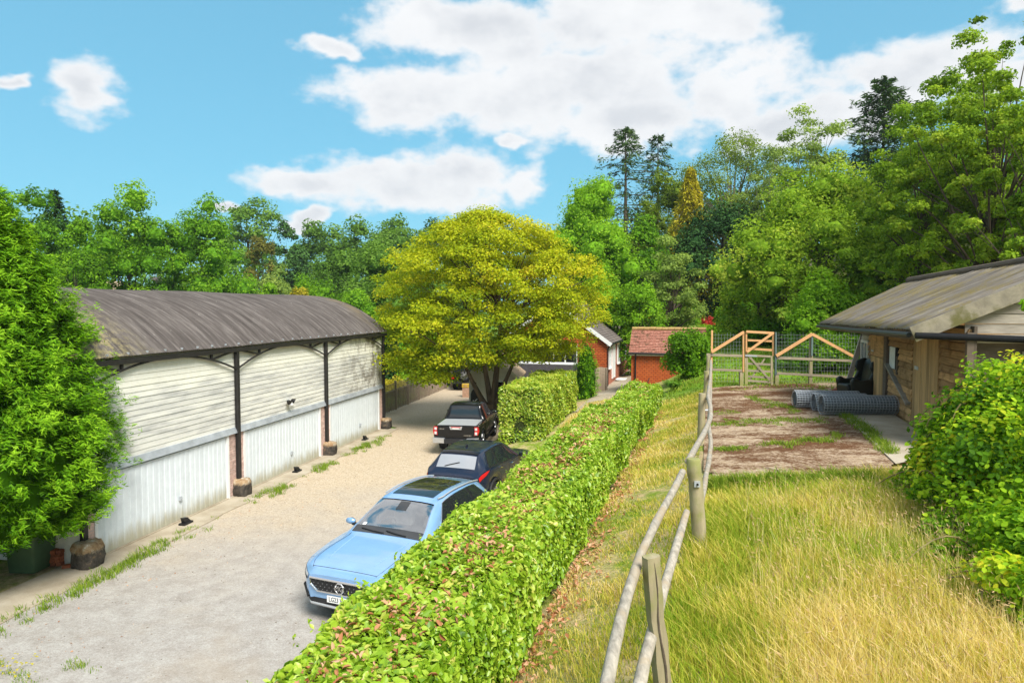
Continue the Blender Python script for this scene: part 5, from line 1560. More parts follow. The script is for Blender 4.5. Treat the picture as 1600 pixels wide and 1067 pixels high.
# cabin seen through the windscreen
yc = lambda t_: L1 / 2 - t_
MB().hexa([(-.74, yc(1.95), .80), (.74, yc(1.95), .80), (.74, yc(1.36), .80), (-.74, yc(1.36), .80), (-.72, yc(1.90), 1.04), (.72, yc(1.90), 1.04), (.72, yc(1.40), 1.07), (-.72, yc(1.40), 1.07)]).build('dashboard', M_DASH, car1)
for x in (-.37, .37):
    seat_ = MB().hexa([(x - .25, yc(2.62), .95), (x + .25, yc(2.62), .95), (x + .25, yc(2.48), .95), (x - .25, yc(2.48), .95), (x - .20, yc(2.86), 1.36), (x + .20, yc(2.86), 1.36), (x + .20, yc(2.74), 1.36), (x - .20, yc(2.74), 1.36)]).build('seat', M_SEAT, car1, bevel=.04)
    MB().hexa([(x - .13, yc(2.86), 1.38), (x + .13, yc(2.86), 1.38), (x + .13, yc(2.77), 1.38), (x - .13, yc(2.77), 1.38), (x - .11, yc(2.90), 1.53), (x + .11, yc(2.90), 1.53), (x + .11, yc(2.82), 1.53), (x - .11, yc(2.82), 1.53)]).build('headrest', M_SEAT, seat_, bevel=.03)
ring = [Vector((.37 + .18 * math.cos(a), yc(2.02) - .07 * math.sin(a), 1.06 + .16 * math.sin(a))) for a in np.linspace(0, 2 * math.pi, 22)]
MB().tube(ring, .016, 6).beam((.21, yc(2.02), 1.06), (.53, yc(2.02), 1.06), .05, .03).build('steering_wheel', M_DASH, car1, 50)
MB().box(-.12, .12, yc(2.14), yc(2.10), 1.46, 1.53).build('rear_view_mirror', M_DASH, car1)
MB().box(-.80, .80, yc(4.0), yc(3.2), .80, 1.12).build('rear_seat', M_SEAT, car1)
blue.patch(blue.over, np.linspace(2.33, 3.62, 14), np.linspace(-0.74, 0.74, 13), 0.008, 'roof_window', M_CARGLASS, car1)
blue.patch(blue.over, np.linspace(1.88, 2.09, 5), np.linspace(-0.17, 0.17, 6), 0.010, 'sensor_housing', M_SCREENBAND, car1)
blue.patch(blue.over, np.linspace(1.50, 1.56, 3), np.linspace(0.70, 0.79, 4), 0.012, 'tax_disc', M_PLATE, car1)
for q0, q1 in ((-0.55, 0.02), (0.06, 0.72)):
    blue.strip(blue.over, [(1.36, q0), (1.38, (q0 + q1) / 2), (1.42, q1)], 0.012, M_TRIM, 'wiper', car1, 0.02)
for sgn in (-1, 1):
    fn = lambda u, v: blue.over(u, v)
    blue.strip(fn, [(2.30 + 1.85 * k / 12, sgn * (0.965 if 0 < k < 12 else 0.93)) for k in range(13)], 0.018, M_SILVER, 'roof_rail', car1, 0.03)
    fl = lambda u, v: blue.flank(u, v, sgn)
    for tg in (1.52, 2.55, 3.50):
        blue.strip(fl, [(tg, 0.12 + 0.86 * k / 8) for k in range(9)], 0.004, M_TRIM, 'door_gap', car1, 0.0)
    for tg in (2.32, 3.30):
        blue.strip(fl, [(tg - 0.11, 0.84), (tg, 0.85), (tg + 0.10, 0.84)], 0.016, M_BLUE, 'door_handle', car1, 0.02)
    for tw in blue.wheels:
        wheel(car1, blue, tw, sgn, blue.R); arch_trim(car1, blue, tw, sgn, blue.R)
    mirror(car1, blue, 1.78, sgn, M_BLUE)
    # swept headlamp, bonnet gap, fog lamp surround
    blue.quadpatch(lambda u, v: blue.flank(u, v, sgn), [(0.012, 0.98), (0.62, 0.97), (0.55, 0.80), (0.02, 0.74)], 0.010, 'headlight', M_LENS, car1)
    blue.quadpatch(lambda u, v: blue.flank(u, v, sgn), [(0.012, 0.76), (0.45, 0.82), (0.40, 0.78), (0.02, 0.68)], 0.013, 'headlight_trim', M_TRIM, car1)
    blue.strip(blue.over, [(0.09 + 1.2 * k / 10, sgn * (0.93 - 0.02 * k / 10)) for k in range(11)], 0.005, M_TRIM, 'bonnet_gap', car1, 0.0)
    blue.strip(blue.over, [(0.30 + 0.95 * k / 10, sgn * (0.60 + 0.14 * k / 10)) for k in range(11)], 0.010, M_BLUE, 'bonnet_crease', car1, -0.002)
    MB().lathe([(0.0, 0.03), (0.045, 0.03), (0.075, 0.02), (0.085, -0.03)], (sgn * 0.74, L1 / 2 - 0.10, 0.50), 'y', 16).build('fog_lamp', M_CHROME, car1, 40)
    MB().beam((sgn * 0.64, L1 / 2 - 0.02, 0.42), (sgn * 0.83, L1 / 2 - 0.16, 0.57), 0.05, 0.10, (0, 1, 0)).build('fog_recess', M_TRIM, car1)
blue.strip(blue.over, [(0.105, q) for q in np.linspace(-0.93, 0.93, 15)], 0.005, M_TRIM, 'bonnet_gap', car1, 0.0)
# nose: grille with a bright surround, octagon badge, plate, lower intake and skid strip
yf = L1 / 2 + 0.012
gp = [(-0.62, 0.765), (0.62, 0.765), (0.60, 0.66), (0.46, 0.555), (-0.46, 0.555), (-0.60, 0.66)]
gr = MB().prism([(x, yf - 0.06, z) for x, z in gp], (0, 0.065, 0)).build('grille', M_BLACK, car1)
mb = MB()
for i in range(13):
    for j in range(4):
        x = -0.54 + i * 0.09 + (0.045 if j % 2 else 0); z = 0.588 + j * 0.048
        if abs(x) < 0.47 + (z - 0.555) * 0.9: mb.hexa([(x - .012, yf + .005, z), (x, yf + .005, z - .008), (x + .012, yf + .005, z), (x, yf + .005, z + .008), (x - .006, yf + .012, z), (x, yf + .012, z - .004), (x + .006, yf + .012, z), (x, yf + .012, z + .004)])
mb.build('grille_studs', plain('grey_studs', (0.16, 0.165, 0.17), 0.35, 0.4), gr, kind='stuff')
g3 = [Vector((x, yf + 0.012, z)) for x, z in gp]
MB().tube(g3 + [g3[0]], 0.019, 6).build('grille_surround', M_CHROME, gr)
oc = [(0.088 * math.cos(math.pi / 8 + k * math.pi / 4), 0.088 * math.sin(math.pi / 8 + k * math.pi / 4)) for k in range(8)]
bd_ = MB().prism([(x, yf + 0.014, 0.662 + z) for x, z in oc], (0, 0.012, 0)).build('badge', M_TRIM, car1)
o3 = [Vector((x, yf + 0.030, 0.662 + z)) for x, z in oc]
MB().tube(o3 + [o3[0]], 0.013, 6).build('badge_rim', M_CHROME, bd_)
o = obj('badge_letters', text_mesh('MG', 0.115, 0.008, 'badge_letters'), M_CHROME, bd_); o.location = (0, yf + 0.036, 0.662); o.rotation_euler = (math.pi / 2, 0, math.pi); o.scale.y = 1.15
npl = MB().box(-0.26, 0.26, yf - 0.02, yf + 0.022, 0.395, 0.505).build('number_plate', M_PLATE, car1)
o = obj('plate_letters', text_mesh('LG23 WHX', 0.112, 0.002, 'plate_letters'), M_BLACK, npl); o.location = (0, yf + 0.0235, 0.45); o.rotation_euler = (math.pi / 2, 0, math.pi); o.scale = (0.80, 1.0, 1)
MB().prism([(x, yf - 0.10, z) for x, z in ((-0.60, 0.34), (0.60, 0.34), (0.66, 0.40), (0.55, 0.43), (-0.55, 0.43), (-0.66, 0.40))], (0, 0.095, 0)).build('lower_intake', M_TRIM, car1)
MB().tube([(-0.78, yf - 0.14, 0.40), (-0.60, yf - 0.01, 0.325), (0.0, yf + 0.012, 0.315), (0.60, yf - 0.01, 0.325), (0.78, yf - 0.14, 0.40)], 0.022, 8).build('skid_strip', M_SILVER, car1, 50)
for sgn in (-1, 1):
    MB().box(sgn * 0.72 - 0.11, sgn * 0.72 + 0.11, -L1 / 2 + 0.02, -L1 / 2 + 0.10, 0.92, 1.06).build('tail_light', M_REDLENS, car1)

# ---- dark navy car seen from behind
L2 = 4.5
navy = Car(L2, [(0, .62), (.06, .72), (.2, .84), (.5, .90), (1.0, .93), (2.2, .935), (3.6, .93), (4.1, .90), (4.38, .83), (4.5, .76)],
           [(0, .40), (.1, .32), (.4, .26), (1.6, .25), (3, .25), (4.2, .32), (4.5, .46)],
           [(0, .78), (.12, .87), (.5, .94), (1.1, 1.0), (1.5, 1.03), (2.6, 1.06), (3.6, 1.13), (4.1, 1.15), (4.38, 1.08), (4.5, .96)],
           [(0, .81), (.10, .90), (.30, .97), (.8, 1.03), (1.25, 1.08), (1.36, 1.11), (2.15, 1.54), (2.4, 1.61), (2.9, 1.65), (3.4, 1.635), (3.85, 1.585), (3.98, 1.555), (4.34, 1.16), (4.42, 1.06), (4.5, 1.0)],
           [(0, .86), (.6, .84), (1.2, .80), (1.4, .80), (2.1, .67), (2.4, .655), (3.3, .655), (3.9, .64), (4.34, .76), (4.5, .82)], (0.95, 3.62), 0.36)
tl, tr = on(673, 742, 1.0), on(755, 746, 1.0)
hd2 = math.radians(20)
ax2 = Vector((math.sin(hd2), math.cos(hd2), 0))
rc = (tl + tr) / 2
c2 = Vector((rc.x, rc.y, 0)) + ax2 * (L2 / 2 - 0.2) + Vector((-0.05, 0.2, 0))
car2 = thing('parked_car', 'dark navy car with red tail lamps parked behind the pale blue one', 'car', (c2.x, c2.y, 0.006), -hd2, 'cars parked on the drive')
navy.body(car2, M_NAVY)
suv_windows(navy, car2, 1.36, 2.17, 4.02, 4.34, M_REARGLASS, M_CARGLASS, 2.50, 3.30, M_BLACK, d_pillar=3.98)
navy.patch(navy.over, np.linspace(3.83, 4.03, 4), np.linspace(-0.93, 0.93, 13), 0.02, 'roof_spoiler', M_BLACKP, car2)
fin = MB().prism([(0, 0, 0), (0, 0.16, 0), (0, 0.05, 0.075)], (0.025, 0, 0)).build('aerial_fin', M_BLACK, car2); fin.location = navy.over(3.55, 0.0) + Vector((0, -0.08, 0))
navy.strip(navy.over, [(4.30, -0.5), (4.26, -0.2), (4.22, 0.15)], 0.012, M_TRIM, 'wiper', car2, 0.02)
for sgn in (-1, 1):
    fl = lambda u, v: navy.flank(u, v, sgn)
    for tg in (1.50, 2.50, 3.40): navy.strip(fl, [(tg, 0.12 + 0.86 * k / 8) for k in range(9)], 0.004, M_TRIM, 'door_gap', car2, 0.0)
    for tg in (2.28, 3.20): navy.strip(fl, [(tg - 0.10, 0.83), (tg, 0.84), (tg + 0.10, 0.83)], 0.015, M_CHROME, 'door_handle', car2, 0.02)
    navy.quadpatch(fl, [(3.98, 0.93), (4.47, 0.96), (4.47, 0.70), (4.22, 0.76)], 0.014, 'tail_light', M_REDLENS, car2)
    for tw in navy.wheels: wheel(car2, navy, tw, sgn, navy.R); arch_trim(car2, navy, tw, sgn, navy.R)
    mirror(car2, navy, 1.68, sgn, M_NAVY)
npl = MB().box(-0.26, 0.26, -L2 / 2 - 0.02, -L2 / 2 + 0.01, 0.80, 0.91).build('number_plate', M_YPLATE, car2)
MB().box(-0.72, 0.72, -L2 / 2 - 0.03, -L2 / 2 + 0.06, 0.42, 0.56).build('bumper', M_TRIM, car2)

# ---- black pickup seen from behind
L3 = 5.3
pick = Car(L3, [(0, .66), (.08, .80), (.25, .88), (.6, .92), (1.5, .925), (3.6, .915), (5.2, .905), (5.3, .90)],
           [(0, .50), (.3, .42), (1.6, .42), (3.4, .42), (4.8, .52), (5.3, .58)],
           [(0, .95), (.15, 1.04), (.6, 1.09), (1.3, 1.13), (2.0, 1.15), (3.4, 1.16), (3.62, 1.15), (5.3, 1.15)],
           [(0, 1.0), (.15, 1.08), (.6, 1.15), (1.45, 1.20), (1.55, 1.22), (2.25, 1.70), (2.5, 1.77), (3.0, 1.79), (3.38, 1.765), (3.47, 1.72), (3.62, 1.19), (3.66, 1.17), (5.3, 1.17)],
           [(0, .88), (1.4, .84), (1.6, .82), (2.2, .72), (2.5, .70), (3.4, .70), (3.5, .70), (3.64, .86), (3.8, .93), (5.3, .93)], (0.98, 4.07), 0.40, 0.045)
rc3 = on(711, 672, 1.0)
hd3 = math.radians(7.5)
ax3 = Vector((math.sin(hd3), math.cos(hd3), 0))
c3 = Vector((rc3.x, rc3.y + 0.1, 0)) + ax3 * (L3 / 2)
car3 = thing('pickup_truck', 'black double cab pickup with a silver load cover parked beneath the yellow maple', 'pickup', (c3.x, c3.y, 0.006), -hd3, 'cars parked on the drive')
car3.scale = (0.96, 0.96, 0.96)
pick.body(car3, M_BLACKP)
for sgn in (-1, 1):
    fn = lambda u, v: pick.side(u, v, sgn)
    pick.quadpatch(fn, [(2.0, .10), (2.62, .10), (2.62, .88), (2.40, .88)], .007, 'window', M_CARGLASS, car3)
    pick.quadpatch(fn, [(2.72, .10), (3.40, .10), (3.36, .88), (2.72, .88)], .007, 'window', M_CARGLASS, car3)
    fl = lambda u, v: pick.flank(u, v, sgn)
    for tg in (1.62, 2.66, 3.52): pick.strip(fl, [(tg, .1 + .88 * k / 8) for k in range(9)], .005, M_TRIM, 'door_gap', car3, 0.0)
    for tg in (2.46, 3.30): pick.strip(fl, [(tg - .1, .80), (tg, .81), (tg + .1, .80)], .017, M_CHROME, 'door_handle', car3, .025)
    for tw in pick.wheels: wheel(car3, pick, tw, sgn, pick.R, None, 6, 0.26); arch_trim(car3, pick, tw, sgn, pick.R, M_BLACKP)
    mirror(car3, pick, 1.95, sgn, M_CHROME if sgn > 0 else M_BLACKP)
    MB().tube([(sgn * 0.95, 1.2, 0.42), (sgn * 0.95, -0.9, 0.42)], 0.045, 8).build('side_step', M_TRIM, car3)
    # tail lamps: red with two pale squares
    yb = -L3 / 2
    o = MB().prism([(sgn * 0.735, yb - .02, 0.80), (sgn * 0.885, yb - .02, 0.82), (sgn * 0.925, yb - 0.0, 0.95), (sgn * 0.885, yb - .02, 1.135), (sgn * 0.735, yb - .02, 1.135), (sgn * 0.755, yb - .02, 0.97)], (0, 0.14, 0)).build('tail_light', M_REDLENS, car3)
    for z0, z1 in ((0.83, 0.935), (1.005, 1.10)):
        MB().box(min(sgn * 0.765, sgn * 0.855), max(sgn * 0.765, sgn * 0.855), yb - .032, yb - .021, z0, z1).build('lamp_lens', M_LENS, o)
    MB().hexa([(sgn * 0.45, yb - .16, .50), (sgn * 0.90, yb - .10, .50), (sgn * 0.90, yb + .05, .50), (sgn * 0.45, yb + .05, .50), (sgn * 0.45, yb - .17, .68), (sgn * 0.915, yb - .11, .70), (sgn * 0.915, yb + .05, .70), (sgn * 0.45, yb + .05, .68)]).build('bumper_end', M_SILVER, car3)
    MB().box(sgn * 0.70 - .16, sgn * 0.70 + .16, -1.85, -1.82, 0.10, 0.48).build('mud_flap', M_TRIM, car3)
pick.patch(pick.over, np.linspace(1.58, 2.22, 10), np.linspace(-.93, .93, 11), .006, 'windscreen', M_CARGLASS, car3)
pick.patch(pick.over, np.linspace(3.485, 3.60, 6), np.linspace(-.88, .88, 11), .010, 'rear_window', M_CARGLASS, car3)
pick.patch(pick.over, np.linspace(3.70, 5.22, 20), np.linspace(-.93, .93, 9), .012, 'load_cover', plain('silver_load_cover', (0.50, 0.52, 0.54), 0.38, 0.35, 0.5, 0.04), car3)
MB().box(-0.44, 0.44, yb - .15, yb + .05, .48, .66).build('bumper_step', M_TRIM, car3)
tg = MB().box(-0.725, 0.725, yb - .014, yb + .02, .74, 1.16).build('tailgate', M_BLACKP, car3, bevel=0.012)
h = MB().prism([(-.26, yb - .03, 1.145), (.26, yb - .03, 1.145), (.22, yb - .03, 1.02), (-.22, yb - .03, 1.02)], (0, .02, 0)).build('handle_recess', M_SILVER, tg)
MB().box(-.19, .19, yb - .042, yb - .031, 1.10, 1.13).build('brake_light', M_REDLENS, tg)
MB().box(-.13, .13, yb - .046, yb - .031, 1.045, 1.085).build('handle', M_PLATE, tg)
for s_, x, z, sz in (('HILUX', -.56, 1.04, .075), ('INVINCIBLE', .47, .79, .065)):
    o = obj('badge_letters', text_mesh(s_, sz, .003, 'badge_letters'), M_CHROME, tg); o.location = (x, yb - .019, z); o.rotation_euler = (math.pi / 2, 0, 0); o.scale.x = 0.9

# ---- black off-roader half hidden by the maple
L4 = 4.3
jeep = Car(L4, [(0, .80), (.06, .86), (.3, .88), (2, .90), (4.2, .90), (4.3, .88)], [(0, .55), (.5, .48), (3.5, .48), (4.3, .55)],
           [(0, 1.05), (.2, 1.10), (1.3, 1.15), (2, 1.18), (4.3, 1.18)], [(0, 1.1), (.2, 1.15), (1.25, 1.22), (1.35, 1.25), (1.75, 1.78), (2.0, 1.84), (4.15, 1.84), (4.27, 1.80), (4.3, 1.76)],
           [(0, .9), (1.3, .88), (1.8, .82), (2, .82), (4.2, .82), (4.3, .82)], (0.8, 3.45), 0.41, 0.035)
wb = on(727, 586, 1.10)
q = at(729, 590, 45.5)
car4 = thing('off_roader', 'black boxy off-roader with a spare wheel on its back door, half hidden by the maple', 'car', (q.x + 0.05, q.y + L4 / 2, 0.006), -0.08, 'cars parked on the drive')
jeep.body(car4, M_BLACKP)
for sgn in (-1, 1):
    fn = lambda u, v: jeep.side(u, v, sgn)
    jeep.quadpatch(fn, [(1.75, .1), (2.4, .1), (2.4, .88), (1.9, .88)], .007, 'window', M_CARGLASS, car4)
    jeep.quadpatch(fn, [(2.5, .1), (4.1, .1), (4.1, .88), (2.5, .88)], .007, 'window', M_CARGLASS, car4)
    for tw in jeep.wheels: wheel(car4, jeep, tw, sgn, jeep.R, None, 5, .26); arch_trim(car4, jeep, tw, sgn, jeep.R)
    MB().box(sgn * .80 - .08, sgn * .80 + .08, -L4 / 2 - .04, -L4 / 2 + .03, .80, 1.05).build('tail_light', M_REDLENS, car4)
MB().box(-.70, .70, -L4 / 2 - .012, -L4 / 2 - .001, 1.24, 1.70).build('rear_window', M_CARGLASS, car4)
MB().box(-.88, .88, -L4 / 2 - .12, -L4 / 2 + .03, .50, .68).build('bumper', M_TRIM, car4)
sp = wheel(car4, jeep, 0.8, 1, .39, None, 10, .22); sp.name = 'spare_wheel'
sp.location = (0.02, -L4 / 2 - 0.24, 1.08); sp.rotation_euler = (0, 0, -math.pi / 2)
# ------------------------------------------------------------------ foliage
UP = np.array([0, 0, 1.0])
def leaf_mesh(name, P, N, T, size, width, tint, fold=0.18):
    N = norm(N); T = norm(T - N * (T * N).sum(-1, keepdims=True)); B = np.cross(N, T)
    size = np.broadcast_to(np.asarray(size, float), (len(P),))[:, None]; width = np.broadcast_to(np.asarray(width, float), (len(P),))[:, None]
    V = np.stack([P - T * size * .5, P - T * size * 0.05 + B * width * .5 + N * width * fold, P + T * size * .5 - N * size * 0.06, P - T * size * 0.05 - B * width * .5 + N * width * fold], 1).reshape(-1, 3)
    i = np.arange(len(P))[:, None] * 4
    F = np.stack([i + np.array([[0, 3, 2]]), i + np.array([[0, 2, 1]])], 1).reshape(-1, 3)
    return np_mesh(name, V, F, np.repeat(np.clip(tint, 0, 1), 4))
def leaf6(name, P, N, T, size, width, tint, fold=0.18):
    N = norm(N); T = norm(T - N * (T * N).sum(-1, keepdims=True)); B = np.cross(N, T)
    size = np.broadcast_to(np.asarray(size, float), (len(P),))[:, None]; width = np.broadcast_to(np.asarray(width, float), (len(P),))[:, None]
    w, l = width * .5, size
    V = np.stack([P - T * l * .5, P - T * l * .22 + B * w * .85 + N * width * fold, P + T * l * .18 + B * w * .80 + N * width * fold * .8, P + T * l * .5 - N * l * .10,
                  P + T * l * .18 - B * w * .80 + N * width * fold * .8, P - T * l * .22 - B * w * .85 + N * width * fold], 1).reshape(-1, 3)
    i = np.arange(len(P))[:, None] * 6
    F = np.stack([i + np.array([[0, 3, 2, 1]]), i + np.array([[0, 5, 4, 3]])], 1).reshape(-1, 4)
    return np_mesh(name, V, F, np.repeat(np.clip(tint, 0, 1), 6))
def needle_mesh(name, P, N, T, size, width, tint):
    N = norm(N); T = norm(T - N * (T * N).sum(-1, keepdims=True)); B = np.cross(N, T)
    size = np.asarray(size)[:, None]; width = np.asarray(width)[:, None]
    V = np.stack([P - T * size * .4 + B * width * .5, P - T * size * .4 - B * width * .5, P + T * size * .6], 1).reshape(-1, 3)
    return np_mesh(name, V, np.arange(len(P) * 3).reshape(-1, 3), np.repeat(np.clip(tint, 0, 1), 3))
def rdir(rg, n):
    return norm(rg.normal(size=(n, 3)))
def puff_cloud(rg, C, R, flat, n_total, tint0, spread=0.22, up=0.45, shell=(0.55, 1.05)):
    """Leaves scattered over clumps with centres C and radii R."""
    w = R ** 2; cnt = np.maximum(1, (w / w.sum() * n_total).astype(int))
    idx = np.repeat(np.arange(len(C)), cnt); n = len(idx)
    d = rdir(rg, n); low = d[:, 2] < -0.35
    d[low, 2] *= rg.choice([-1, 0.35], size=low.sum()); d = norm(d)
    rad = shell[0] + (shell[1] - shell[0]) * np.sqrt(rg.random(n))
    off = d * (R[idx] * rad)[:, None]; off[:, 2] *= flat
    # uneven clump outlines
    off *= (1 + 0.25 * np.sin(d[:, :1] * 5 + idx[:, None]) * np.cos(d[:, 1:2] * 4 + idx[:, None] * 1.7))
    P = C[idx] + off
    N = norm(d * 0.8 + UP * up + rg.normal(size=(n, 3)) * 0.5)
    T = rg.normal(size=(n, 3))
    tint = tint0[idx] + rg.normal(0, spread * 0.55, n)
    return P, N, T, tint
def bez(a, b, c, n=6):
    return [tuple((1 - t_) ** 2 * np.array(a) + 2 * t_ * (1 - t_) * np.array(b) + t_ * t_ * np.array(c)) for t_ in np.linspace(0, 1, n)]

M_BARK = plain('grey_brown_bark', (0.095, 0.075, 0.055), 0.9, 0, 0.1, 0.35, 8, 0.5, 20, 0, (1, 1, .3))
M_BARKPALE = plain('pale_bark', (0.22, 0.19, 0.15), 0.9, 0, 0.1, 0.35, 8, 0.5, 20, 0, (1, 1, .3))
M_BARKRED = plain('maple_bark', (0.115, 0.082, 0.052), 0.85, 0, 0.15, 0.4, 7, 0.5, 22, 0, (1, 1, .25))
LM = {
    'oak': leafmat('oak_leaf', [(0.040, 0.108, 0.007), (0.099, 0.239, 0.012), (0.208, 0.402, 0.020), (0.317, 0.517, 0.034)]),
    'bright': leafmat('bright_leaf', [(0.068, 0.165, 0.009), (0.145, 0.305, 0.013), (0.255, 0.455, 0.022), (0.36, 0.55, 0.045)]),
    'olive': leafmat('olive_leaf', [(0.070, 0.116, 0.011), (0.134, 0.198, 0.018), (0.219, 0.300, 0.030), (0.314, 0.378, 0.047)]),
    'apple': leafmat('apple_leaf', [(0.082, 0.160, 0.010), (0.181, 0.305, 0.018), (0.311, 0.447, 0.031), (0.491, 0.554, 0.070)]),
    'yew': leafmat('yew_needle', [(0.013, 0.041, 0.010), (0.025, 0.072, 0.018), (0.048, 0.121, 0.026), (0.079, 0.169, 0.035)], .15),
    'fir': leafmat('fir_needle', [(0.026, 0.061, 0.022), (0.053, 0.107, 0.033), (0.090, 0.156, 0.044), (0.141, 0.212, 0.055)], .18),
    'gold': leafmat('gold_needle', [(.22, .20, .012), (.40, .36, .02), (.55, .48, .04), (.64, .56, .08)], .25),
    'maple': leafmat('maple_leaf', [(0.149, 0.240, 0.010), (0.287, 0.372, 0.012), (0.471, 0.504, 0.016), (0.609, 0.552, 0.030), (0.644, 0.432, 0.030)], .42),
    'ley': leafmat('cypress_spray', [(.014, .048, .003), (.045, .135, .004), (.130, .310, .007), (.27, .48, .02)], .30),
    'hedge': leafmat('hedge_leaf', [(0.072, 0.158, 0.009), (0.160, 0.303, 0.013), (0.278, 0.437, 0.023), (0.412, 0.533, 0.054), (0.558, 0.509, 0.117)], .30, .38, .45),
    'block': leafmat('block_hedge_leaf', [(0.067, 0.151, 0.011), (0.169, 0.301, 0.015), (0.321, 0.461, 0.032), (0.558, 0.584, 0.076), (0.660, 0.660, 0.162)], .30, .38, .45),
    'dry': leafmat('dead_leaf', [(0.253, 0.086, 0.033), (0.437, 0.196, 0.094), (0.575, 0.310, 0.176), (0.660, 0.414, 0.264)], .2, .7),
    'willow': leafmat('pale_leaf', [(0.102, 0.152, 0.029), (0.173, 0.257, 0.048), (0.289, 0.394, 0.078), (0.404, 0.499, 0.117)]),
    'bramble': leafmat('bramble_leaf', [(0.039, 0.106, 0.007), (0.116, 0.260, 0.011), (0.252, 0.448, 0.016), (0.448, 0.605, 0.027), (0.660, 0.570, 0.036)]),
    'fern': leafmat('fern_frond', [(0.077, 0.176, 0.020), (0.143, 0.286, 0.030), (0.220, 0.374, 0.050)]),
    'brown': leafmat('bronze_leaf', [(.095, .095, .022), (.16, .155, .03), (.22, .205, .042), (.26, .24, .05)]),
    'far': leafmat('far_leaf', [(0.047, 0.102, 0.014), (0.090, 0.186, 0.023), (0.155, 0.284, 0.035), (0.225, 0.363, 0.053)]),
    'grey': leafmat('grey_twig_leaf', [(.09, .075, .075), (.15, .13, .13), (.20, .18, .17)], .1),
    'seed': leafmat('seed_head', [(.46, .30, .12), (.56, .38, .20), (.62, .46, .27)], .3, .8),
    'red': leafmat('red_leaf', [(.30, .025, .02), (.50, .05, .04), (.60, .12, .09)]),
    'yellow': leafmat('yellow_leaf', [(.30, .26, .02), (.46, .40, .03), (.58, .52, .06)]),
}

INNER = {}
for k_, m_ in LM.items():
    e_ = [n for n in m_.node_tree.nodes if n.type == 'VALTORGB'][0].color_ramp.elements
    INNER[k_] = plain(k_ + '_inner', tuple(.25 * e_[0].color[i] + .75 * e_[1].color[i] for i in range(3)), .9, 0, .05, .5, 3.5)  # mix of the darker leaf tones, standing in for shade inside crowns
def plant(name, label, cat, x, y, z=None, group=None):
    return thing(name, label, cat, (x, y, gz(x, y) if z is None else z), 0.0, group)
def trunk_mesh(rg, h, r, targets, base, lean=(0, 0), wig=0.06):
    mb = MB()
    top = h * 0.72
    pts = [(lean[0] * f_ + wig * h * .1 * math.sin(f_ * 5 + r), lean[1] * f_, -0.3 + (top + 0.3) * f_) for f_ in np.linspace(0, 1, 8)]
    mb.tube(pts, [r * (1.25 if i == 0 else 1) * (1 - 0.8 * i / 7) for i in range(8)], 9)
    for c in targets:
        zf = min(max(c[2] * rg.uniform(.35, .7), base * h * .55), top * .9)
        f_ = (zf + .3) / (top + .3)
        st = (lean[0] * f_, lean[1] * f_, zf)
        mid = (st[0] + (c[0] - st[0]) * .5, st[1] + (c[1] - st[1]) * .5, st[2] + (c[2] - st[2]) * rg.uniform(.30, .75))
        r0 = max(.025, r * (1 - .8 * f_) * .55)
        mb.tube(bez(st, mid, c), [r0 * (1 - .85 * k / 5) for k in range(6)], 5, False)
    return mb
def ico():
    g = (1 + 5 ** .5) / 2
    v = norm(np.array([(-1, g, 0), (1, g, 0), (-1, -g, 0), (1, -g, 0), (0, -1, g), (0, 1, g), (0, -1, -g), (0, 1, -g), (g, 0, -1), (g, 0, 1), (-g, 0, -1), (-g, 0, 1)], float))
    f = np.array([(0, 11, 5), (0, 5, 1), (0, 1, 7), (0, 7, 10), (0, 10, 11), (1, 5, 9), (5, 11, 4), (11, 10, 2), (10, 7, 6), (7, 1, 8), (3, 9, 4), (3, 4, 2), (3, 2, 6), (3, 6, 8), (3, 8, 9), (4, 9, 5), (2, 4, 11), (6, 2, 10), (8, 6, 7), (9, 8, 1)])
    return v, f
ICO = ico()
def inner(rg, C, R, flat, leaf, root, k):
    """Opaque dark lumps, added to read as deep shade inside a dense crown, seen only through gaps between the leaves."""
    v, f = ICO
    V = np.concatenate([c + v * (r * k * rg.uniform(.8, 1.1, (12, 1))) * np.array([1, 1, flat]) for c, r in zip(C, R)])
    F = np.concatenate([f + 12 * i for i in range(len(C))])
    obj('inner_shade', np_mesh('inner_shade', V, F, None, True), INNER[leaf], root, kind='stuff')
LEAFK, LEAFS = 1.28, 0.92
def fit(v, half): return half / max(1e-3, np.percentile(np.abs(v), 98.8))
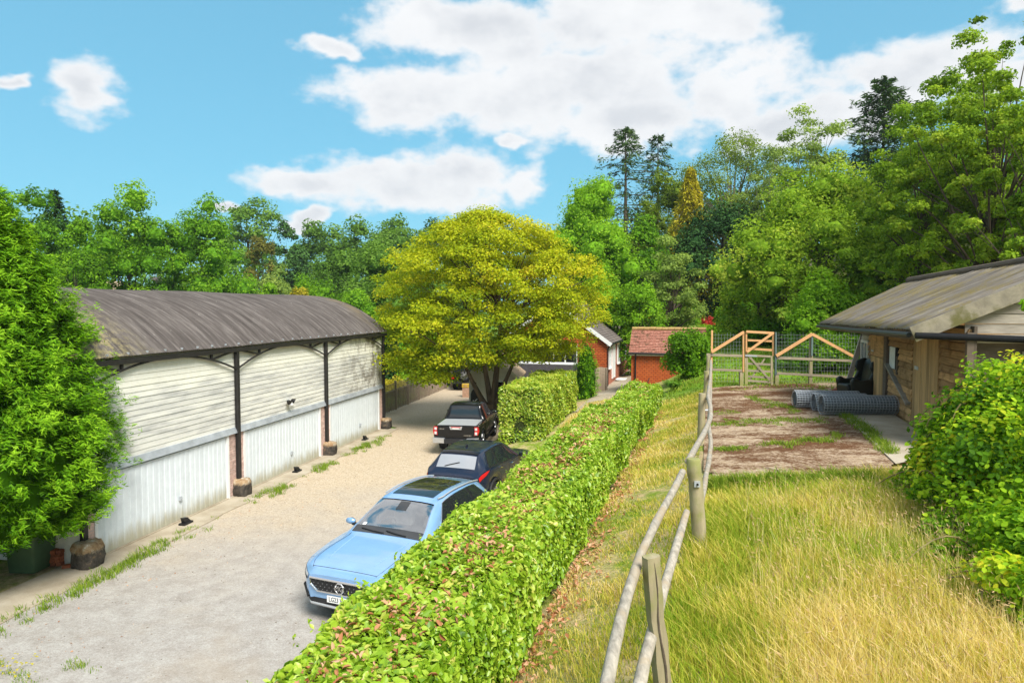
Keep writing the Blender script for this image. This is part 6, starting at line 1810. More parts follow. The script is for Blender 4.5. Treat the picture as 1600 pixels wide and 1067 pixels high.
def broadleaf(name, label, x, y, h, w, leaf, n, ls, seed, puffs=46, base=0.22, flat=0.85, pr=(.11, .19), limbs=14, bark=None, z=None, group=None, depth=None, tmid=.5, shell=(.58, 1.08), egg=0.3, dense=True, solid=.56, rin=(.45, .95), trunk_r=None, cat='tree', aspect=.62, up=.45, tvar=.16):
    rg = np.random.default_rng(seed)
    root = plant(name, label, cat, x, y, z, group)
    d = rdir(rg, puffs); rr = rg.uniform(rin[0], rin[1], puffs) ** 0.7
    hz = h * (1 - base) / 2; cz = h * (1 + base) / 2
    depth = depth or w
    C = d * rr[:, None]
    zf = C[:, 2]
    shape = np.sqrt(np.clip(1 - 0.0 * zf, .1, 1)) * (1 - egg * np.clip(zf, -.2, 1))
    R = w * rg.uniform(pr[0], pr[1], puffs)
    C = np.stack([C[:, 0] * (w / 2 - R * .5) * shape * 1.12, C[:, 1] * (depth / 2 - R * .5) * shape * 1.12, C[:, 2] * (hz - R * .55) + cz], -1)
    t0 = np.clip(tmid + rg.normal(0, tvar, puffs), 0.05, .95)
    P, N, T, tint = puff_cloud(rg, C, R, flat, int(n * LEAFK), t0, .22, up, shell)
    k = [fit(P[:, 0], w / 2), fit(P[:, 1], depth / 2)]
    zlo, zhi = np.percentile(P[:, 2], .5), np.percentile(P[:, 2], 99.3 if dense else 99.7)
    P[:, 0] *= k[0]; P[:, 1] *= k[1]; C[:, 0] *= k[0]; C[:, 1] *= k[1]
    kz = (h - base * h) / (zhi - zlo)
    P[:, 2] = h + (P[:, 2] - zhi) * kz; C[:, 2] = h + (C[:, 2] - zhi) * kz
    if y > 34 and cat == 'tree':                     # the far side of a distant crown is never seen
        ok = P[:, 1] < depth * .10; P, N, T, tint = P[ok], N[ok], T[ok], tint[ok]
    s = ls * LEAFS * rg.uniform(.7, 1.35, len(P))
    obj('crown', leaf_mesh('crown', P, N, T, s, s * aspect, tint), LM[leaf], root, kind='stuff')
    if dense: inner(rg, C, R * k[0], flat, leaf, root, solid)
    r = trunk_r or max(.06, w * .028)
    ti = rg.permutation(puffs)[:limbs]
    trunk_mesh(rg, h, r, C[ti], base).build('trunk', bark or M_BARK, root, 60)
    return root
def conifer(name, label, x, y, h, w, leaf, seed, levels=26, per=6, n_leaf=26, ls=.45, droop=.25, power=.8, z0=.12, rand=.25, aspect=.28, z=None, hang=.35, trunk_r=None, group=None, upturn=0.0, gap=0.0):
    rg = np.random.default_rng(seed)
    root = plant(name, label, 'tree', x, y, z, group)
    mb = MB(); r = trunk_r or h * .013
    mb.tube([(0, 0, -.3), (0.02 * h * .2, 0, h * .5), (0, 0, h * .985)], [r * 1.2, r * .75, r * .08], 8)
    Ps, Ts, Ns, ti = [], [], [], []
    for l in range(levels):
        zf = z0 + (1 - z0) * (l + rg.uniform(-.3, .3)) / levels; zf = min(max(zf, z0), .985)
        if gap and rg.random() < gap: continue
        R = (w / 2) * (1 - zf) ** power / (1 - z0) ** power
        k = max(3, int(per * (.6 + .4 * (1 - zf))))
        a0 = rg.uniform(0, 6.28)
        for b in range(k):
            a = a0 + 6.283 * b / k + rg.uniform(-.35, .35); Rb = R * rg.uniform(1 - rand, 1 + rand * .6) + .12
            dirv = np.array([math.cos(a), math.sin(a), 0])
            tt = rg.uniform(.08, 1.0, n_leaf) ** .75
            z_ = zf * h - droop * Rb * tt ** 1.6 + upturn * Rb * tt ** 3
            side = np.cross(dirv, UP)
            sp = rg.normal(0, .16, n_leaf) * Rb * (1.1 - tt * .6)
            p = dirv[None] * (Rb * tt)[:, None] + side[None] * sp[:, None]; p[:, 2] = z_ + rg.normal(0, .05 * Rb + .03, n_leaf) - hang * ls * rg.random(n_leaf)
            Ps.append(p); td = dirv[None] * .8 + side[None] * np.sign(sp)[:, None] * .5 + np.array([0, 0, -hang])[None] + rg.normal(0, .25, (n_leaf, 3)); Ts.append(td)
            Ns.append(UP[None] * .9 + rg.normal(0, .45, (n_leaf, 3))); ti.append(.5 + rg.normal(0, .18) + rg.normal(0, .12, n_leaf))
            if l % 2 == 0 or b % 2 == 0:
                mb.tube([(0, 0, zf * h), tuple(dirv * Rb * .5 + UP * (zf * h - droop * Rb * .3)), tuple(dirv * Rb * .9 + UP * (zf * h - droop * Rb * .85))], [r * .22 * (1.1 - zf), r * .14, .012], 4, False)
    P = np.concatenate(Ps); s = ls * rg.uniform(.7, 1.3, len(P))
    obj('crown', leaf_mesh('crown', P, np.concatenate(Ns), np.concatenate(Ts), s, s * aspect, np.concatenate(ti), .1), LM[leaf], root, kind='stuff')
    mb.build('trunk', M_BARK, root, 60)
    return root
def spot(px, d):                                 # a place d metres ahead along a line of sight
    return (px - 800) / 1066.7 * d
def span(px0, px1, d): return (px1 - px0) / 1066.7 * d
def topz(py, d): return at(800, py, d).z
def tree_at(fn, name, label, px, pytop, d, wpx, leaf, *a, **k):
    x = spot(px, d); z = k.pop('z', None); z = gz(x, d) if z is None else z
    return fn(name, label, x, d, topz(pytop, d) - z, span(0, wpx, d), leaf, *a, z=z, **k)

# ---- clipped hedges -------------------------------------------------------
def clipped_hedge(name, label, s0, s1, d0, d1, top, leaf, per_m2, ls, seed, foot=None, dead=0.0, bulge=0.05, near_boost=1.0, step=None, cat='hedge', light_top=True):
    rg = np.random.default_rng(seed)
    x0, y0 = xy(s0, (d0 + d1) / 2)
    root = thing(name, label, cat, (x0, y0, gz(x0, y0)))
    ox, oy, oz = x0, y0, gz(x0, y0)
    def zt(s, d): return top(s) if callable(top) else np.full_like(s, top)
    def bump(s, d, z): return bulge * (np.sin(s * 2.3 + d * 3.1 + seed) + np.sin(s * 5.1 + z * 4.3) * .7 + np.sin(d * 6.7 + s * 1.3) * .6 + np.sin(z * 7.1 + s * 3.7) * .4)
    L, Wd = s1 - s0, d1 - d0
    Ps, Ns, Tn = [], [], []
    def emit(s, d, z, nrm):
        b = bump(s, d, z); depth = -np.abs(rg.normal(0, .055, len(s))) + rg.random(len(s)) * .03
        q = b + depth
        s = s + nrm[0] * q; d = d + nrm[1] * q; z = z + nrm[2] * q
        x, y = s * UX + d * UY - ox, s * UY - d * UX - oy
        Ps.append(np.stack([x, y, z - oz], -1))
        nw = np.array([nrm[0] * UX + nrm[1] * UY, nrm[0] * UY - nrm[1] * UX, nrm[2]])
        Ns.append(np.broadcast_to(nw, (len(s), 3)))
        patch = .5 + .5 * np.sin(s * 1.9 + 1.3 * np.sin(d * 2.2 + z)) * np.cos(s * .8 - d * 2.9 + z * 2)
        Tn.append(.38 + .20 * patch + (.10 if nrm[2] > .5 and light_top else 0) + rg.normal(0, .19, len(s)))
    def samp_s(n):
        u = rg.random(n)
        if near_boost > 1: u = u ** near_boost
        return s0 + L * u
    n = int(L * Wd * per_m2); s = samp_s(n); d = d0 + Wd * rg.random(n)
    z = zt(s, d)
    # rounded shoulders
    edge = np.minimum(d - d0, d1 - d); z = z - .10 * np.clip(1 - edge / .22, 0, 1) ** 2
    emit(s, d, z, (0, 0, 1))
    for dd, sg in ((d0, -1), (d1, 1)):
        h = 1.2
        n = int(L * 1.6 * per_m2 * (.35 if sg < 0 else 1)); s = samp_s(n); x, y = s * UX + dd * UY, s * UY - dd * UX
        g = ground(x, y); t_ = zt(s, s); f_ = rg.random(n); z = g + .05 + (t_ - g - .05) * f_
        dv = np.full(n, dd) - sg * .10 * np.clip((f_ - .85) / .15, 0, 1) ** 2
        emit(s, dv, z, (0, sg, 0))
    for ss, sg in ((s0, -1), (s1, 1)):
        n = int(Wd * 1.8 * per_m2); d = d0 + Wd * rg.random(n); x, y = ss * UX + d * UY, ss * UY - d * UX
        g = ground(x, y); f_ = rg.random(n); t_ = zt(np.full(n, ss), d); z = g + (t_ - g) * f_
        emit(np.full(n, ss), d, z, (sg, 0, 0))
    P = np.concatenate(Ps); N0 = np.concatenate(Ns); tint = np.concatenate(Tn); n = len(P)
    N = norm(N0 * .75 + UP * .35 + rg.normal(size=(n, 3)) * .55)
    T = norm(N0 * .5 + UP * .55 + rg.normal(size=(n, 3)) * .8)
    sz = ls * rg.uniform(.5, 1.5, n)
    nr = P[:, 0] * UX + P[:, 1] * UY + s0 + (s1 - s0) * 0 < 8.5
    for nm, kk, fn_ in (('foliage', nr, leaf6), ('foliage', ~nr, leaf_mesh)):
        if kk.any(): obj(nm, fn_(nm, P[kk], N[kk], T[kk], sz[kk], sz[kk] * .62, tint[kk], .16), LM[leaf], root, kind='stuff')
    if dead:
        n = int(dead * L); cs = samp_s(max(6, n // 24)); cd = d0 + Wd * rg.uniform(.25, .85, len(cs)); k = rg.integers(0, len(cs), n)
        s = cs[k] + rg.normal(0, .20, n) * rg.choice([1, 1, 4], n); d = np.clip(cd[k] + rg.normal(0, .10, n), d0 + .05, d1 - .02)
        z = zt(s, d) + bump(s, d, zt(s, d)) + rg.uniform(-.02, .05, n)
        ok = (s > s0) & (s < s1); s, d, z = s[ok], d[ok], z[ok]; n = len(s)
        x, y = s * UX + d * UY - ox, s * UY - d * UX - oy
        sz = ls * .80 * rg.uniform(.45, 1.35, n)
        obj('dead_leaves', leaf6('dead_leaves', np.stack([x, y, z - oz], -1), UP + rg.normal(size=(n, 3)) * .6, rg.normal(size=(n, 3)), sz, sz * .45, rg.random(n), .4), LM['dry'], root, kind='stuff')
    # young shoots standing out of the clipped top
    k = int(L * 22); s = samp_s(k); d = d0 + Wd * rg.random(k); z = zt(s, d) + bump(s, d, zt(s, d)) - .03
    x, y = s * UX + d * UY - ox, s * UY - d * UX - oy
    base_ = np.stack([x, y, z - oz], -1); ln = rg.uniform(.06, .17, k); dv = norm(UP + rg.normal(0, .30, (k, 3)))
    idx = np.repeat(np.arange(k), 6); u = np.tile(np.linspace(.25, 1, 6), k)
    P = base_[idx] + dv[idx] * (ln[idx] * u)[:, None] + rg.normal(0, .008, (len(idx), 3))
    szz = ls * .75 * rg.uniform(.6, 1.1, len(idx))
    obj('shoots', leaf_mesh('shoots', P, rg.normal(size=P.shape) + UP * .6, dv[idx] + rg.normal(0, .7, P.shape), szz, szz * .5, .62 + rg.normal(0, .15, len(idx))), LM[leaf], root, kind='stuff')
    # dark core box, drawn in place of the twigs and shade inside
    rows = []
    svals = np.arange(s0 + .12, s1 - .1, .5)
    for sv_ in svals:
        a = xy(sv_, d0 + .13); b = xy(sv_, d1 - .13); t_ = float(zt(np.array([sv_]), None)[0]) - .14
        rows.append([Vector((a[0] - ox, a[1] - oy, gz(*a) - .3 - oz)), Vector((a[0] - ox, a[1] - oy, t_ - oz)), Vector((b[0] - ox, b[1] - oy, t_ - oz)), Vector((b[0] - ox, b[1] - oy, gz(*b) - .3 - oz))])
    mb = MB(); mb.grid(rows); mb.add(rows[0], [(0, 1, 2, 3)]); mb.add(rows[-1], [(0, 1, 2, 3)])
    mb.build('twig_shade_core', M_TWIGSHADE, root)
    return root
M_TWIGSHADE = plain('dark_twig_shade', (0.030, 0.040, 0.012), 0.9, 0, 0.1, 0.5, 14)

clipped_hedge('clipped_hedge', 'long clipped green hedge scattered with brown dead leaves beside the pale blue car', 1.2, 17.4, -2.98, -1.76, lambda s: 3.10 + .03 * np.sin(s * 1.1), 'hedge', 1900, .082, 5, dead=150, bulge=.04, near_boost=1.35)
clipped_hedge('clipped_hedge', 'shorter clipped hedge continuing the long one towards the brick outhouse', 17.75, 24.2, -2.75, -1.65, lambda s: 2.97 + .05 * np.sin(s * 1.5), 'hedge', 1000, .100, 6, dead=14, bulge=.05)
hb0, hb1 = on(850, 692, 0.55), on(907, 640, 0.85)
s_a, d_a = sd(hb0.x, hb0.y); s_b, d_b = sd(hb1.x, hb1.y)
HBW = 1.75
clipped_hedge('clipped_hedge', 'square clipped hedge block with yellowed leaves between the pickup and the cottage', s_a, s_b - 0.2, d_a - HBW, d_a, lambda s: topz(607, hb0.y) + (s - s_a) * 0.012, 'block', 950, .10, 7, bulge=.06, near_boost=1.1)

# ---- big cypress on the left ---------------------------------------------
def cypress(name, label, x, y, h, prof, leaf, seed, plumes, per, ls, z=None, aspect=.34, cat='tree', spread=.30, plume=.75):
    """A dense cone of feathery sprays; prof gives the radius at a height fraction."""
    rg = np.random.default_rng(seed)
    root = plant(name, label, cat, x, y, z)
    zf = prof[0][0] + (1 - prof[0][0]) * rg.random(plumes) ** .92; a = rg.uniform(0, 2 * math.pi, plumes)
    r = np.interp(zf, [p[0] for p in prof], [p[1] for p in prof])
    keep = rg.random(plumes) < np.clip(r / max(p[1] for p in prof) + .15, 0, 1); zf, a, r = zf[keep], a[keep], r[keep]; k = len(zf)
    lump = 1 + .07 * np.sin(a * 5 + zf * 9) + .09 * np.sin(a * 13 - zf * 31) + rg.normal(0, .075, k)
    deep = rg.random(k) ** 2 * .14
    C = np.stack([np.cos(a) * r * lump * (1 - deep), np.sin(a) * r * lump * (1 - deep), zf * h], -1)
    out_ = np.stack([np.cos(a), np.sin(a), np.zeros(k)], -1)
    ax_ = norm(out_ * .85 + UP * rg.uniform(.15, .7, k)[:, None] + rg.normal(0, .20, (k, 3)))
    tocam = norm(np.array([[-x, -y, 0.0]]))           # nothing is planted on the side that is never seen
    ok = (out_ * tocam).sum(-1) > -.42; C, out_, ax_, lump = C[ok], out_[ok], ax_[ok], lump[ok]; k = len(C)
    idx = np.repeat(np.arange(k), per); n = len(idx)
    u = rg.random(n)
    sidev = norm(np.cross(ax_, UP))[idx]
    s_off = rg.normal(0, 1, n) * spread * (1 - u * .75)
    L_ = plume * rg.uniform(.7, 1.2, k)[idx]
    P = C[idx] + ax_[idx] * ((u - .45) * L_)[:, None] + sidev * (s_off * L_ * .6)[:, None] + np.cross(ax_[idx], sidev) * rg.normal(0, .06, n)[:, None] - UP * (u ** 2 * .10 * L_)[:, None]
    T = ax_[idx] + sidev * (np.sign(s_off) * .32)[:, None] + rg.normal(0, .12, (n, 3))
    N = norm(np.cross(ax_, norm(np.cross(ax_, UP))) * -1)[idx] * .0 + UP * .8 + out_[idx] * .5 + rg.normal(0, .4, (n, 3))
    tint = np.clip(.10 + (1.6 * (lump - 1) + rg.normal(0, .10, k))[idx] + .62 * u + rg.normal(0, .10, n), 0, 1)  # hollows and spray bases coloured darker, shade between sprays put into the tint
    s = ls * rg.uniform(.6, 1.3, n)
    obj('foliage', needle_mesh('foliage', P, N, T, s, s * aspect, tint), LM[leaf], root, kind='stuff')
    mb = MB(); mb.tube([(0, 0, -.3), (0, 0, h * .9)], [.04 * h, .01], 8)
    mb.build('trunk', M_BARK, root, 60)
    # dark opaque core that reads as shade between the sprays
    vs = [(max(.01, .90 * np.interp(f_, [p[0] for p in prof], [p[1] for p in prof])), f_ * h) for f_ in np.linspace(prof[0][0], .97, 14)]
    MB().lathe([(0.0, vs[0][1])] + vs + [(0.0, vs[-1][1] + .01)], seg=18).build('inner_shade', INNER[leaf], root, 60)
    return root
CX, CY = spot(-78, 13.6), 13.6
def crad(px): return span(-78, px, 13.6)
H_C = 9.6
cpf = []
for py, px in ((262, -70), (302, 10), (345, 27), (379, 40), (406, 62), (476, 88), (560, 123), (609, 147), (671, 163), (727, 167), (770, 155), (811, 136), (832, 112)):
    cpf.append((topz(py, 13.6) / H_C, max(.05, crad(px) * .88 - .12)))
cpf = sorted(cpf)
cypress('conifer_tree', 'big feathery bright green conifer at the left edge before the barn', CX, CY, H_C, cpf, 'ley', 31, 9500, 54, .115, z=0.0, aspect=.26, plume=.48, spread=.24)

# ---- yellow maple in layered sprays ---------------------------------------
def maple():
    rg = np.random.default_rng(77)
    D = 32.5; x = spot(768, D)
    root = plant('maple_tree', 'spreading yellow green maple with several stems over the black pickup', 'tree', x, D, 0.0)
    sc = D / 1066.7
    prof = [(592, 95, 45), (575, 150, 80), (545, 172, 128), (510, 182, 166), (470, 180, 178), (430, 168, 170), (395, 150, 152), (370, 122, 125), (352, 78, 80), (336, 30, 30)]
    zz = [topz(p[0], D) for p in prof]; rr = [p[1] * sc for p in prof]; rr2 = [p[2] * sc for p in prof]
    n = 640
    C, R, t0 = [], [], []
    while len(C) < n:
        z_ = rg.uniform(zz[0] - .1, zz[-1]); a = rg.uniform(0, 6.283); rmax = float(np.interp(z_, zz, rr)) * (.5 - .5 * math.cos(a)) + float(np.interp(z_, zz, rr2)) * (.5 + .5 * math.cos(a))
        f_ = math.sqrt(rg.uniform(.12, 1.0)); 
        cr = rg.uniform(.38, .78)
        rad = max(0, rmax - cr * .55) * f_
        cx = math.cos(a) * rad * 1.02 - 0.12; cy = math.sin(a) * rad * .92
        if z_ < topz(558, D) and -1.6 < cx < 2.2 and cy < 2.5: continue
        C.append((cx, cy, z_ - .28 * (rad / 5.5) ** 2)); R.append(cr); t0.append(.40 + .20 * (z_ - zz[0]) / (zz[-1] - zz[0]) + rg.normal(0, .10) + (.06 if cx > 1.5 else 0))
    C, R, t0 = np.array(C), np.array(R), np.array(t0)
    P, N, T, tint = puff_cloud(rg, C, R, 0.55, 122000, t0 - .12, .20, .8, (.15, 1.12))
    cxy = norm(np.stack([P[:, 0], P[:, 1], P[:, 0] * 0], -1)); rad_ = np.linalg.norm(P[:, :2], axis=1)
    P[:, 2] -= .22 * np.abs(np.sin(rad_ * 2.1 + np.arctan2(P[:, 1], P[:, 0]) * 3)) * (rad_ / 5)
    ok = P[:, 1] < 3.4; P, N, T, tint = P[ok], N[ok], T[ok], tint[ok]
    P[:, 0] = (P[:, 0]) * 178 * sc / np.percentile(np.abs(P[:, 0]), 99.4); C[:, 0] *= 1.05
    s = .124 * rg.uniform(.7, 1.35, len(P))
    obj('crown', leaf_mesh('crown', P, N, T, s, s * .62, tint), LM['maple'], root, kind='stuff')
    mb = MB()
    mb.tube([(0.05, 0, -.3), (0.0, 0, .5), (-.02, 0, 1.0)], [.42, .33, .30], 12)
    stems = [((-.05, 0, .5), (-.75, .0, 1.6), (-1.35, .1, 3.0), .17), ((0, .05, .7), (-.2, .3, 2.0), (-.7, .6, 4.6), .17), ((.02, 0, .8), (.25, .05, 2.2), (.45, 0, 5.2), .19), ((.08, 0, .7), (.55, -.1, 1.8), (1.3, -.3, 3.6), .15), ((0.02, .1, .8), (.1, .7, 2.0), (.6, 1.4, 4.2), .14)]
    ends = []
    for a, b, c, r in stems:
        mb.tube(bez(a, b, c, 8), [r * (1 - .62 * k / 7) for k in range(8)], 8); ends.append(c)
    for i in rg.permutation(n)[:90]:
        c = C[i]; e = ends[int(np.argmin([np.linalg.norm(np.array(q) - c) for q in ends]))]
        mid = ((e[0] + c[0]) / 2, (e[1] + c[1]) / 2, min(c[2], e[2]) * .55 + max(c[2], e[2]) * .45)
        mb.tube(bez(e, mid, tuple(c - np.array([0, 0, .12]))), [.06, .05, .04, .03, .02, .012], 5, False)
    mb.build('trunk', M_BARKRED, root, 60)
maple()

# ---- trees of the right side ------------------------------------------------
tree_at(broadleaf, 'apple_tree', 'wide rounded light green tree behind the pen fence', 1285, 268, 36, 330, 'apple', 30000, .17, 101, puffs=95, base=.02, pr=(.07, .13), limbs=34, egg=.45, tmid=.55, flat=.8)
tree_at(broadleaf, 'apple_tree', 'low light green tree at the left end of the lawn thicket', 1185, 400, 38, 130, 'apple', 9000, .16, 102, puffs=40, base=.0, pr=(.12, .2), limbs=12, tmid=.62)
def airy(px, py, d, wpx, n, seed, label, leaf='apple', ls=.135, puffs=120, **k):
    return tree_at(broadleaf, k.pop('name', 'orchard_tree'), label, px, py, d, wpx, leaf, n, ls, seed, puffs=puffs, pr=k.pop('pr', (.035, .075)), rin=k.pop('rin', (.15, 1.0)), limbs=k.pop('limbs', 90), shell=(.1, 1.15), dense=False, flat=k.pop('flat', .55), egg=k.pop('egg', .25), base=k.pop('base', .22), **k)
airy(1545, 46, 25, 290, 50000, 103, 'tall loose tree with bent dark limbs rising above the stable roof', puffs=260, pr=(.028, .060), tmid=.5, limbs=70, flat=.7, base=.12)
airy(1440, 215, 28, 200, 15000, 104, 'leafy tree with several thin stems behind the stable roof', puffs=120, tmid=.42, limbs=60)
airy(1480, 118, 31, 220, 30000, 1103, 'leafy tree filling the slope between the dark pine and the tall loose tree', puffs=150, pr=(.05, .09), tmid=.45, limbs=50, base=.1, rin=(.15, 1.0))
airy(1640, 120, 21, 200, 11000, 105, 'overhanging tree at the right edge above the stable', puffs=100, tmid=.4)
tree_at(broadleaf, 'hazel_bush', 'bright green bush just behind the far end of the stable', 1290, 428, 29, 130, 'bright', 8000, .15, 106, puffs=40, base=.0, pr=(.12, .2), tmid=.5)
tree_at(broadleaf, 'hazel_bush', 'dark leafy bush low behind the pen rails', 1290, 520, 27.5, 100, 'oak', 5000, .13, 107, puffs=26, base=.0, pr=(.14, .22), tmid=.62)
tree_at(broadleaf, 'hazel_bush', 'bushy green mass under the loose trees right of the lawn', 1400, 350, 31, 190, 'apple', 13000, .17, 108, puffs=60, base=.0, pr=(.09, .16), tmid=.38)
tree_at(broadleaf, 'hazel_bush', 'yellow green leafy shoots at the right edge over the roof ridge', 1600, 290, 22, 70, 'bright', 2600, .15, 109, puffs=26, base=.05, pr=(.14, .22), tmid=.75)
tree_at(broadleaf, 'hazel_bush', 'low bush under the trunks beyond the stable ridge', 1500, 385, 27, 170, 'apple', 8000, .16, 110, puffs=40, base=.0, pr=(.1, .18), tmid=.5)
airy(1262, 172, 55, 130, 13000, 111, 'slender pale birch rising behind the rounded apple tree', 'willow', .22, 110, name='birch_tree', pr=(.06, .12), egg=.5, bark=M_BARKPALE, tmid=.5)
conifer('pine_tree', 'dark flat topped pine standing above the orchard trees', spot(1372, 58), 58, topz(122, 58) - gz(spot(1372, 58), 58), span(0, 150, 58), 'fir', 112, levels=26, per=8, n_leaf=70, ls=.45, droop=-.12, power=.42, z0=.3, rand=.35, hang=.1)
airy(1195, 232, 80, 100, 9000, 113, 'thin leaning birch left of the tall pale birch', 'willow', .26, 80, name='birch_tree', pr=(.06, .12), bark=M_BARKPALE)
airy(1140, 216, 88, 200, 26000, 114, 'high open crowned birch with drooping twigs against the sky', 'olive', .27, 170, name='birch_tree', rin=(.4, 1.0), pr=(.05, .10), bark=M_BARKPALE, base=.3, flat=.8)
tree_at(broadleaf, 'yew_tree', 'broad very dark yew at the end of the lawn', 1128, 322, 60, 175, 'yew', 22000, .34, 115, puffs=70, base=.0, pr=(.09, .16), egg=.4, aspect=.4, tmid=.45)
conifer('golden_cypress', 'narrow golden yellow weeping conifer standing before the dark trees', spot(1076, 62), 62, topz(256, 62) - gz(spot(1076, 62), 62), span(0, 165, 62), 'gold', 116, levels=50, per=11, n_leaf=44, ls=.42, droop=.75, power=.8, z0=.08, rand=.22, hang=1.1, aspect=.3)
conifer('larch_tree', 'tall grey green larch, left of the two spires above the bright tree', spot(975, 78), 78, topz(192, 78) - gz(spot(975, 78), 78), span(0, 215, 78), 'fir', 117, levels=38, per=7, n_leaf=46, ls=.5, droop=.22, power=.60, z0=.22, rand=.42, hang=.5, gap=.1, upturn=.15)
conifer('larch_tree', 'thinner tall larch, right of the two spires above the bright tree', spot(1025, 80), 80, topz(203, 80) - gz(spot(1025, 80), 80), span(0, 160, 80), 'fir', 118, levels=34, per=6, n_leaf=40, ls=.5, droop=.25, power=.62, z0=.2, rand=.45, hang=.5, gap=.18, upturn=.15)
tree_at(broadleaf, 'ash_tree', 'dull dark green tree between the larches and the golden conifer', 1030, 275, 72, 110, 'olive', 12000, .32, 119, puffs=55, base=.1, pr=(.1, .17), tmid=.35)
tree_at(broadleaf, 'lime_tree', 'tall vivid green egg shaped tree behind the cottage roof', 926, 290, 55, 150, 'bright', 46000, .21, 120, puffs=150, base=.02, pr=(.12, .19), egg=.2, tmid=.56, flat=.9, rin=(.1, .95), solid=.76)
tree_at(broadleaf, 'hornbeam_tree', 'mid green tree standing right of the vivid egg shaped one', 1003, 340, 58, 90, 'oak', 9000, .26, 121, puffs=44, base=.03, pr=(.12, .2), tmid=.38)
airy(1048, 372, 50, 104, 12000, 122, 'pale grey green willowy tree before the dark yew', 'willow', .20, 90, name='willow_tree', pr=(.08, .14), base=.03, egg=.4, tmid=.55, rin=(.2, .95))
tree_at(broadleaf, 'laurel_bush', 'round glossy green bush above the outhouse roof', 1000, 442, 46, 78, 'bright', 8000, .18, 123, puffs=34, base=.0, pr=(.14, .22), tmid=.48)
tree_at(broadleaf, 'laurel_bush', 'green bush between the maple and the round glossy bush', 960, 462, 47, 60, 'bright', 4200, .19, 124, puffs=24, base=.0, pr=(.15, .24), tmid=.42)
tree_at(broadleaf, 'red_shrub', 'small red leaved shrub at the end of the lawn', 1103, 495, 52, 26, 'red', 700, .14, 125, puffs=9, base=.1, pr=(.2, .3), cat='shrub')
tree_at(broadleaf, 'garden_shrub', 'low green shrub left of the small red leaved one', 1068, 482, 52, 70, 'oak', 4000, .18, 126, puffs=22, base=.0, pr=(.16, .25), cat='shrub', tmid=.7)
tree_at(broadleaf, 'garden_shrub', 'light green fern like shrub right of the outhouse roof', 1105, 508, 46, 44, 'bright', 2200, .15, 127, puffs=16, base=.0, pr=(.18, .28), cat='shrub', tmid=.55)
tree_at(broadleaf, 'garden_shrub', 'dark evergreen shrub at the near edge of the lawn thicket', 1150, 470, 43, 64, 'oak', 4500, .16, 128, puffs=24, base=.0, pr=(.15, .24), cat='shrub', tmid=.5)
tree_at(broadleaf, 'garden_shrub', 'blue green shrub under the light green lawn trees', 1205, 500, 36, 80, 'oak', 5000, .14, 129, puffs=26, base=.0, pr=(.15, .24), cat='shrub', tmid=.45)
tree_at(broadleaf, 'outhouse_shrub', 'leafy glossy shrub with rusty flower heads hiding the end of the brick outhouse', 1076, 517, 30, 76, 'bright', 7000, .14, 130, puffs=34, base=.02, pr=(.14, .21), cat='shrub', tmid=.34, egg=.15)
q = plant
cypress('columnar_conifer', 'narrow upright green conifer beside the cottage window', spot(916, 36), 36, 2.95, [(.0, .46), (.3, .55), (.6, .50), (.85, .34), (1.0, .08)], 'ley', 131, 620, 16, .11, z=gz(spot(916, 36), 36) - .1, plume=.35)
# dark wood behind everything, read as one mass
def far_wood(name, label, spots_, leaf, n, ls, seed, cat='woodland'):
    rg = np.random.default_rng(seed)
    C, R = [], []
    for (px, py, d, wpx) in spots_:
        x = spot(px, d); z0 = gz(x, d); h = topz(py, d) - z0; w = span(0, wpx, d)
        for k in range(16):
            dd = rdir(rg, 1)[0]; C.append((x + dd[0] * w * .42, d + dd[1] * w * .42, z0 + h * .55 + dd[2] * h * .38)); R.append(w * rg.uniform(.16, .24))
    C, R = np.array(C), np.array(R)
    P, N, T, tint = puff_cloud(rg, C, R, .85, n, np.clip(.5 + rg.normal(0, .16, len(C)), 0, 1), .2)
    s = ls * rg.uniform(.7, 1.3, len(P))
    o = obj(name, leaf_mesh(name, P, N, T, s, s * .7, tint), LM[leaf], None, kind='stuff')
    return tag(o, label, cat)
far_wood('woodland', 'dark wood filling the slope behind the yew and the orchard trees',
         [(1080, 300, 95, 160), (1180, 300, 92, 160), (1260, 290, 80, 160), (1350, 260, 75, 170), (1440, 250, 64, 170), (1530, 240, 55, 180), (1620, 220, 48, 190), (1010, 330, 98, 150), (1210, 400, 60, 120)], 'oak', 30000, .42, 201)

# ---- trees beyond the barn on the left -----------------------------------------
tree_at(broadleaf, 'oak_tree', 'large spreading green tree above the middle of the barn roof', 205, 304, 58, 160, 'oak', 22000, .27, 140, puffs=80, base=.05, pr=(.09, .16), tmid=.60, egg=.08, rin=(.2, .95), solid=.7)
tree_at(broadleaf, 'oak_tree', 'dense round dark green tree right of the large spreading one', 325, 323, 62, 150, 'oak', 20000, .27, 141, puffs=70, base=.0, pr=(.10, .17), tmid=.45, egg=.08, rin=(.2, .95), solid=.7)
tree_at(broadleaf, 'oak_tree', 'green tree rising just right of the big feathery conifer', 60, 304, 56, 130, 'oak', 14000, .28, 142, puffs=56, base=.05, pr=(.1, .18), tmid=.26, egg=.1)
tree_at(broadleaf, 'oak_tree', 'lighter green smaller tree before the large spreading one', 122, 342, 52, 90, 'bright', 9000, .24, 143, puffs=40, base=.05, pr=(.11, .19), tmid=.22)
conifer('spruce_tree', 'small dark spruce top between the left hand oaks', spot(92, 66), 66, topz(290, 66), span(0, 105, 66), 'yew', 144, levels=34, per=7, n_leaf=30, ls=.6, droop=.1, power=.75, z0=.1, rand=.2, z=0.0)
airy(392, 314, 118, 128, 17000, 145, 'hazy tall poplar beyond the dense round tree', 'far', .55, 110, name='poplar_tree', pr=(.08, .15), base=.03, egg=.3, tmid=.55, rin=(.3, .95))
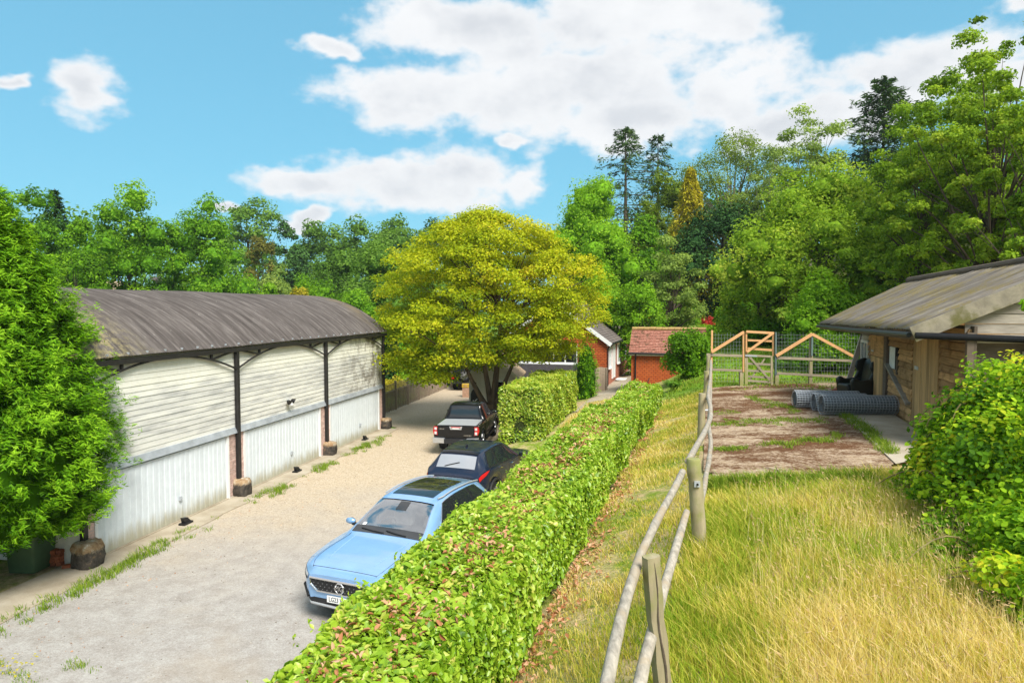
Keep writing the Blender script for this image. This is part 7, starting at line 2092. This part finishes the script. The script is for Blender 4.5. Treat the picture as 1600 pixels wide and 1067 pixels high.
tree_at(broadleaf, 'poplar_tree', 'dark tree at the right foot of the hazy poplar', 452, 352, 112, 70, 'yew', 8000, .5, 146, puffs=40, base=.0, pr=(.12, .2), tmid=.8)
tree_at(broadleaf, 'copper_tree', 'rounded bronze tree below the hazy poplar', 412, 374, 92, 62, 'brown', 7000, .36, 147, puffs=34, base=.05, pr=(.13, .21), tmid=.5)
row = [(505, 352, 120, 90, 'far', 'far tree at the left end of the hazy row'), (560, 344, 116, 96, 'far', 'far tree left of the middle of the hazy row'), (622, 342, 122, 96, 'far', 'far tree in the middle of the hazy row'),
       (680, 350, 125, 90, 'far', 'far tree at the right end of the hazy row, beside the maple top'), (742, 352, 128, 90, 'far', 'far tree whose crown just shows over the maple')]
for i, (px, py, d, wpx, lf, lb) in enumerate(row):
    tree_at(broadleaf, 'far_tree', lb, px, py, d, wpx, lf, 9000, .55, 150 + i, puffs=46, base=.0, pr=(.11, .19), tmid=.45, group='hazy trees along the skyline')
tree_at(broadleaf, 'beech_tree', 'tall mid green tree directly behind the left side of the maple', 610, 385, 70, 170, 'far', 22000, .30, 156, puffs=76, base=.0, pr=(.09, .16), tmid=.55)
tree_at(broadleaf, 'beech_tree', 'darker tree filling the gap left of the maple', 540, 395, 84, 110, 'far', 12000, .36, 157, puffs=50, base=.0, pr=(.11, .18), tmid=.35)
shr = [(432, 418, 70, 70, 'willow', .6, 'pale green shrub right of the dense round tree'), (470, 432, 66, 80, 'bright', .45, 'light green shrub in the middle above the barn roof'), (520, 440, 64, 80, 'bright', .35, 'leafy green shrub above the far end of the barn roof'),
       (462, 452, 60, 44, 'yellow', .35, 'yellow green shrub peeping over the barn roof'), (560, 455, 60, 70, 'oak', .75, 'dark shrub between the barn roof and the maple'), (420, 445, 64, 40, 'oak', .7, 'small dark shrub below the pale green one')]
for i, (px, py, d, wpx, lf, tm, lb) in enumerate(shr):
    tree_at(broadleaf, 'garden_shrub', lb, px, py, d, wpx, lf, 5000, .24, 160 + i, puffs=26, base=.0, pr=(.15, .24), tmid=tm, cat='shrub')
tree_at(broadleaf, 'lilac_bush', 'bare purplish grey bush above the barn roof', 243, 432, 46, 48, 'grey', 1500, .20, 170, puffs=22, base=.0, pr=(.14, .22), cat='shrub', aspect=.2)
tree_at(broadleaf, 'laurel_bush', 'bright leafy bush behind the panel fence', 648, 540, 46, 66, 'bright', 5200, .20, 171, puffs=26, base=.0, pr=(.15, .24), tmid=.5)
conifer('weeping_conifer', 'dark weeping evergreen right of the barn corner', spot(610, 46), 46, topz(505, 46), span(0, 46, 46), 'yew', 172, levels=34, per=8, n_leaf=26, ls=.4, droop=.9, power=.4, z0=.05, hang=1.3, z=0.0)
tree_at(broadleaf, 'forsythia_bush', 'yellow flowering bush showing through the fence trellis', 614, 590, 43, 46, 'yellow', 2600, .12, 173, puffs=20, base=.0, pr=(.15, .24), cat='shrub')
tree_at(broadleaf, 'laurel_bush', 'dark clipped evergreen at the end of the panel fence', 698, 588, 48.5, 24, 'yew', 1500, .14, 174, puffs=12, base=.0, pr=(.22, .3), cat='shrub', tmid=.8)
far_wood('woodland', 'hazy far woodland closing the valley behind the barn', [(-60, 330, 120, 190), (60, 350, 110, 150), (180, 345, 110, 150), (300, 350, 130, 150), (480, 400, 130, 130), (580, 380, 135, 130), (680, 370, 140, 140), (780, 360, 140, 150), (880, 370, 140, 150), (960, 380, 130, 140), (110, 330, 90, 150), (230, 345, 92, 150), (340, 360, 95, 140)], 'far', 34000, .62, 202)
far_wood('undergrowth', 'low green undergrowth between the barn and the far trees', [(20, 470, 48, 120), (110, 465, 50, 120), (220, 462, 52, 120), (330, 466, 54, 120), (430, 474, 56, 110), (520, 482, 56, 100), (600, 500, 54, 90), (680, 520, 54, 80), (740, 530, 54, 80)], 'oak', 20000, .26, 203, 'undergrowth')

# ---- brambles on the right bank -----------------------------------------------
def bramble(name, label, blobs, leaf, n, ls, seed, stems=40, tmid=.45, leaf6_=True):
    rg = np.random.default_rng(seed)
    bx0, by0 = blobs[0][0], blobs[0][1]
    root = plant(name, label, 'bush', bx0, by0)
    z0 = root.location.z
    C, R = [], []
    for (x, y, zc, r) in blobs:
        for k in range(14):
            d = rdir(rg, 1)[0]; rr = r * rg.uniform(.4, .9)
            C.append((x - bx0 + d[0] * rr, y - by0 + d[1] * rr, zc - z0 + d[2] * rr * .85)); R.append(r * rg.uniform(.25, .42))
    C, R = np.array(C), np.array(R)
    P, N, T, tint = puff_cloud(rg, C, R, .8, n, np.clip(tmid + rg.normal(0, .16, len(C)), 0, 1), .28, .6, (.25, 1.3))
    g = ground(P[:, 0] + bx0, P[:, 1] + by0) - z0
    ok = P[:, 2] > g; P, N, T, tint = P[ok], N[ok], T[ok], tint[ok]
    s = ls * rg.uniform(.6, 1.4, len(P))
    obj('foliage', (leaf6 if leaf6_ else leaf_mesh)('foliage', P, N, T, s, s * .75, tint, .12), LM[leaf], root, kind='stuff')
    mb = MB()
    for k in range(stems):
        c = C[rg.integers(min(len(C), 98))]; d = rdir(rg, 1)[0] * np.array([1, 1, .3]); Lc = rg.uniform(.5, 1.1)
        a = c * np.array([.8, .8, .5]); b = c + np.array([0, 0, .5]) + d * Lc * .3; e = c + d * Lc + np.array([0, 0, -.1])
        mb.tube(bez(a, b, e, 8), [.009] * 7 + [.004], 4, False)
    mb.build('stems', M_STEM, root, kind='stuff')
    return root
M_STEM = plain('bramble_stem', (0.16, 0.13, 0.05), 0.7, 0, 0.2, 0.4)
def bl(px, py, d, r): p = at(px, py, d); return (p.x, p.y, p.z, r)
bramble('bramble_bush', 'large bramble thicket with yellow tinged leaves before the stable doors', [bl(1575, 655, 9.6, 1.0), bl(1515, 690, 9.9, .72), bl(1630, 640, 9.2, 1.05), bl(1545, 740, 9.2, 1.05), bl(1470, 735, 9.7, .55), bl(1640, 740, 8.4, 1.2), bl(1520, 790, 8.8, .7), bl(1600, 810, 8.0, .9), bl(1430, 770, 10.0, .42), bl(1450, 720, 10.2, .32), bl(1540, 850, 8.2, .55)], 'bramble', 44000, .070, 210, 60, .50)
bramble('bramble_bush', 'lower bramble sprawl at the right edge in front of the large thicket', [bl(1570, 890, 7.0, .6), bl(1630, 900, 6.6, .75), bl(1500, 860, 7.9, .42), bl(1455, 840, 8.6, .30), bl(1650, 960, 5.9, .6), bl(1580, 960, 6.2, .35)], 'bramble', 22000, .062, 211, 36, .46)
airy(1640, 470, 7.6, 120, 700, 212, 'small leafy twigs reaching in at the right edge by the gable', 'bright', .10, 16, name='overhanging_branch', pr=(.08, .14), limbs=16)

# ---- fern and weeds -----------------------------------------------------------
def fern(x, y, label, nf, L, seed, group=None):
    rg = np.random.default_rng(seed); root = plant('fern', label, 'fern', x, y, None, group)
    Ps, Ns, Ts, ss = [], [], [], []
    for k in range(nf):
        a = 6.283 * k / nf + rg.uniform(-.3, .3); l = L * rg.uniform(.7, 1.1); el_ = rg.uniform(.7, 1.2)
        dirv = np.array([math.cos(a), math.sin(a), 0]); side = np.cross(dirv, UP)
        for u in np.linspace(.15, 1, 16):
            c = dirv * l * math.cos(el_) * u * 1.2 + UP * (l * math.sin(el_) * u - .75 * l * u * u * .6)
            for sg in (-1, 1):
                w = .42 * l * math.sin(math.pi * min(1, u * .85 + .15)) * .55 + .02
                Ps.append(c + side * sg * w * .5); Ts.append(side * sg + dirv * .5); Ns.append(UP + dirv * .2); ss.append(w)
    P = np.array(Ps); ss = np.array(ss)
    obj('fronds', leaf_mesh('fronds', P, np.array(Ns) + rg.normal(0, .15, P.shape), np.array(Ts), ss, np.maximum(.03, ss * .30), .5 + rg.normal(0, .2, len(P)), .1), LM['fern'], root, kind='stuff')
q = on(1052, 612, 2.1); fern(q.x, q.y, 'bright green fern below the leafy outhouse shrub', 12, 1.0, 1)
q = on(1030, 622, 2.0); fern(q.x, q.y, 'smaller fern at the end of the clipped hedge', 8, .6, 4)
for i, (px, py, lb) in enumerate(((1238, 585, 'fern growing behind the pen rails left of the middle post'), (1300, 590, 'fern in the shade behind the pen rails near the armchair'), (1250, 560, 'taller fern rising behind the top pen rail'))):
    q = on(px, py, 2.9); fern(q.x, q.y + 1.0, lb, 11, .95, 2 + i)

# ---- grass ----------------------------------------------------------------------
M_STRAW = leafmat('long_dry_grass', [(.20, .33, .020), (.38, .43, .040), (.62, .53, .10), (.74, .59, .20), (.84, .71, .41)], .35, .7, .15)
M_GREENGRASS = leafmat('green_grass', [(.09, .17, .012), (.17, .28, .02), (.28, .36, .04), (.42, .40, .09)], .3, .7, .15)
def blades(name, label, x, y, h, w, tint, m, seed, lean=.35, cat='grass', zoff=0.0):
    rg = np.random.default_rng(seed); n = len(x)
    z = ground(x, y) + zoff; a = rg.uniform(0, 6.283, n)
    side = np.stack([np.cos(a), np.sin(a), np.zeros(n)], -1)
    bend = np.stack([rg.normal(-.25, .5, n), rg.normal(0, .5, n), np.zeros(n)], -1) * (lean * h)[:, None]
    P0 = np.stack([x, y, z - .02], -1)
    mid = P0 + bend * .3 + UP * (h * .6)[:, None]; tip = P0 + bend + UP * h[:, None]
    w = np.broadcast_to(np.asarray(w), (n,))[:, None]
    V = np.stack([P0 - side * w * .5, P0 + side * w * .5, mid - side * w * .38, mid + side * w * .38, tip], 1).reshape(-1, 3)
    i = np.arange(n)[:, None] * 5
    F = np.stack([i + np.array([[0, 1, 3]]), i + np.array([[0, 3, 2]]), i + np.array([[2, 3, 4]])], 1).reshape(-1, 3)
    o = obj(name, np_mesh(name, V, F, np.repeat(np.clip(tint, 0, 1), 5)), m)
    return tag(o, label, cat, None, 'stuff')
def patchy(x, y, k=1.0):
    return .5 + .5 * np.sin(x * 1.7 * k + 1.3 * np.sin(y * 1.1 * k)) * np.cos(y * 1.9 * k + .8 * np.sin(x * .9 * k + 2))
rg = np.random.default_rng(300)
n = 135000                                        # long grass right of the fence, thinning with distance
yy = 3.0 + 8.6 * rg.random(n) ** 1.25
fl_ = np.interp(yy, [3, 5.1, 8.4, 11.6], [.40, 1.0, 2.2, 3.32]); fr_ = np.minimum(yy * .80 + .5, 7.6)
xx = fl_ + (fr_ - fl_) * rg.random(n)
pt_ = patchy(xx, yy); p2_ = patchy(xx + 7, yy - 3, 2.3)
short = 1 - smooth01(xx - fl_, 0, 1.0) * .65
hgt = (.10 + .30 * rg.random(n) ** 1.4 + .14 * pt_) * (1 - .45 * short) * np.where(yy > 10.2, .6, 1)
tn_ = np.clip(.06 + .52 * patchy(xx * .6 + 3, yy * .6) + .30 * p2_ + rg.normal(0, .22, n) - .15 * (1 - smooth01(xx - fl_, .2, 1.4)), 0, 1)
ok = rg.random(n) < (.55 + .45 * p2_)
blades('long_grass', 'long straw coloured grass between the fence and the brambles', xx[ok], yy[ok], hgt[ok], .0036 + .0009 * yy[ok], tn_[ok], M_STRAW, 301, .75)
n = 3600                                          # flowering stalks standing above it
yy = 3.2 + 7.0 * rg.random(n); fl_ = yy * .285 + .5; xx = fl_ + (yy * .78 - fl_) * rg.random(n) ** .8
seedz = .28 + .30 * rg.random(n)
blades('seed_stalks', 'pale seeding stalks standing above the long grass', xx, yy, seedz, .0030 + .0004 * yy, .75 + .25 * rg.random(n), M_STRAW, 302, .25)
P = np.stack([xx - .04, yy, ground(xx, yy) + seedz * .93], -1)
o = obj('seed_heads', leaf_mesh('seed_heads', P, rg.normal(size=P.shape), np.array([-.45, 0, 1.0]) + rg.normal(0, .35, P.shape), .055 * rg.uniform(.5, 1.4, n), .006 + .0007 * yy, rg.random(n)), LM['seed'], None, kind='stuff')
tag(o, 'pinkish straw seed heads nodding over the long grass', 'grass')
n = 58000                                         # short worn grass on the bank between hedge and fence
s = 2.0 + 24 * rg.random(n) ** 1.5; d = -1.72 + 1.55 * rg.random(n)
xx, yy = s * UX + d * UY, s * UY - d * UX
pt_ = patchy(xx, yy, 1.6)
ok = rg.random(n) < .35 + .65 * pt_
blades('bank_grass', 'short worn grass on the bank between the hedge and the fence', xx[ok], yy[ok], (.03 + .14 * rg.random(n) * pt_)[ok], .005 + .0008 * yy[ok], (.15 + .55 * patchy(xx, yy, .8) + rg.normal(0, .2, n))[ok], M_STRAW, 303, .8)
n = 19000                                         # lawn beyond the pen and the verge by the block hedge
s = 25 + 32 * rg.random(n); d = -1.6 + 7.5 * rg.random(n); xx, yy = s * UX + d * UY, s * UY - d * UX
blades('lawn_grass', 'bright green lawn beyond the pen gate', xx, yy, .05 + .16 * rg.random(n) * patchy(xx, yy), .055, .35 + .3 * patchy(xx, yy) + rg.normal(0, .16, n), M_GREENGRASS, 304, .6)
n = 16000
s = 19 + 14 * rg.random(n); d = -5.6 + 2.7 * rg.random(n); xx, yy = s * UX + d * UY, s * UY - d * UX
blades('verge_grass', 'rough grass verge between the two clipped hedges', xx, yy, .06 + .2 * rg.random(n) * patchy(xx, yy), .022, .4 + .4 * patchy(xx, yy) + rg.normal(0, .2, n), M_STRAW, 305, .6)
# weeds in the joint between apron and drive, and in the pen
def tufts(name, label, pts, per, rad, h, seed, m, w=.012, tm=.4):
    rg = np.random.default_rng(seed); pts = np.array(pts); idx = np.repeat(np.arange(len(pts)), per); n = len(idx)
    x = pts[idx, 0] + rg.normal(0, rad, n); y = pts[idx, 1] + rg.normal(0, rad, n)
    return blades(name, label, x, y, h * rg.uniform(.3, 1.2, n) * (pts[idx, 2] if pts.shape[1] > 2 else 1), w, tm + rg.normal(0, .22, n), m, seed, .8, 'weeds', .02)
rj = random.Random(8); pts = []
for l in np.arange(-13.5, 9.6, .07):
    k = .5 + .5 * math.sin(l * 1.3 + 2 * math.sin(l * .37)); 
    if rj.random() < k ** 1.2 * .95 + .06:
        a = bxy(l, .92 + rj.gauss(0, .12 + .05 * k)); pts.append((a[0], a[1], .5 + k * .8))
tufts('apron_weeds', 'green weeds growing along the edge of the concrete before the barn', pts, 34, .07, .12, 401, M_GREENGRASS, .014, .38)
pts = [(*on(px + rj.gauss(0, 4), py + rj.gauss(0, 2.2), 2.72)[:2], k) for (px, py, k) in [(1113 + i * 3.2, 658 + 2 * math.sin(i), .8) for i in range(56)] + [(1118 + i * 4.2, 700 - 13 * (i / 48) + 3 * math.sin(i * .5), 1.0) for i in range(20, 49)] + [(1118 + i * 3, 640 + i * .1, .6) for i in range(12)] + [(1170 + i * 2.2, 622 + i * .62, .9) for i in range(34)] + [(1310 + i * 1.2, 640 + i * 1.0, 1.3) for i in range(72)] + [(1125 + i * 2, 697, .8) for i in range(18)] + [(1112 + i * 1.9, 753 + 3 * math.sin(i * .7) + 2 * math.sin(i * .23), 1.5 + .8 * math.sin(i * .4)) for i in range(140)]]
tufts('pen_weeds', 'strips of green grass growing in the joints of the bare pen', pts, 46, .075, .11, 402, M_GREENGRASS, .016, .42)
pts = [(*on(px + rj.gauss(0, 14), py + rj.gauss(0, 5), 0)[:2], .8) for px, py in [(110, 1040), (20, 1050), (-10, 1040), (130, 1035), (30, 1062)] * 3]
tufts('drive_weeds', 'scattered weeds at the bottom left of the drive', pts, 26, .06, .10, 403, M_GREENGRASS, .010, .4)
n = 60; a = [on(rj.uniform(-20, 60), rj.uniform(1035, 1066), 0) for _ in range(n)]
P = np.array([(p.x, p.y, .06 + rj.random() * .12) for p in a])
o = obj('yellow_flowers', leaf_mesh('yellow_flowers', P, UP + RNG.normal(0, .3, P.shape), RNG.normal(size=P.shape), .04, .04, RNG.random(n)), LM['yellow'], None, kind='stuff'); tag(o, 'tiny yellow flowers in the bottom left weeds', 'flowers')
n = 26; a = [(3.0 + 5 * rj.random()) for _ in range(n)]
P = np.array([(y_ * .285 + .25 + rj.random() * 1.5, y_, 0) for y_ in a]); P[:, 2] = ground(P[:, 0], P[:, 1]) + .2 + .1 * RNG.random(n)
o = obj('buttercups', leaf_mesh('buttercups', P, UP + RNG.normal(0, .3, P.shape), RNG.normal(size=P.shape), .026, .026, RNG.random(n)), LM['yellow'], None, kind='stuff'); tag(o, 'few yellow buttercups in the long grass by the fence', 'flowers')
# fallen leaves along the foot of the hedge
n = 1700
s = 2.0 + 21 * RNG.random(n) ** 1.3; d = -1.74 + np.abs(RNG.normal(0, .20, n)); x, y = s * UX + d * UY, s * UY - d * UX
P = np.stack([x, y, ground(x, y) + .015 + .03 * RNG.random(n)], -1); sz = .075 * RNG.uniform(.6, 1.3, n)
o = obj('leaf_litter', leaf_mesh('leaf_litter', P, UP + RNG.normal(0, .4, P.shape), RNG.normal(size=P.shape), sz, sz * .5, RNG.random(n), .3), LM['dry'], None, kind='stuff'); tag(o, 'brown fallen leaves along the foot of the long hedge', 'leaf litter')

# loose stones and a few dead leaves lying on the drive
def stones(name, label, n, seed):
    rg = np.random.default_rng(seed); v, f = ICO
    l = -13 + 24 * rg.random(n) ** 1.2; off = 1.0 + 6.5 * rg.random(n) ** 1.1
    pts = np.array([bxy(a, b) for a, b in zip(l, off)]); s_, d_ = sd(pts[:, 0], pts[:, 1]); ok = (d_ < -4.6) & (pts[:, 1] > 6); pts = pts[ok]; n = len(pts)
    r = rg.uniform(.006, .016, n)
    V = np.concatenate([v * rr * rg.uniform(.6, 1.2, (12, 1)) * np.array([1.2, 1, .6]) + np.array([p[0], p[1], .008 + rr * .3]) for p, rr in zip(pts, r)])
    F = np.concatenate([f + 12 * i for i in range(n)])
    o = obj(name, np_mesh(name, V, F, np.repeat(rg.random(n), 12)), M_PEBBLE, None, kind='stuff'); return tag(o, label, 'stones', None, 'stuff')
M_PEBBLE = leafmat('loose_stone', [(.16, .13, .10), (.38, .33, .28), (.55, .50, .44)], 0.0, .9)
stones('loose_stones', 'small loose stones scattered over the worn drive', 1300, 501)
n = 420; l_ = RNG.uniform(-12, 9, n); f_ = np.abs(RNG.normal(0, 1.4, n)) + .7
pp = np.array([bxy(a, b) for a, b in zip(l_, f_)]); P = np.stack([pp[:, 0], pp[:, 1], np.full(n, .02)], -1); sz = RNG.uniform(.02, .05, n)
o = obj('dropped_leaves', leaf_mesh('dropped_leaves', P, UP + RNG.normal(0, .3, P.shape), RNG.normal(size=P.shape), sz, sz * .6, RNG.random(n)), LM['dry'], None, kind='stuff'); tag(o, 'few dry leaves dropped on the drive near the barn', 'leaves')
# ------------------------------------------------------------------ thin summer haze in the valley
t = Nt('haze_air')
t.N.remove(t.b)
pv = t.new('ShaderNodeVolumePrincipled')
pv.inputs['Color'].default_value = (0.86, 0.93, 1.0, 1)
pv.inputs['Density'].default_value = 0.00025
pv.inputs['Anisotropy'].default_value = 0.2
t.link(pv.outputs[0], t.out.inputs['Volume'])
hz = MB().box(-1000, 750, -450, 1000, -1.5, 60).build('haze', t.m)
hz['kind'] = 'stuff'; hz['label'] = 'thin summer haze over the valley'; hz['category'] = 'haze'
